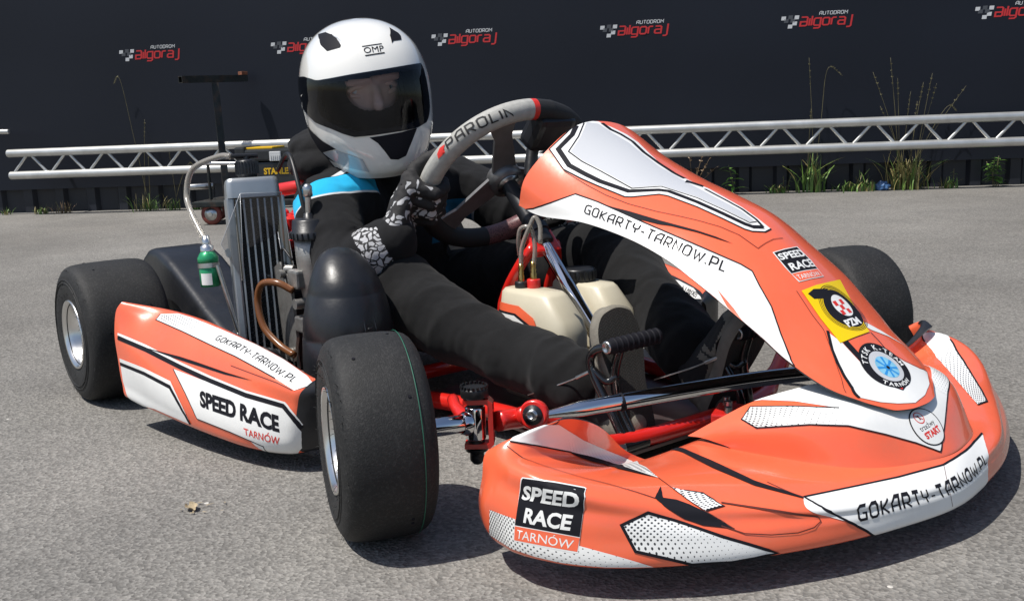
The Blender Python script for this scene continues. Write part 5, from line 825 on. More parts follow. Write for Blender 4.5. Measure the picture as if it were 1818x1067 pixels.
# rear axle, chain guard
mb=MB(); mb.cyl((-.99,-.5,.142),(-.99,.5,.142),.02,n=20); part('rear_axle',mb,M['steel'])
gp=[(-1.185,.075),(-1.20,.15),(-1.185,.215),(-1.15,.262),(-1.10,.288),(-1.04,.288),(-.98,.27),(-.80,.19),(-.63,.125),(-.62,.08),(-.66,.05),(-1.1,.04)]
mb=MB(); bm=bmesh.new(); vs=[bm.verts.new((x,-.468,z)) for x,z in gp]; f=bm.faces.new(vs); r_=bmesh.ops.extrude_face_region(bm,geom=[f]); 
for v in r_['geom']:
    if isinstance(v,bmesh.types.BMVert): v.co.y+=.13
bmesh.ops.bevel(bm,geom=bm.edges[:],offset=.018,segments=4,affect='EDGES',profile=.5,clamp_overlap=True); mb.bm(bm,Matrix()); part('chain_guard',mb,M['blackp'])
mb=MB(); mb.lathe((-.90,-.469,.13),(0,-1,0),[(0,.04),(.006,.04),(.008,.036),(.004,.03),(.004,0)],24); mb.cyl((-.88,-.47,.125),(-.88,-.488,.125),.012,n=6); part('axle_nut',mb,M['darkmetal'])
# radiator
tl,bl,tr_,br_=V((-.680,-.44,.417)),V((-.650,-.44,.135)),V((-.672,-.378,.392)),V((-.608,-.378,.105))
rx=V((.30,.95,0)).normalized(); rz=V((-.12,.015,1)); rz=(rz-rx*rz.dot(rx)).normalized(); ry=rx.cross(rz)      # ry: through the core, towards the back
if ry.x>0: ry=-ry
o=bl-rz*.065; W_=.090; H_=.345; T_=.056
rad=bpy.data.objects.new('radiator',None); scene.collection.objects.link(rad); rad.parent=kart; rad.location=o-P3(kart); rad.empty_display_size=.05
RM=Matrix((rx,ry,rz)).transposed(); rp=lambda a,b,c:o+rx*a+ry*b+rz*c
M['radcore']=mat('radiator_core_black',(.012,.012,.014),.5,metal=.3)
M['radside']=mat('radiator_alu_tank',(.42,.44,.45),.38,metal=.75,var=.08,vscale=20,dirt=(.25,.25,.25),damt=.3)
mb=MB(); mb.box(rp(W_/2,T_/2,H_/2),(W_-.012,T_-.012,H_-.004),RM); part('core',mb,M['radcore'],rad)
mb=MB(); nt_=6
for k in range(nt_+1):
    x=.006+(W_-.012)*k/nt_
    mb.box(rp(x,.004,H_/2),(.0034,.012,H_-.006),RM)
part('tube_row',mb,M['radside'],rad)
mb=MB()
for k in range(nt_):
    x0=.006+(W_-.012)*(k+.08)/nt_; x1=.006+(W_-.012)*(k+.92)/nt_; n_=62; pts=[]
    for i in range(n_+1): pts.append((x0 if i%2 else x1,H_*(i+.5)/(n_+1)))
    vs=[];fs=[]
    for x,z in pts: vs+=[rp(x,-.0005,z),rp(x,.012,z)]
    for i in range(n_): fs.append((2*i,2*i+2,2*i+3,2*i+1))
    mb.add(vs,fs,0,False)
part('fin_pack',mb,mat('dark_fin_metal',(.26,.26,.27),.4,metal=.8),rad)
mb=MB(); mb.box(rp(-.006,T_*.5,H_/2),(.014,T_+.004,H_+.002),RM,bev=.003); mb.box(rp(W_+.003,T_*.5,H_/2),(.007,T_,H_+.002),RM,bev=.002); part('side_plate',mb,M['radside'],rad)
mb=MB(); mb.grid(np.array([[rp(W_/2-.006+sx*(W_/2+.004)*f,T_/2+sy*(T_/2+.003)*f,z) for sx,sy in ((-1,-1),(-.8,-1.06),(.8,-1.06),(1,-1),(1.03,-.7),(1.03,.7),(1,1),(.8,1.06),(-.8,1.06),(-1,1),(-1.03,.7),(-1.03,-.7))] for z,f in ((H_,1),(H_+.028,.98),(H_+.036,.93),(H_+.038,.85),(H_+.038,0))]),closev=True); part('header_tank',mb,M['radside'],rad)
mb=MB(); mb.box(rp(W_/2-.004,T_*.5,-.009),(W_+.02,T_+.004,.018),RM,bev=.004); part('bottom_tank',mb,M['radside'],rad)
mb=MB(); c=rp(.034,T_/2,H_+.036); mb.lathe(c,rz,[(0,.016),(.008,.019),(.01,.0215),(.034,.0205),(.037,.017),(.037,0)],32)
for k in range(24): a=R(15*k); mb.box(c+rz*.021+(rx*math.cos(a)+ry*math.sin(a))*.021,(.003,.003,.024),RM)
mb.cyl(c+rz*.036,c+rz*.047,.007,n=14); mb.cyl(c+rz*.045-rx*.028-ry*.005,c+rz*.045+rx*.022,.0048,n=12); part('filler_cap',mb,M['blackp'],rad)
mb=MB()
for (a,b,cc) in ((-.016,.012,.24),(-.016,.03,.245),(-.018,.01,.082),(-.018,.026,.088)):
    mb=MB(); mb.cyl(rp(a,b,cc),rp(a,b-.008,cc),.0065,n=12); part('mount_bolt',mb,M['steel'],rad)
# clear deflector
cm=bpy.data.materials.new('clear_polycarbonate'); cm.use_nodes=True; n_=cm.node_tree; n_.nodes.remove(n_.nodes['Principled BSDF'])
t1=n_.nodes.new('ShaderNodeBsdfTransparent'); t1.inputs[0].default_value=(.62,.63,.68,1); g1=n_.nodes.new('ShaderNodeBsdfGlossy'); g1.inputs['Roughness'].default_value=.08
fr=n_.nodes.new('ShaderNodeFresnel'); fr.inputs[0].default_value=1.7; mx=n_.nodes.new('ShaderNodeMixShader'); n_.links.new(fr.outputs[0],mx.inputs[0]); n_.links.new(t1.outputs[0],mx.inputs[1]); n_.links.new(g1.outputs[0],mx.inputs[2]); n_.links.new(mx.outputs[0],n_.nodes['Material Output'].inputs[0]); M['clear']=cm
mb=MB(); A,B,C_=rp(-.030,.004,.26),rp(.012,-.022,.352),rp(.088,-.024,.350); E_=rp(.004,-.014,.185); F_=rp(.076,-.014,.275); D_=rp(.082,-.022,.165); K_=rp(.098,-.03,.20)
for f in ([A,B,E_],[B,C_,F_],[B,F_,rp(.05,-.01,.26),rp(.02,-.012,.25)],[F_,C_,K_,D_]): mb.add(f,[tuple(range(len(f)))],0,False)
part('deflector',mb,M['clear'],rad,recalc=False)
M['cedge']=mat('clear_edge',(.40,.41,.43),.2)
mb=MB(); mb.tube([E_,A,B,C_,K_,D_,F_],.0006,n=5,smooth=0); mb.tube([B,E_],.0006,n=5,smooth=0); part('deflector_edge',mb,M['cedge'],rad)
# overflow bottle with its hose
bot=bpy.data.objects.new('overflow_bottle',None); scene.collection.objects.link(bot); bot.parent=kart; bot.location=V((-.70,-.482,.255))-P3(kart); bot.empty_display_size=.05
bc=V((-.70,-.482,.248)); bd=V((-.08,.02,1)).normalized()
mb=MB(); mb.lathe(bc,bd,[(0,0),(0,.015),(.002,.0185),(.036,.0185),(.039,.0165),(.045,.0165),(.048,.0195),(.056,.0195),(.064,.015),(.068,.012),(.068,0)],28); part('bottle_body',mb,M['greenanod'],bot)
mb=MB(); mb.lathe(bc+bd*.068,bd,[(0,.0125),(.010,.0125),(.012,.008),(.014,.0085),(.03,.006),(.03,0)],20); part('cap',mb,M['alu'],bot)
mb=MB(); mb.lathe(bc+bd*.037,bd,[(0,.0200),(.009,.0200)],28); mb.cyl(bc+bd*.042+V((.016,.01,0)),rp(-.012,.01,.085),.005,n=8); part('clamp',mb,M['steel'],bot)
mb=MB()
for k in range(7): pass
a0=[bc+bd*z+ (V((.73,-.68,0))*math.cos(t)+V((.68,.73,0))*math.sin(t))*.0188 for z in (.006,.028) for t in np.linspace(-.6,.6,7)]
mb.add(a0,[(k,k+1,k+8,k+7) for k in range(6)],0,True); part('label',mb,M['white'],bot)
cpt=c+rz*.045-rx*.028-ry*.005
mb=MB(); mb.tube([cpt,cpt+V((-.03,-.012,.0)),V((-.79,-.462,.468)),V((-.80,-.475,.42)),V((-.765,-.482,.385)),V((-.718,-.482,.345)),bc+bd*.092],.0058,n=12,smooth=8); part('overflow_hose',mb,M['clearhose'],bot)
# engine
eng=bpy.data.objects.new('engine',None); scene.collection.objects.link(eng); eng.parent=kart; eng.location=V((-.72,-.3,.08))-P3(kart); eng.empty_display_size=.05
mb=MB(); mb.box((-.74,-.295,.14),(.17,.12,.16),bev=.012)
for k in range(7): mb.box((-.755,-.29,.236+.010*k),(.13,.135,.0045),bev=.001)
part('crankcase',mb,mat('dark_engine_casting',(.05,.05,.055),.45,metal=.5,var=.2),eng)
mb=MB(); c=V((-.778,-.275,.320)); mb.lathe(c,(0,0,1),[(0,.062),(.012,.064),(.02,.056),(.03,.05),(.042,.046),(.045,0)],28)
for k in range(9):
    a=R(40*k); mb.box(c+V((.045*math.cos(a),.045*math.sin(a),.03)),(.05,.010,.04),Euler((0,0,a)).to_matrix(),bev=.003); mb.cyl(c+V((.052*math.cos(a+.3),.052*math.sin(a+.3),.0)),c+V((.052*math.cos(a+.3),.052*math.sin(a+.3),.038)),.008,n=10)
mb.box(c+V((0,-.01,-.012)),(.14,.11,.02),bev=.006); part('head_cover',mb,M['redplast'],eng)
mb=MB(); mb.cyl((-.775,-.29,.415),(-.71,-.26,.424),.0135,n=16,bev=.003); part('red_plug',mb,M['redplast'],eng)
mb=MB(); mb.prism([(0,0),(.09,0),(.11,.05),(.10,.16),(.06,.19),(.0,.16)],None,0,.006,o=(-.68,-.375,.10),X=(1,0,0),Y=(0,0,1),Z=(0,1,0))
for x,z in ((-.66,.13),(-.59,.12),(-.60,.27),(-.66,.26)): mb.cyl((x,-.376,z),(x,-.386,z),.008,n=6)
part('side_plate',mb,M['castalu'],eng)
cb=V((-.548,-.342,.198)); mb=MB(); mb.lathe(cb,(0,0,1),[(-.05,.0),(-.05,.020),(-.02,.024),(.0,.018),(.03,.022),(.06,.026),(.10,.029),(.14,.030),(.142,0)],24); mb.box(cb+V((-.01,-.024,.065)),(.04,.03,.035),bev=.005); mb.cyl(cb+V((-.035,-.02,.08)),cb+V((-.055,-.03,.08)),.008,n=10); mb.cyl(cb+V((0,-.015,.02)),cb+V((.0,-.042,.02)),.010,n=12); mb.box(cb+V((-.005,-.02,-.02)),(.035,.03,.03),bev=.004); part('carburettor',mb,M['castalu'],eng)
mb=MB(); mb.lathe(cb+V((0,0,.14)),(0,0,1),[(0,.036),(.012,.037),(.014,.033),(.034,.031),(.037,.026),(.037,.010),(.046,.009),(.05,0)],28)
for k in range(22): a=R(360/22*k); mb.box(cb+V((.0365*math.cos(a),.0365*math.sin(a),.146)),(.003,.003,.012))
part('carburettor_cap',mb,M['blackp'],eng)
mb=MB(); mb.cyl(cb+V((0,0,.18)),cb+V((.004,0,.225)),.006,n=10); mb.lathe(cb+V((.004,0,.215)),(0,0,1),[(0,.004),(.003,.009),(.02,.009),(.025,.005),(.026,0)],12); part('cable_adjuster',mb,M['steel'],eng)
mb=MB(); mb.tube([cb+V((-.012,0,.18)),cb+V((-.03,0,.23)),cb+V((-.075,.01,.285)),cb+V((-.12,.02,.29)),cb+V((-.16,.02,.26))],.0045,n=8,smooth=6); mb.tube([cb+V((-.02,-.03,.10)),cb+V((-.05,-.035,.12)),cb+V((-.05,-.035,.07)),cb+V((-.03,-.04,.05))],.0025,n=6); part('throttle_cable',mb,M['blackrub'],eng)
mb=MB(); mb.tube([cb+V((-.005,-.04,.045)),cb+V((-.03,-.06,.06)),cb+V((-.065,-.075,.055)),cb+V((-.078,-.08,.02)),cb+V((-.06,-.08,-.025)),cb+V((-.02,-.07,-.055)),cb+V((.02,-.06,-.07))],.0068,n=12,smooth=7); part('fuel_hose',mb,M['hose'],eng)
# airbox
mb=MB(); ab=V((-.372,-.365,.045)); adir=V((-.055,0,1)).normalized(); G=[]
for t,r1,r2_,dx in ((0,.0,.0,0),(0,.095,.078,0),(.01,.102,.083,0),(.10,.103,.083,0),(.140,.099,.080,.001),(.143,.0965,.0775,.001),(.147,.098,.079,.001),(.18,.092,.074,.001),(.215,.080,.066,.002),(.218,.0775,.064,.002),(.222,.078,.064,.002),(.245,.066,.055,.0),(.265,.052,.045,-.004),(.28,.036,.032,-.008),(.288,.020,.018,-.010),(.291,0,0,-.012)):
    c=ab+adir*t+V((dx,0,0)); G.append([c+V((.80,-.6,0))*r1*math.cos(a)+V((.6,.8,0))*r2_*math.sin(a) for a in [2*math.pi*k/40 for k in range(40)]])
mb.grid(np.array(G),closev=True); abx=part('airbox',mb,M['blackp'])
for z0,z1,o_ in ((.155,.208,0),(.06,.132,.0)):
    mb=MB()
    for k in range(2):
        a=.55+.26*k
        pts=[ab+adir*z+V((.80,-.6,0))*(.1035-.024*max(0,(z-.14)/.075))*math.cos(a)+V((.6,.8,0))*(.084-.019*max(0,(z-.14)/.075))*math.sin(a) for z in np.linspace(z0,z1,8)]
        mb.tube(pts,.0016,n=6,smooth=0)
    for k in range(6):
        z=z0+.008+(z1-z0-.016)*k/5; q=(.1035-.024*max(0,(z-.14)/.075)); pts=[ab+adir*z+V((.80,-.6,0))*q*math.cos(a)+V((.6,.8,0))*(q-.0185)*math.sin(a) for a in np.linspace(.61,.75,3)]; mb.tube(pts,.0012,n=5,smooth=0)
    part('embossed_lettering',mb,M['blackp'],abx)

q_=V((.045,.36,.165)); mb=MB(); mb.box(q_+V((0,0,.02)),(.022,.020,.05),Euler((0,0,R(40))).to_matrix(),bev=.006); mb.box(q_+V((.012,.014,.018)),(.018,.018,.044),Euler((0,0,R(40))).to_matrix(),bev=.006); part('camera_mount',mb,M['blackp'])
# ---------------------------------------------------------------- driver
def capsules(segs,vox,name,mats,parent,smooth=2,disp=None,weld=True):
    """sweeps of spheres fused by a voxel remesh into one continuous skin, then given folds"""
    mb=MB()
    def ball(c,r,sx=(1,1,1),rot=None):
        bm=bmesh.new(); bmesh.ops.create_icosphere(bm,subdivisions=3,radius=1)
        m=Matrix.Translation(c)@((rot or Matrix.Identity(3)).to_4x4())@Matrix.Diagonal((r*sx[0],r*sx[1],r*sx[2],1)); mb.bm(bm,m)
    for s in segs:
        if s[0]=='e': ball(V(s[1]),1,s[2],s[3] if len(s)>3 else None)
        else:
            a,b,ra,rb=V(s[0]),V(s[1]),s[2],s[3]; n=max(2,int((b-a).length/(min(ra,rb)*.35)))
            for k in range(n+1): t=k/n; ball(a.lerp(b,t),ra+(rb-ra)*t)
    o=mb.build(name,mats,parent,recalc=False)
    md=o.modifiers.new('fuse','REMESH'); md.mode='VOXEL'; md.voxel_size=vox; md.use_smooth_shade=True
    ms=o.modifiers.new('soften','SMOOTH'); ms.iterations=smooth; ms.factor=.5
    dg=bpy.context.evaluated_depsgraph_get(); me=bpy.data.meshes.new_from_object(o.evaluated_get(dg)); old=o.data; o.modifiers.clear(); o.data=me; bpy.data.meshes.remove(old); me.name=name
    if not me.materials:
        for k in (mats if isinstance(mats,list) else [mats]): me.materials.append(k)
    if disp:
        n=len(me.vertices); co=np.zeros(n*3); no=np.zeros(n*3); me.vertices.foreach_get('co',co); me.vertices.foreach_get('normal',no); co=co.reshape(-1,3); no=no.reshape(-1,3); org=np.array(P3(o))
        d=np.array([disp(V(c+org)) for c in co]); co+=no*d[:,None]; me.vertices.foreach_set('co',co.ravel()); me.update()
    for p in me.polygons: p.use_smooth=True
    return o
from mathutils import noise as mn
def folds(p,segs,amp):
    """cloth folds: ridged noise squeezed along the nearest limb, stronger near its bends"""
    best=1e9
    for a,b,k in segs:
        d=b-a; t=max(0,min(1,(p-a).dot(d)/d.length_squared)); q=(p-(a+d*t)).length
        if q<best: best=q; ax=d.normalized(); tt=t; kk=k
    al=p.dot(ax); lat=p-ax*al
    sk=ax.cross(V((.3,.5,.8))).normalized(); dg_=(ax*.8+sk*.6); al2=p.dot(dg_)
    f=mn.noise((p-dg_*al2)*5+dg_*(al2*15)+V((3,1,7))); g=mn.noise(p*11+V((9,4,2))); f2=mn.noise(lat*10+ax*(al*30)+V((1,5,3)))
    e=1-abs(f)*2; bend=.35+kk*(2*abs(tt-.5))**3
    h_=mn.noise(p*19+dg_*(al2*18)); fine=max(0,1-abs(h_)*5)**2
    sharp=max(0,1-abs(f)*3.2)**1.5
    return amp*(.25*(e-.5)+.8*g+bend*.22*(.5-abs(f2)*2)+.55*sharp-.12*fine)
def cloth(name,col,rough=.9,sheen=.15):
    m=mat(name,col,rough,bump=.0005,bscale=900,var=.18,vscale=60,spec=.2)
    b=m.node_tree.nodes['Principled BSDF']; b.inputs['Sheen Weight'].default_value=sheen; b.inputs['Sheen Roughness'].default_value=.6
    return m
M['blackcloth']=cloth('black_cotton',(.007,.007,.008),sheen=.03); M['blackjog']=cloth('black_sweatpants',(.0075,.0075,.008),sheen=.05)
M['skin']=mat('skin',(.58,.36,.27),.5,var=.08,vscale=40)
drv=thing('person',(-.80,-.03,.05),'racing driver in white helmet and black overalls sitting in the kart, gripping the steering wheel','person')
SH=V((-.606,-.270,.392)); EL=V((-.475,-.315,.283)); WR=V((-.428,-.236,.328))
SH2=V((-.725,.105,.400)); EL2=V((-.50,.25,.285)); WR2=V((-.462,.205,.380))
HP_=V((-.80,-.12,.14)); KN=V((-.432,-.232,.232)); AN=V((-.070,-.128,.118))
HP2=V((-.80,.09,.14)); KN2=V((-.325,.205,.262)); AN2=V((-.015,.11,.135))
NK=V((-.690,-.135,.445)); HC=V(HP)
hf,hl,hu=(V(a) for a in HA)
def hp(x,y,z): return HC+hf*x+hl*y+hu*z
# body (skin under the clothes) with the face
body_segs=[('e',hp(-.01,0,.0),(.082,.070,.10),Matrix((hf,hl,hu)).transposed()),(NK,hp(-.02,0,-.09),.05,.05),('e',hp(.026,0,-.052),(.045,.045,.052),Matrix((hf,hl,hu)).transposed()),
 (NK,(-.78,-.04,.16),.075,.10),(NK-V((0,0,.05)),SH,.05,.045),(NK-V((0,0,.05)),SH2,.05,.045),(SH,EL,.035,.03),(EL,WR,.028,.022),(SH2,EL2,.035,.03),(EL2,WR2,.028,.022),(HP_,KN,.06,.045),(KN,AN,.04,.03),(HP2,KN2,.06,.045),(KN2,AN2,.04,.03),
 (hp(.064,.0,.030),hp(.080,0,-.010),.0085,.0105),(hp(.080,.0,-.012),hp(.080,0,-.016),.012,.011),(hp(.062,.045,.034),hp(.070,.012,.036),.010,.009),(hp(.062,-.045,.034),hp(.070,-.012,.036),.010,.009)]
body=capsules(body_segs,.0042,'body',[M['skin']],drv,smooth=3)
eyes=[]
for s in (-1,1):
    mb=MB(); mb.lathe(hp(.0545,s*.031,.014),hf+hl*(s*.1),[(-.006,.0115),(.0,.0100),(.0045,.0065),(.006,.0)],20)
    eyes.append(mb.build('eye',M.setdefault('eyew',mat('eye_white',(.55,.53,.5),.2)),drv))
for s,ey_ in zip((-1,1),eyes):
    mb=MB(); mb.lathe(hp(.0590,s*.030+.002,.0135),hf+hl*(s*.1),[(0,.0052),(.0012,.004),(.0016,0)],16)
    mb.build('iris',M.setdefault('irisd',mat('iris_dark',(.05,.04,.035),.2)),ey_)
for s in (-1,1):
    mb=MB(); mb.tube([hp(.056,s*.014,.019),hp(.0615,s*.024,.0225),hp(.060,s*.038,.0215),hp(.053,s*.047,.015)],.0052,n=10); mb.build('eyelid',M['skin'],drv); mb=MB(); mb.tube([hp(.056,s*.016,.0065),hp(.0600,s*.028,.0045),hp(.054,s*.045,.008)],.0048,n=10); mb.build('eyelid',M['skin'],drv)
for s in (-1,1):
    mb=MB(); mb.tube([hp(.074,s*.012,.041),hp(.075,s*.026,.047),hp(.066,s*.044,.043),hp(.058,s*.052,.036)],[.0022,.0034,.0026,.001],n=8)
    mb.build('eyebrow',M.setdefault('brow',mat('brow_hair',(.05,.03,.02),.8)),drv)
# balaclava: a cloth shell over head with an opening for the eyes
mb=MB(); G=[]
for i in range(241):
    el_=math.pi*(i/240-.5); row=[]
    for j in range(384):
        a=2*math.pi*j/384; ce=math.cos(el_); x,y,z=ce*math.cos(a),ce*math.sin(a),math.sin(el_)
        fx=.092 if x>0 else .090; row.append(hp(-.01+x*(fx+(.024*max(0,-z)**.8*max(0,x) if x>0 else 0)),y*.080,z*.115-.006))
    G.append(row)
def hole(i,j):
    a=(j+.5)/384*2*math.pi; a=a-2*math.pi if a>math.pi else a; z=math.sin(math.pi*((i+.5)/240-.5))
    return ((a/.74)**2+((z-.20)/.36)**2)<1 and z>-.09-.05*math.cos(a*3)
mb.grid(np.array(G),closev=True,skip=hole); mb.build('balaclava',M['blackcloth'],drv,recalc=False)
# jacket
CHs=[('e',(-.735,-.085,.315),(.115,.185,.125)),('e',(-.775,-.055,.21),(.115,.165,.13)),('e',(-.80,-.03,.13),(.12,.16,.09)),(SH+V((.0,.03,.0)),NK-V((.01,0,.055)),.066,.085),(SH2+V((0,-.03,0)),NK-V((.01,0,.055)),.066,.085),
 (SH,EL,.062,.056),(EL,WR-V((.0,.0,.0)),.056,.044),(SH2,EL2,.066,.056),(EL2,WR2,.056,.040),(NK-V((.01,0,.07)),NK+V((.0,0,.02)),.105,.098),(NK+V((-.01,-.005,.02)),NK+V((.012,-.008,.055)),.103,.100),('e',NK+V((-.012,-.03,.022)),(.118,.128,.055)),('e',NK+V((-.03,-.035,.055)),(.108,.118,.040))]
jm=cloth('overall_fabric',(.008,.008,.009),sheen=.04); n_=jm.node_tree; L=n_.links; bs=n_.nodes['Principled BSDF']
def jacket_shader():
    geo=n_.nodes.new('ShaderNodeNewGeometry'); base=bs.inputs['Base Color'].links[0].from_socket
    def vm(op,a,b=None):
        k=n_.nodes.new('ShaderNodeVectorMath'); k.operation=op
        for i,x in enumerate((a,b)):
            if x is None: continue
            if isinstance(x,(tuple,list,Vector)): k.inputs[i].default_value=tuple(x)
            else: L.new(x,k.inputs[i])
        return k.outputs['Value'] if op=='DOT_PRODUCT' else k.outputs[0]
    def mt(op,a,b=None,c=None):
        k=n_.nodes.new('ShaderNodeMath'); k.operation=op
        for i,x in enumerate((a,b,c)):
            if x is None: continue
            if isinstance(x,(int,float)): k.inputs[i].default_value=x
            else: L.new(x,k.inputs[i])
        return k.outputs[0]
    P=geo.outputs['Position']; col=base
    def band(P_,sh,d,lo,hi,mask,c,col):
        t=vm('DOT_PRODUCT',vm('SUBTRACT',P_,tuple(sh)),tuple(d)); m=mt('MULTIPLY',mt('GREATER_THAN',t,lo),mt('LESS_THAN',t,hi))
        for mk in mask: m=mt('MULTIPLY',m,mk)
        k=n_.nodes.new('ShaderNodeMix'); k.data_type='RGBA'; L.new(m,k.inputs['Factor']); L.new(col,k.inputs['A']); k.inputs['B'].default_value=(*c,1); return k.outputs['Result']
    sep=n_.nodes.new('ShaderNodeSeparateXYZ'); L.new(P,sep.inputs[0]); X,Y,Z=sep.outputs
    near=mt('LESS_THAN',Y,-.175); back=mt('GREATER_THAN',X,-.78)
    # yoke: a blue band with a white piped lower edge that climbs towards the chest, white stripes above it
    wob=mt('MULTIPLY',mt('PINGPONG',mt('ADD',X,2.012),.05),.35)
    zz=mt('SUBTRACT',mt('SUBTRACT',Z,mt('MULTIPLY',mt('ADD',X,.60),.70)),wob)
    cmb=n_.nodes.new('ShaderNodeCombineXYZ'); L.new(zz,cmb.inputs[2])
    O=(0,0,0); u1=(0,0,1)
    col=band(cmb.outputs[0],O,u1,.368,.415,[near,back],(.02,.42,.70),col)
    col=band(cmb.outputs[0],O,u1,.364,.368,[near,back],(.6,.6,.6),col)
    col=band(cmb.outputs[0],O,u1,.415,.60,[near,back],(.008,.008,.009),col)
    dS=V((.30,.40,-.86)).normalized()
    for lo in (-.040,-.022): col=band(P,SH,dS,lo,lo+.008,[near,mt('GREATER_THAN',zz,.417),mt('LESS_THAN',Y,-.225)],(.62,.62,.62),col)
    d2=V((.70,.55,-.30)).normalized(); far=mt('GREATER_THAN',Y,-.02)
    rg_=[far,mt('GREATER_THAN',Z,.285),mt('LESS_THAN',Z,.372)]
    col=band(P,SH2,d2,-.03,.075,rg_,(.008,.13,.24),col)  # same blue as the yoke, darkened here to paint in the chest's shade
    col=band(P,SH2,d2,.075,.081,rg_,(.5,.5,.5),col)
    L.new(col,bs.inputs['Base Color'])
jacket_shader()
armsegs=[(SH,EL,1.0),(EL,WR,1.0),(SH2,EL2,1.0),(EL2,WR2,1.0),(V((-.76,-.05,.1)),NK,.4)]
jacket=capsules(CHs,.0048,'jacket',[jm],drv,smooth=4,disp=lambda p:folds(p,armsegs,.0085))
# small maker's mark on the shoulder
# trousers
legs=[('e',(-.80,-.02,.13),(.13,.165,.085)),(HP_,KN,.088,.074),(KN,AN.lerp(KN,.6)-V((0,0,.012)),.072,.060),(AN.lerp(KN,.6)-V((0,0,.012)),AN.lerp(KN,.25)-V((0,0,.006)),.060,.055),(AN.lerp(KN,.25)-V((0,0,.006)),AN+V((.012,0,-.004)),.055,.060),(HP2,KN2,.088,.073),(KN2,AN2.lerp(KN2,.25),.073,.062),(AN2.lerp(KN2,.25),AN2,.062,.06)]
legsegs=[(HP_,KN,1.1),(KN,AN,1.2),(HP2,KN2,1.1),(KN2,AN2,1.2)]
capsules(legs,.0050,'trousers',[M['blackjog']],drv,smooth=4,disp=lambda p:folds(p,legsegs,.0085))
# shoes
M['suede']=mat('grey_suede',(.19,.175,.145),.9,var=.12,vscale=80,bump=.0008,bscale=500); M['shoeblk']=mat('black_mesh_shoe',(.016,.016,.018),.8,bump=.0008,bscale=700)
def solemat():
    m=mat('dusty_sole_tread',(.030,.028,.025),.9,var=.2,vscale=30); n=m.node_tree; b=n.nodes['Principled BSDF']; uv=n.nodes.new('ShaderNodeUVMap'); uv.uv_map='dots'
    wv=n.nodes.new('ShaderNodeTexWave'); wv.inputs['Scale'].default_value=58; wv.inputs['Distortion'].default_value=0; wv.bands_direction='Y'
    sx=n.nodes.new('ShaderNodeSeparateXYZ'); n.links.new(uv.outputs[0],sx.inputs[0])
    pp=n.nodes.new('ShaderNodeMath'); pp.operation='PINGPONG'; pp.inputs[1].default_value=.006; n.links.new(sx.outputs[0],pp.inputs[0])
    ad=n.nodes.new('ShaderNodeMath'); ad.operation='ADD'; n.links.new(sx.outputs[1],ad.inputs[0]); n.links.new(pp.outputs[0],ad.inputs[1])
    cb_=n.nodes.new('ShaderNodeCombineXYZ'); n.links.new(ad.outputs[0],cb_.inputs[1]); n.links.new(cb_.outputs[0],wv.inputs['Vector'])
    rp_=n.nodes.new('ShaderNodeValToRGB'); rp_.color_ramp.elements[0].position=.35; rp_.color_ramp.elements[1].position=.5; n.links.new(wv.outputs['Fac'],rp_.inputs[0])
    bp=n.nodes.new('ShaderNodeBump'); bp.inputs['Distance'].default_value=.004; n.links.new(rp_.outputs[0],bp.inputs['Height']); n.links.new(bp.outputs[0],b.inputs['Normal'])
    mx=n.nodes.new('ShaderNodeMix'); mx.data_type='RGBA'; mx.inputs['A'].default_value=(.03,.028,.026,1); n.links.new(rp_.outputs[0],mx.inputs['Factor']); n.links.new(b.inputs['Base Color'].links[0].from_socket,mx.inputs['B']); n.links.new(mx.outputs['Result'],b.inputs['Base Color'])
    return m
M['sole']=solemat()
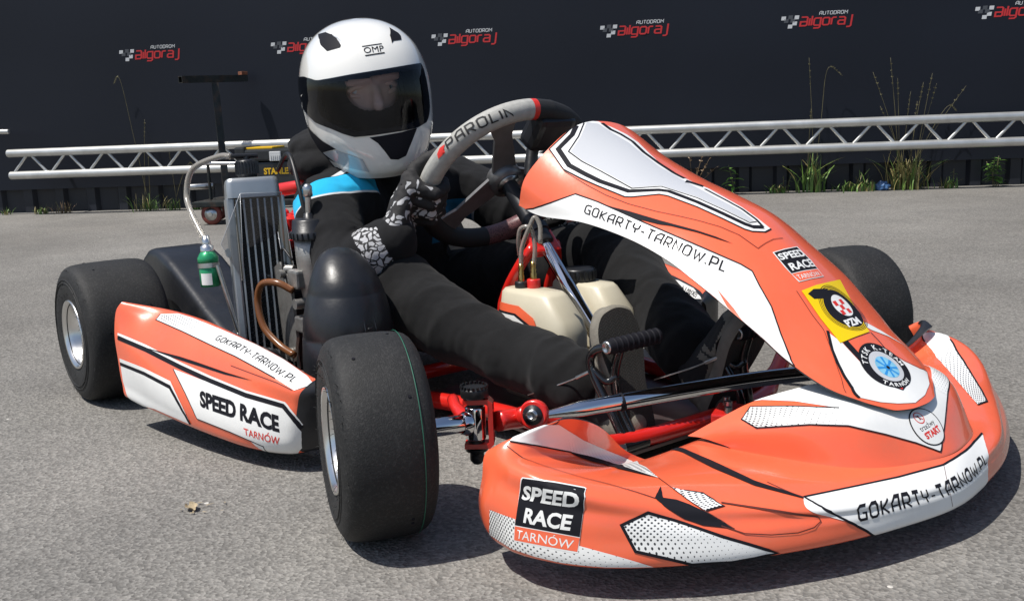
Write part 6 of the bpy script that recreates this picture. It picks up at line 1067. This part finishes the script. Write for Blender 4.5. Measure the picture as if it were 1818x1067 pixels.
def shoe(heel,toe,nrm,ank,mirror_):
    e=bpy.data.objects.new('shoe',None); scene.collection.objects.link(e); e.parent=drv; e.location=V(heel)-P3(drv); e.empty_display_size=.05
    heel,toe=V(heel),V(toe); l=(toe-heel); Ln=l.length; l.normalize(); n_=V(nrm); n_=(n_-l*n_.dot(l)).normalized(); w_=n_.cross(l)*mirror_
    def pt(s,a,h): return heel+l*(s*Ln)+w_*a-n_*h
    out=[]
    prof=[(0,.0),(.01,.018),(.04,.028),(.12,.033),(.28,.033),(.42,.032),(.58,.039),(.72,.044),(.84,.043),(.92,.036),(.97,.025),(1,.0)]
    prof2=[(.97,-.022),(.92,-.030),(.84,-.036),(.72,-.038),(.58,-.034),(.42,-.029),(.28,-.031),(.12,-.032),(.04,-.028),(.01,-.018)]
    out=[(s,a) for s,a in prof+prof2]
    cl=cr_line([V((s,a,0)) for s,a in out],3,True); out=[(p.x,p.y) for p in cl]
    mb=MB(); n=len(out)
    rows=[[pt(.5+(s-.5)*k,a*k,h) for s,a in out] for k,h in ((.96,0),(1,.003),(1.01,.012),(1.0,.022),(.97,.024))]
    mb.grid(np.array(rows),0,closev=True)
    b=mb.add([pt(.5+(s-.5)*.96,a*.96,0) for s,a in out],[tuple(range(n))],1,False)
    for i,(s,a) in enumerate(out): mb.a[b+i]=0; mb.uv[b+i]=(a,s*Ln)
    mb.build('outsole',[M['suede'],M['sole']],e)
    segs=[(pt(.14,0,.05),pt(.14,0,.03),.033,.034),(pt(.14,0,.05),pt(.30,0,.06),.034,.036),(pt(.30,0,.06),pt(.55,.003,.045),.036,.034),(pt(.55,.003,.045),pt(.80,.003,.036),.034,.030),(pt(.80,.003,.036),pt(.90,.003,.034),.030,.022),(pt(.60,.018,.035),pt(.82,.014,.033),.022,.02),(pt(.60,-.015,.035),pt(.82,-.012,.033),.02,.018),(pt(.2,0,.06),V(ank),.036,.04)]
    o=capsules(segs,.0030,'upper',[M['shoeblk'],M['suede']],e,smooth=2)
    for p in o.data.polygons:
        c=p.center+P3(o); s=(c-heel).dot(l)/Ln; h=-(c-heel).dot(n_); a=(c-heel).dot(w_)
        if s>.86 or (s<.16 and h<.075) or (h<.034) or (.44<s<.50 and h<.06) or (.52<s<.57 and h<.06): p.material_index=1
    return e
shoe((.082,-.112,.036),(.028,-.112,.250),(.95,-.18,.26),AN+V((.01,0,-.01)),1)
shoe((.062,.085,.030),(.145,.088,.215),(.90,-.1,-.40),AN2+V((.0,0,-.01)),-1)
# gloves
def glovemat():
    m=mat('printed_glove',(.012,.012,.013),.75,bump=.0006,bscale=600); n=m.node_tree; L=n.links; b=n.nodes['Principled BSDF']; geo=n.nodes.new('ShaderNodeNewGeometry')
    vo=n.nodes.new('ShaderNodeTexVoronoi'); vo.feature='DISTANCE_TO_EDGE'; vo.inputs['Scale'].default_value=70; nz=n.nodes.new('ShaderNodeTexNoise'); nz.inputs['Scale'].default_value=25
    mixv=n.nodes.new('ShaderNodeMix'); mixv.data_type='VECTOR'; mixv.inputs['Factor'].default_value=.06; L.new(geo.outputs['Position'],mixv.inputs['A']); L.new(nz.outputs['Color'],mixv.inputs['B']); L.new(geo.outputs['Position'],nz.inputs['Vector']); L.new(mixv.outputs['Result'],vo.inputs['Vector'])
    rp_=n.nodes.new('ShaderNodeValToRGB'); e=rp_.color_ramp.elements; e[0].position=.0; e[0].color=(.010,.010,.011,1); e[1].position=.13; e[1].color=(.45,.45,.46,1); e.new(.09).color=(.012,.012,.013,1)
    L.new(vo.outputs['Distance'],rp_.inputs[0])
    at=n.nodes.new('ShaderNodeAttribute'); at.attribute_name='print'
    v2=n.nodes.new('ShaderNodeTexVoronoi'); v2.inputs['Scale'].default_value=70; L.new(mixv.outputs['Result'],v2.inputs['Vector']); sc=n.nodes.new('ShaderNodeSeparateColor'); L.new(v2.outputs['Color'],sc.inputs[0])
    lt=n.nodes.new('ShaderNodeMath'); lt.operation='LESS_THAN'; L.new(sc.outputs[0],lt.inputs[0]); L.new(at.outputs['Fac'],lt.inputs[1])
    mx=n.nodes.new('ShaderNodeMix'); mx.data_type='RGBA'; L.new(lt.outputs[0],mx.inputs['Factor']); mx.inputs['A'].default_value=(.014,.013,.014,1); L.new(rp_.outputs[0],mx.inputs['B']); L.new(mx.outputs['Result'],b.inputs['Base Color'])
    return m
M['glove']=glovemat()
def glove(phis,wr,thumb_dir,elbow):
    wr=V(wr); c=R(sum(phis)/4); cen=V(rimp(c)); segs=[]
    d0=(cen+V(er(c))*.03+nn*.01-wr).normalized(); cuffd=(V(elbow)-wr).normalized()
    segs.append((wr+cuffd*.045,wr,.051,.040)); segs.append((wr,wr+d0*.02,.040,.036)); 
    for i,(ph,sc) in enumerate(zip(phis,(1,1.05,1.0,.86))):
        a=R(ph); g=V(rimp(a)); e_=V(er(a)); r=.0112*sc; sc=sc*1.13
        k=g+e_*.036+nn*.012; mid=g+e_*.046-nn*.004 if False else g+e_*.034-nn*.012
        segs.append((wr+(k-wr)*.15+ (V(rimp(R(phis[0])))-V(rimp(R(phis[3])))).normalized()*(.018-.012*i),k,.020,.0155))
        segs.append((k,g+e_*.031-nn*.012,.0145*sc,.0125*sc)); segs.append((g+e_*.031-nn*.012,g+e_*.004-nn*.0325,.0122*sc,.0112*sc)); segs.append((g+e_*.004-nn*.0325,g-e_*.022-nn*.020,.011*sc,.0102*sc)); segs.append((g-e_*.022-nn*.020,g-e_*.030-nn*.002,.0100*sc,.0088*sc))
    p0=R(phis[0]); s=thumb_dir
    t0=wr.lerp(V(rimp(p0))+V(er(p0))*.02+nn*.03,.45)+nn*.012; t1=V(rimp(p0+s*.02))+V(er(p0))*.014+nn*.034; t2=V(rimp(p0+s*.16))+V(er(p0+s*.16))*.000+nn*.033; t3=V(rimp(p0+s*.28))-V(er(p0+s*.28))*.010+nn*.029
    segs+=[(wr,t0,.026,.021),(t0,t1,.021,.015),(t1,t2,.0145,.0130),(t2,t3,.0125,.0108)]
    o=capsules(segs,.0034,'glove',[M['glove']],drv,smooth=2,disp=lambda p:.0011*mn.noise(p*120))
    at=o.data.attributes.new('print','FLOAT','POINT'); org=P3(o)
    vals=[]
    for v_ in o.data.vertices:
        p=v_.co+org; t=(p-wr).dot(d0); vals.append(1.1 if t<.016 else max(0.0,.75-(t-.016)*7))
    at.data.foreach_set('value',vals); return o
glove((92,100.5,109,117),WR,-1,EL); glove((278,270,262,254),WR2,1,EL2)
# maker's word on the back of the fingers
mb=MB(); v_,f_,W=builtin_text('OMP',.02)
a0=R(97); g=V(rimp(a0)); e_=V(er(a0)); o_=g+e_*.0495-nn*.003; ux=(V(rimp(R(90)))-V(rimp(R(104)))).normalized(); uy=(nn*.5+e_*.5).normalized(); uz=ux.cross(uy)
if uz.dot(e_)<0: uz=-uz
def q_(x,y): return o_+ux*(x-W/2)*.0095+uy*(y-.5)*.0095
mb.add([q_(x,y)+uz*.0025 for x,y in v_],f_,0,False)
for yy in (-.25,1.15): mb.add([q_(0,yy)+uz*.0025,q_(W,yy)+uz*.0025,q_(W,yy+.12)+uz*.0025,q_(0,yy+.12)+uz*.0025],[(0,1,2,3)],0,False)
mb.box(o_,(.034,.019,.0035),Matrix((ux,uy,uz)).transposed(),m=1,bev=.001)
glabel=mb.build('glove_badge',[mat('grey_print',(.45,.45,.45),.6),M['shoeblk']],drv,recalc=False)
# helmet
hel=bpy.data.objects.new('helmet',None); scene.collection.objects.link(hel); hel.parent=drv; hel.location=V(HP)-P3(drv); hel.empty_display_size=.15
def inpoly(x,y,P_):
    c=False; n=len(P_)
    for i in range(n):
        x1,y1=P_[i]; x2,y2=P_[i-1]
        if (y1>y)!=(y2>y) and x<(x2-x1)*(y-y1)/(y2-y1)+x1: c=not c
    return c
def unwrap(P_): return [(u,v-24 if v>12 else v) for u,v in P_]
VISP=unwrap(DEC['visor'][0][3]); PORTP=unwrap(DEC['visor'][1][3])
M['helmwhite']=mat('white_helmet_lacquer',(.78,.77,.73),.12,coat=1,var=.02,vscale=10)
HM=[M['orange'],M['blackp'],M['helmwhite'],M['black'],M['redv'],M['dots'],M['yellow'],M['blue'],M['grey'],mat('pearl_grey_lacquer',(.45,.47,.49),.2,coat=1),M['seam'],M['black'],M['bluew'] if 'bluew' in M else M['blue']]
Lh=SURF['helmet']; su,sv=SUB['helmet']; us=np.linspace(0,Lh.nu-1,(Lh.nu-1)*su+1); vs_=np.linspace(0,24,24*sv+1)[:-1]; U_,V_=np.meshgrid(us,vs_,indexing='ij'); G=Lh.S(U_,V_); N=Lh.n(U_,V_); N[:3]=np.array(HA[2])
def port(i,j):
    v=vs_[j]+.5/sv; v=v-24 if v>12 else v; return inpoly(us[i]+.5/su,v,PORTP)
mb=MB(); mb.grid(G,2,closev=True,skip=port); 
I_=G-N*.016; mb.grid(I_,1,closev=True,skip=port); mb.grid(np.stack([G[-1],I_[-1]]),1,closev=True)
MI2=dict(MI); 
class HLay(Lay): pass
hl_=HLay(mb,'helmet')
for d in DEC['helmet']:
    if d[0]=='p': hl_.poly(unwrap(d[3]),d[1],d[2])
    elif d[0]=='l': hl_.line(unwrap(d[3]),d[1],d[2],d[4],d[5])
    elif d[0]=='t': hl_.text(d[3],d[4],unwrap(d[5]),unwrap(d[6]),d[7],d[1],d[2])
mb.build('shell',HM,hel,recalc=False)
# black seal round the eye port, between shell and visor
mb=MB(); ly=Lay(mb,'helmet'); ring_=[]
cu_=sum(p[0] for p in PORTP)/len(PORTP); cv_=sum(p[1] for p in PORTP)/len(PORTP)
ly.poly(VISP,'black',5); 
keep=[f for f in range(len(mb.f))]
Xc=[]
# visor: a tinted curved sheet standing a few millimetres off the shell
vm_=bpy.data.materials.new('tinted_visor'); vm_.use_nodes=True; n_=vm_.node_tree; n_.nodes.remove(n_.nodes['Principled BSDF'])
t1=n_.nodes.new('ShaderNodeBsdfTransparent'); t1.inputs[0].default_value=(.76,.83,.94,1); g1=n_.nodes.new('ShaderNodeBsdfGlossy'); g1.inputs['Roughness'].default_value=.05
fr=n_.nodes.new('ShaderNodeFresnel'); fr.inputs[0].default_value=1.42; mx=n_.nodes.new('ShaderNodeMixShader'); n_.links.new(fr.outputs[0],mx.inputs[0]); n_.links.new(t1.outputs[0],mx.inputs[1]); n_.links.new(g1.outputs[0],mx.inputs[2]); n_.links.new(mx.outputs[0],n_.nodes['Material Output'].inputs[0])
mb=MB(); ly=Lay(mb,'helmet'); MI['visor']=0; ly.poly(VISP,'visor',9); mb.m=[0]*len(mb.m); vo=mb.build('visor',[vm_],hel,recalc=False)
# seal: the visor outline minus the port, on the shell
bm=bmesh.new(); 
mb=MB(); ly=Lay(mb,'helmet')
A_=[V((p[0],p[1],0)) for p in VISP]
def nearest(p,P_): return min(P_,key=lambda q:(q[0]-p[0])**2*.3+(q[1]-p[1])**2)
def resample(P_,n):
    P_=[V((p[0],p[1],0)) for p in P_]; P_.append(P_[0]); acc=[0]
    for a,b in zip(P_,P_[1:]): acc.append(acc[-1]+(b-a).length)
    out=[]
    for k in range(n):
        s=acc[-1]*k/n; i=max(j for j in range(len(acc)-1) if acc[j]<=s); t=(s-acc[i])/max(1e-9,acc[i+1]-acc[i]); q=P_[i].lerp(P_[i+1],t); out.append((q.x,q.y))
    return out
Ro=resample(VISP,72); cc=(cu_,cv_)
for k in range(72):
    a,b=Ro[k],Ro[(k+1)%72]
    def inner(p):
        lo,hi=0.0,1.0
        for _ in range(20):
            m=(lo+hi)/2; q=(p[0]+(cc[0]-p[0])*m,p[1]+(cc[1]-p[1])*m)
            if inpoly(q[0],q[1],PORTP): hi=m
            else: lo=m
        m=hi+.05; return (p[0]+(cc[0]-p[0])*m,p[1]+(cc[1]-p[1])*m)
    ly.faces([a,b,inner(b),inner(a)],[[0,1,2,3]],'black',5)
mb.m=[0]*len(mb.m); mb.build('visor_seal',[M['black']],hel,recalc=False)
# ---------------------------------------------------------------- printed logos on the banner
def logo(s0,z0):
    def pt(x,y): return wl(s0+x+.16*y,z0+y,bdisp(s0+x,z0+y)+.0012)
    mb=MB()
    for x,y,m in ((0,.037,1),(.077,.040,1),(.070,.005,1),(.046,-.012,1),(.040,.042,2),(.018,.021,2),(.056,.022,2)):
        mb.add([pt(x,y),pt(x+.026,y),pt(x+.026,y+.022),pt(x,y+.022)],[(0,1,2,3)],m,False)
    qs,W=stroke_text('bitgoraj',.17,gap=.13); h=.050; k=.297/(W*h)
    for q in qs: mb.add([pt(.112+x*h*k,y*h) for x,y in q],[(0,1,2,3)],0,False)
    qs,W=stroke_text('AUTODROM',.17,gap=.2); h=.019; k=.163/(W*h)
    for q in qs: mb.add([pt(.218+x*h*k,.060+y*h) for x,y in q],[(0,1,2,3)],1,False)
    o=mb.build('printed_logo',[M['logored'],M['logowhite'],M['logogrey']],wallroot,recalc=False); return o
M['logored']=mat('printed_red',(.50,.022,.025),.5); M['logowhite']=mat('printed_white',(.55,.56,.57),.5); M['logogrey']=mat('printed_grey',(.06,.065,.075),.5)
for s_ in (-3.43,-2.39,-1.336,-.272,.817,1.932,3.03): logo(s_,.992)
# ---------------------------------------------------------------- T-shaped post, trolley and toolbox behind the kart
M['darksteel']=mat('worn_dark_steel',(.018,.022,.022),.55,metal=.4,var=.4,vscale=30,dirt=(.14,.07,.04),dscale=18,damt=.6)
t=thing('steel_post',wl(-2.62,0,.4),'dark T-shaped square steel post leaning up to the banner behind the radiator','post')
mb=MB(); a,b=wl(-2.798,.825,.5),wl(-2.546,.833,.085); d=(b-a).normalized(); up_=V((0,0,1)); sd_=d.cross(up_).normalized(); up_=sd_.cross(d); h=.021
q=[(-h,-h),(h,-h),(h,h),(-h,h)]; i_=.016; q2=[(-i_,-i_),(i_,-i_),(i_,i_),(-i_,i_)]
vs=[a+sd_*x+up_*y for x,y in q]+[b+sd_*x+up_*y for x,y in q]+[a+sd_*x+up_*y for x,y in q2]+[b+sd_*x+up_*y for x,y in q2]
fs=[(k,(k+1)%4,4+(k+1)%4,4+k) for k in range(4)]+[(8+k,12+k,12+(k+1)%4,8+(k+1)%4) for k in range(4)]+[(k,8+k,8+(k+1)%4,(k+1)%4) for k in range(4)]+[(4+k,4+(k+1)%4,12+(k+1)%4,12+k) for k in range(4)]
mb.add(vs,fs,0,False); part('crossbar',mb,M['darksteel'],t)
mb=MB(); c=b-d*.02+up_*.032; mb.box(c,(.045,.04,.022),Matrix((d,sd_,up_)).transposed(),bev=.002); part('rusty_block',mb,mat('rusty_steel',(.20,.07,.035),.8,var=.4,vscale=60),t)
mb=MB(); p0,p1=wl(-2.665,.802,.30),wl(-2.60,.0,.42); d=(p1-p0).normalized(); mb.box((p0+p1)/2,(.040,.040,(p1-p0).length),d.to_track_quat('Z','Y').to_matrix()); part('upright',mb,M['darksteel'],t)
t=thing('kart_trolley',wl(-2.2,0,.95),'low kart trolley with a silver rail and small red-tyred wheels behind the radiator','trolley')
mb=MB(); mb.cyl(wl(-2.50,.337,1.0),wl(-1.45,.30,1.0),.0105,n=14); part('rail',mb,M['chrome'],t)
mb=MB(); mb.box(wl(-1.95,.115,.95),(1.1,.4,.03),Matrix((WT,WN,V((0,0,1)))).transposed(),bev=.004); part('deck',mb,M['darksteel'],t)
for s_ in (-2.45,-1.45):
    mb=MB(); mb.cyl(wl(s_,.12,1.0),wl(s_,.337,1.0),.009,n=10); part('rail_post',mb,M['darksteel'],t)
for s_,d_ in ((-2.47,.88),(-2.40,1.12),(-1.46,.88),(-1.46,1.12)):
    mb=MB(); c=wl(s_,.06,d_); mb.lathe(c-WN*.014,WN,[(0,.036),(0,.052),(.006,.059),(.022,.059),(.028,.052),(.028,.036)],28); cs=part('caster',mb,mat('red_brown_tyre',(.16,.035,.025),.7,var=.3),t)
    mb=MB(); mb.lathe(c-WN*.015,WN,[(0,0),(0,.036),(.03,.036),(.03,0)],20); mb.cyl(c-WN*.02,c-WN*.025,.012,n=10); part('hub_disc',mb,M['steel'],cs)
mb=MB(); mb.cyl(wl(-2.575,.205,.99),wl(-2.46,.205,.93),.017,n=16,bev=.004); part('jack_handle',mb,M['steel'],t)
tb=thing('toolbox',wl(-1.9,.13,.95),'black plastic toolbox with yellow trim and lettering on the trolley behind the driver','toolbox')
RT=Matrix((WT,WN,V((0,0,1)))).transposed(); M['tbox']=mat('toolbox_plastic',(.016,.018,.02),.42,var=.2,vscale=30); M['tyel']=mat('toolbox_yellow',(.70,.42,.01),.4)
mb=MB(); mb.box(wl(-1.96,.235,.95),(.56,.24,.20),RT,bev=.012); part('case',mb,M['tbox'],tb)
mb=MB(); mb.box(wl(-1.96,.372,.95),(.58,.255,.066),RT,bev=.012); mb.box(wl(-2.225,.385,.95),(.06,.262,.07),RT,bev=.01); part('lid',mb,M['tbox'],tb)
mb=MB(); mb.box(wl(-2.145,.410,.95),(.20,.20,.012),RT,bev=.004); part('yellow_trim',mb,M['tyel'],tb)
mb=MB(); mb.box(wl(-2.02,.365,1.082),(.065,.014,.052),RT,bev=.004)
for k in range(5): mb.box(wl(-2.043+.0115*k,.355,1.091),(.004,.004,.03),RT)
part('latch',mb,mat('pale_plastic',(.55,.56,.56),.4),tb)
v_,f_,W=builtin_text('STANLEY',.04); mb=MB(); mb.add([wl(-2.097+x/W*.168,.268+y*.034,1.0715) for x,y in v_],f_,0,False); part('lettering',mb,M['tyel'],tb,recalc=False)
# ---------------------------------------------------------------- plants along the foot of the wall
def leafmat(n_,c,tr=.25):
    m=mat(n_,c,.55,var=.35,vscale=25); b=m.node_tree.nodes['Principled BSDF']; b.inputs['Subsurface Weight'].default_value=0; return m
M['grassg']=leafmat('grass_green',(.11,.20,.035)); M['grassy']=leafmat('grass_straw',(.27,.23,.085)); M['leafg']=leafmat('leaf_green',(.11,.24,.035)); M['stalk']=leafmat('dry_stalk',(.13,.115,.05)); M['brownd']=leafmat('dry_brown',(.20,.13,.07))
rg=random.Random(11)
def blade(mb,b,h,lean,az,w_,m,n=6,droop=.35):
    d=WT*math.cos(az)+WN*math.sin(az); s_=WT*-math.sin(az)+WN*math.cos(az); P_=[]
    for k in range(n+1):
        t=k/n; P_.append(b+V((0,0,1))*(h*(t-droop*lean*t*t))+d*(h*lean*t*t))
    vs=[]
    for k,p in enumerate(P_): ww=w_*(1-(k/n)**1.6)*.5+.0002; vs+=[p-s_*ww,p+s_*ww]
    mb.add(vs,[(2*k,2*k+1,2*k+3,2*k+2) for k in range(n)],m,True)
def stalk(mb,b,tip,m,seed,r=.0016,nod=0):
    b,tip=V(b),V(tip); mid=b.lerp(tip,.55)+V((0,0,.03)); pts=cr_line([b,mid,tip]+([tip+WT*nod-V((0,0,abs(nod)*.5))] if nod else []),8); mb.tube(pts,[r,r*.5],n=5,m=m,smooth=0)
    if seed:
        for k in range(34):
            t=rg.uniform(.78,1); p=pts[min(len(pts)-1,int(t*(len(pts)-1)))]; d=V((rg.uniform(-1,1),rg.uniform(-1,1),rg.uniform(.4,1.6))).normalized(); q=p+d*.011; s_=d.orthogonal()*.0018; mb.add([p-s_,p+s_,q],[(0,1,2)],m,True)
def tuft(name,s,n,h,spread,w_,mats,label,stalks=(),d=.1,cat='grass'):
    mb=MB()
    for k in range(n):
        b=wl(s+rg.gauss(0,spread*.35),0,d+rg.gauss(0,spread*.25)); blade(mb,b,h*rg.uniform(.45,1.1),rg.uniform(.1,.9),rg.uniform(0,6.28),w_*rg.uniform(.6,1.2),0 if rg.random()<.7 else 1)
    for (ds,zt,nod) in stalks: stalk(mb,wl(s+rg.uniform(-.04,.04),0,d),wl(s+ds,zt,d-rg.uniform(0,.05)),2,True,nod=nod)
    o=mb.build(name,mats,None,wl(s,0,d),recalc=False); return tag(o,label,cat,'grass and weeds along the foot of the wall')
GM=[M['grassg'],M['grassy'],M['stalk']]
tuft('grass_tuft',-3.31,60,.13,.14,.006,GM,'green grass tuft below the truss with one long dry stalk bending left',((-.10,.86,-.05),(.03,.6,0),(.05,.42,0)))
tuft('grass_tuft',-3.12,34,.10,.09,.006,GM,'small grass tuft between the tuft with the long bending stalk and the trolley',((.0,.45,0),(.12,.3,.03)))
tuft('grass_tuft',1.01,60,.27,.14,.011,GM,'broad-bladed grass tuft with two tall seed heads, left of the big straw-coloured tuft',((-.03,.80,0),(.08,.73,.09),(-.01,.5,0)))
tuft('grass_tuft',1.56,200,.24,.15,.0065,[M['grassy'],M['grassg'],M['stalk']],'big straw-coloured grass tuft with a fan of tall thin stalks in front of the wall',((-.21,.70,0),(-.11,.78,0),(-.06,.66,0),(.02,.58,0),(.08,.63,0),(.13,.68,0),(.16,.62,0),(.33,.60,0),(-.16,.5,0),(.22,.48,.06),(.05,.52,0)))
tuft('grass_tuft',-3.90,46,.085,.09,.004,[M['brownd'],M['grassy'],M['brownd']],'dry brown grass clump at the wall foot under the left end of the truss')
tuft('grass_tuft',-4.05,30,.07,.08,.008,GM,'low green weed clump left of the dry brown grass clump')
tuft('grass_tuft',-4.32,20,.06,.06,.007,GM,'tiny green weed clump farthest left along the wall foot')
tuft('ground_weed',.49,22,.05,.06,.010,GM,'tiny flat weed at the wall foot left of the leafy upright weed')
tuft('ground_weed',1.27,110,.07,.20,.010,GM,'low mat of mixed weeds beside the crumpled blue bag')
tuft('ground_weed',.80,46,.06,.07,.011,GM,'flat bright green weed on the asphalt edge between leafy weed and seed-head grass')
tuft('ground_weed',1.80,50,.07,.09,.009,GM,'flat weed on the asphalt edge beside the dense leafy plant')
tuft('ground_weed',-2.95,22,.05,.06,.012,GM,'bright flat weed just left of the trolley wheel')
tuft('ground_weed',1.30,18,.15,.05,.005,GM,'thin dark grass sprig standing in the low mat of weeds')
def leafy(name,s,h,nst,nl,ll,label,d=.1,mm=None):
    mb=MB()
    for k in range(nst):
        b=wl(s+rg.gauss(0,.012),0,d); tip=b+V((0,0,h*rg.uniform(.75,1.05)))+WT*rg.uniform(-.3,.3)*h+WN*rg.uniform(-.15,.15)*h; pts=cr_line([b,b.lerp(tip,.5)+WT*rg.uniform(-.01,.01),tip],6); mb.tube(pts,[.003,.0014],n=5,m=1,smooth=0)
        for j in range(nl):
            t=.2+.8*(j+rg.random()*.6)/nl; p=pts[min(len(pts)-1,int(t*(len(pts)-1)))]; a=j*2.4+rg.uniform(-.4,.4); o=(WT*math.cos(a)+WN*math.sin(a)); dr=(o+V((0,0,rg.uniform(.0,.7)))).normalized(); sd_=dr.cross(V((0,0,1))).normalized(); L_=ll*rg.uniform(.6,1.1)*(1.15-t*.5); vs=[];n=6
            for i in range(n+1):
                u_=i/n; w_=L_*.15*math.sin(math.pi*min(1,u_**.8))+.0004; c=p+dr*(L_*u_)-V((0,0,1))*(L_*.45*u_*u_); vs+=[c-sd_*w_,c+V((0,0,-w_*.3)),c+sd_*w_]
            mb.add(vs,[q for i in range(n) for q in ((3*i,3*i+1,3*i+4,3*i+3),(3*i+1,3*i+2,3*i+5,3*i+4))],0,True)
    return tag(mb.build(name,[mm or M['leafg'],M['stalk']],None,wl(s,0,d),recalc=False),label,'plant','leafy weeds along the foot of the wall')
leafy('leafy_weed',.551,.22,1,13,.10,'upright weed with long drooping leaves just right of the kart fairing')
leafy('leafy_weed',2.07,.19,4,16,.075,'dense leafy green plant standing alone beyond the big straw-coloured grass tuft')
leafy('leafy_weed',.87,.12,2,8,.03,'small twiggy weed left of the broad-bladed grass tuft')
leafy('leafy_weed',1.80,.13,1,7,.035,'thin dark sprig between the big grass tuft and the dense leafy plant')
mb=MB()
b0=wl(.29,0,.1)
for (ds,z) in ((.10,.22),(-.08,.20),(.03,.17),(.14,.17),(-.02,.23),(.06,.25)):
    tip=wl(.29+ds,z,.1+rg.uniform(-.03,.03)); pts=cr_line([b0+V((0,0,.04)) if ds else b0,b0.lerp(tip,.5)+V((0,0,.02)),tip],5); mb.tube([b0]+pts,[.0022,.001],n=5,smooth=0)
    for k in range(9):
        p=pts[rg.randrange(len(pts)//2,len(pts))]; d=V((rg.uniform(-1,1),rg.uniform(-1,1),rg.uniform(-.2,1))).normalized(); s_=d.orthogonal().normalized()*.004; mb.add([p,p+d*.008-s_,p+d*.017,p+d*.008+s_],[(0,1,2,3)],0,True)
tag(mb.build('dry_weed',[M['brownd']],None,b0,recalc=False),'dry branching brown weed right behind the kart fairing','plant')
# crumpled blue bag and a dry leaf on the asphalt
bm=bmesh.new(); bmesh.ops.create_icosphere(bm,subdivisions=4,radius=1)
for v in bm.verts: v.co*=1+.35*mn.noise(v.co*2.3)+.22*abs(mn.noise(v.co*6)); v.co=V((v.co.x*.04,v.co.y*.03,max(-.02,v.co.z*.032)))
mb=MB(); mb.bm(bm,Matrix.Translation(wl(1.41,.022,.14))); tag(mb.build('blue_bag',mat('blue_plastic_bag',(.05,.12,.26),.3),None,wl(1.41,0,.14)),'crumpled blue plastic bag at the foot of the big straw-coloured grass tuft','bag')
mb=MB(); c0_=V((-.24,-.717,.0))
G=[[c0_+V(((.013*(i/8-.5)*2),.009*(j/6-.5)*2*math.cos((i/8-.5)*2.6),.003+.004*abs(mn.noise(V((i*.5,j*.6,3))))+.004*((j/6-.5)*2)**2)) for j in range(7)] for i in range(9)]
mb.grid(np.array(G))
for k in range(9):
    p=c0_+V((rg.gauss(0,.022),rg.gauss(0,.022),.003)); d=V((rg.uniform(-1,1),rg.uniform(-1,1),rg.uniform(0,.3))).normalized()*rg.uniform(.006,.014); s_=d.cross(V((0,0,1))).normalized()*.0015; mb.add([p-s_,p+s_,p+d],[(0,1,2)],0,True)
tag(mb.build('dry_leaf',mat('pale_dry_leaf',(.34,.27,.17),.8,var=.3,vscale=120),None,c0_,recalc=False),'crumpled pale dry leaf lying on the asphalt in front of the side pod','leaf')
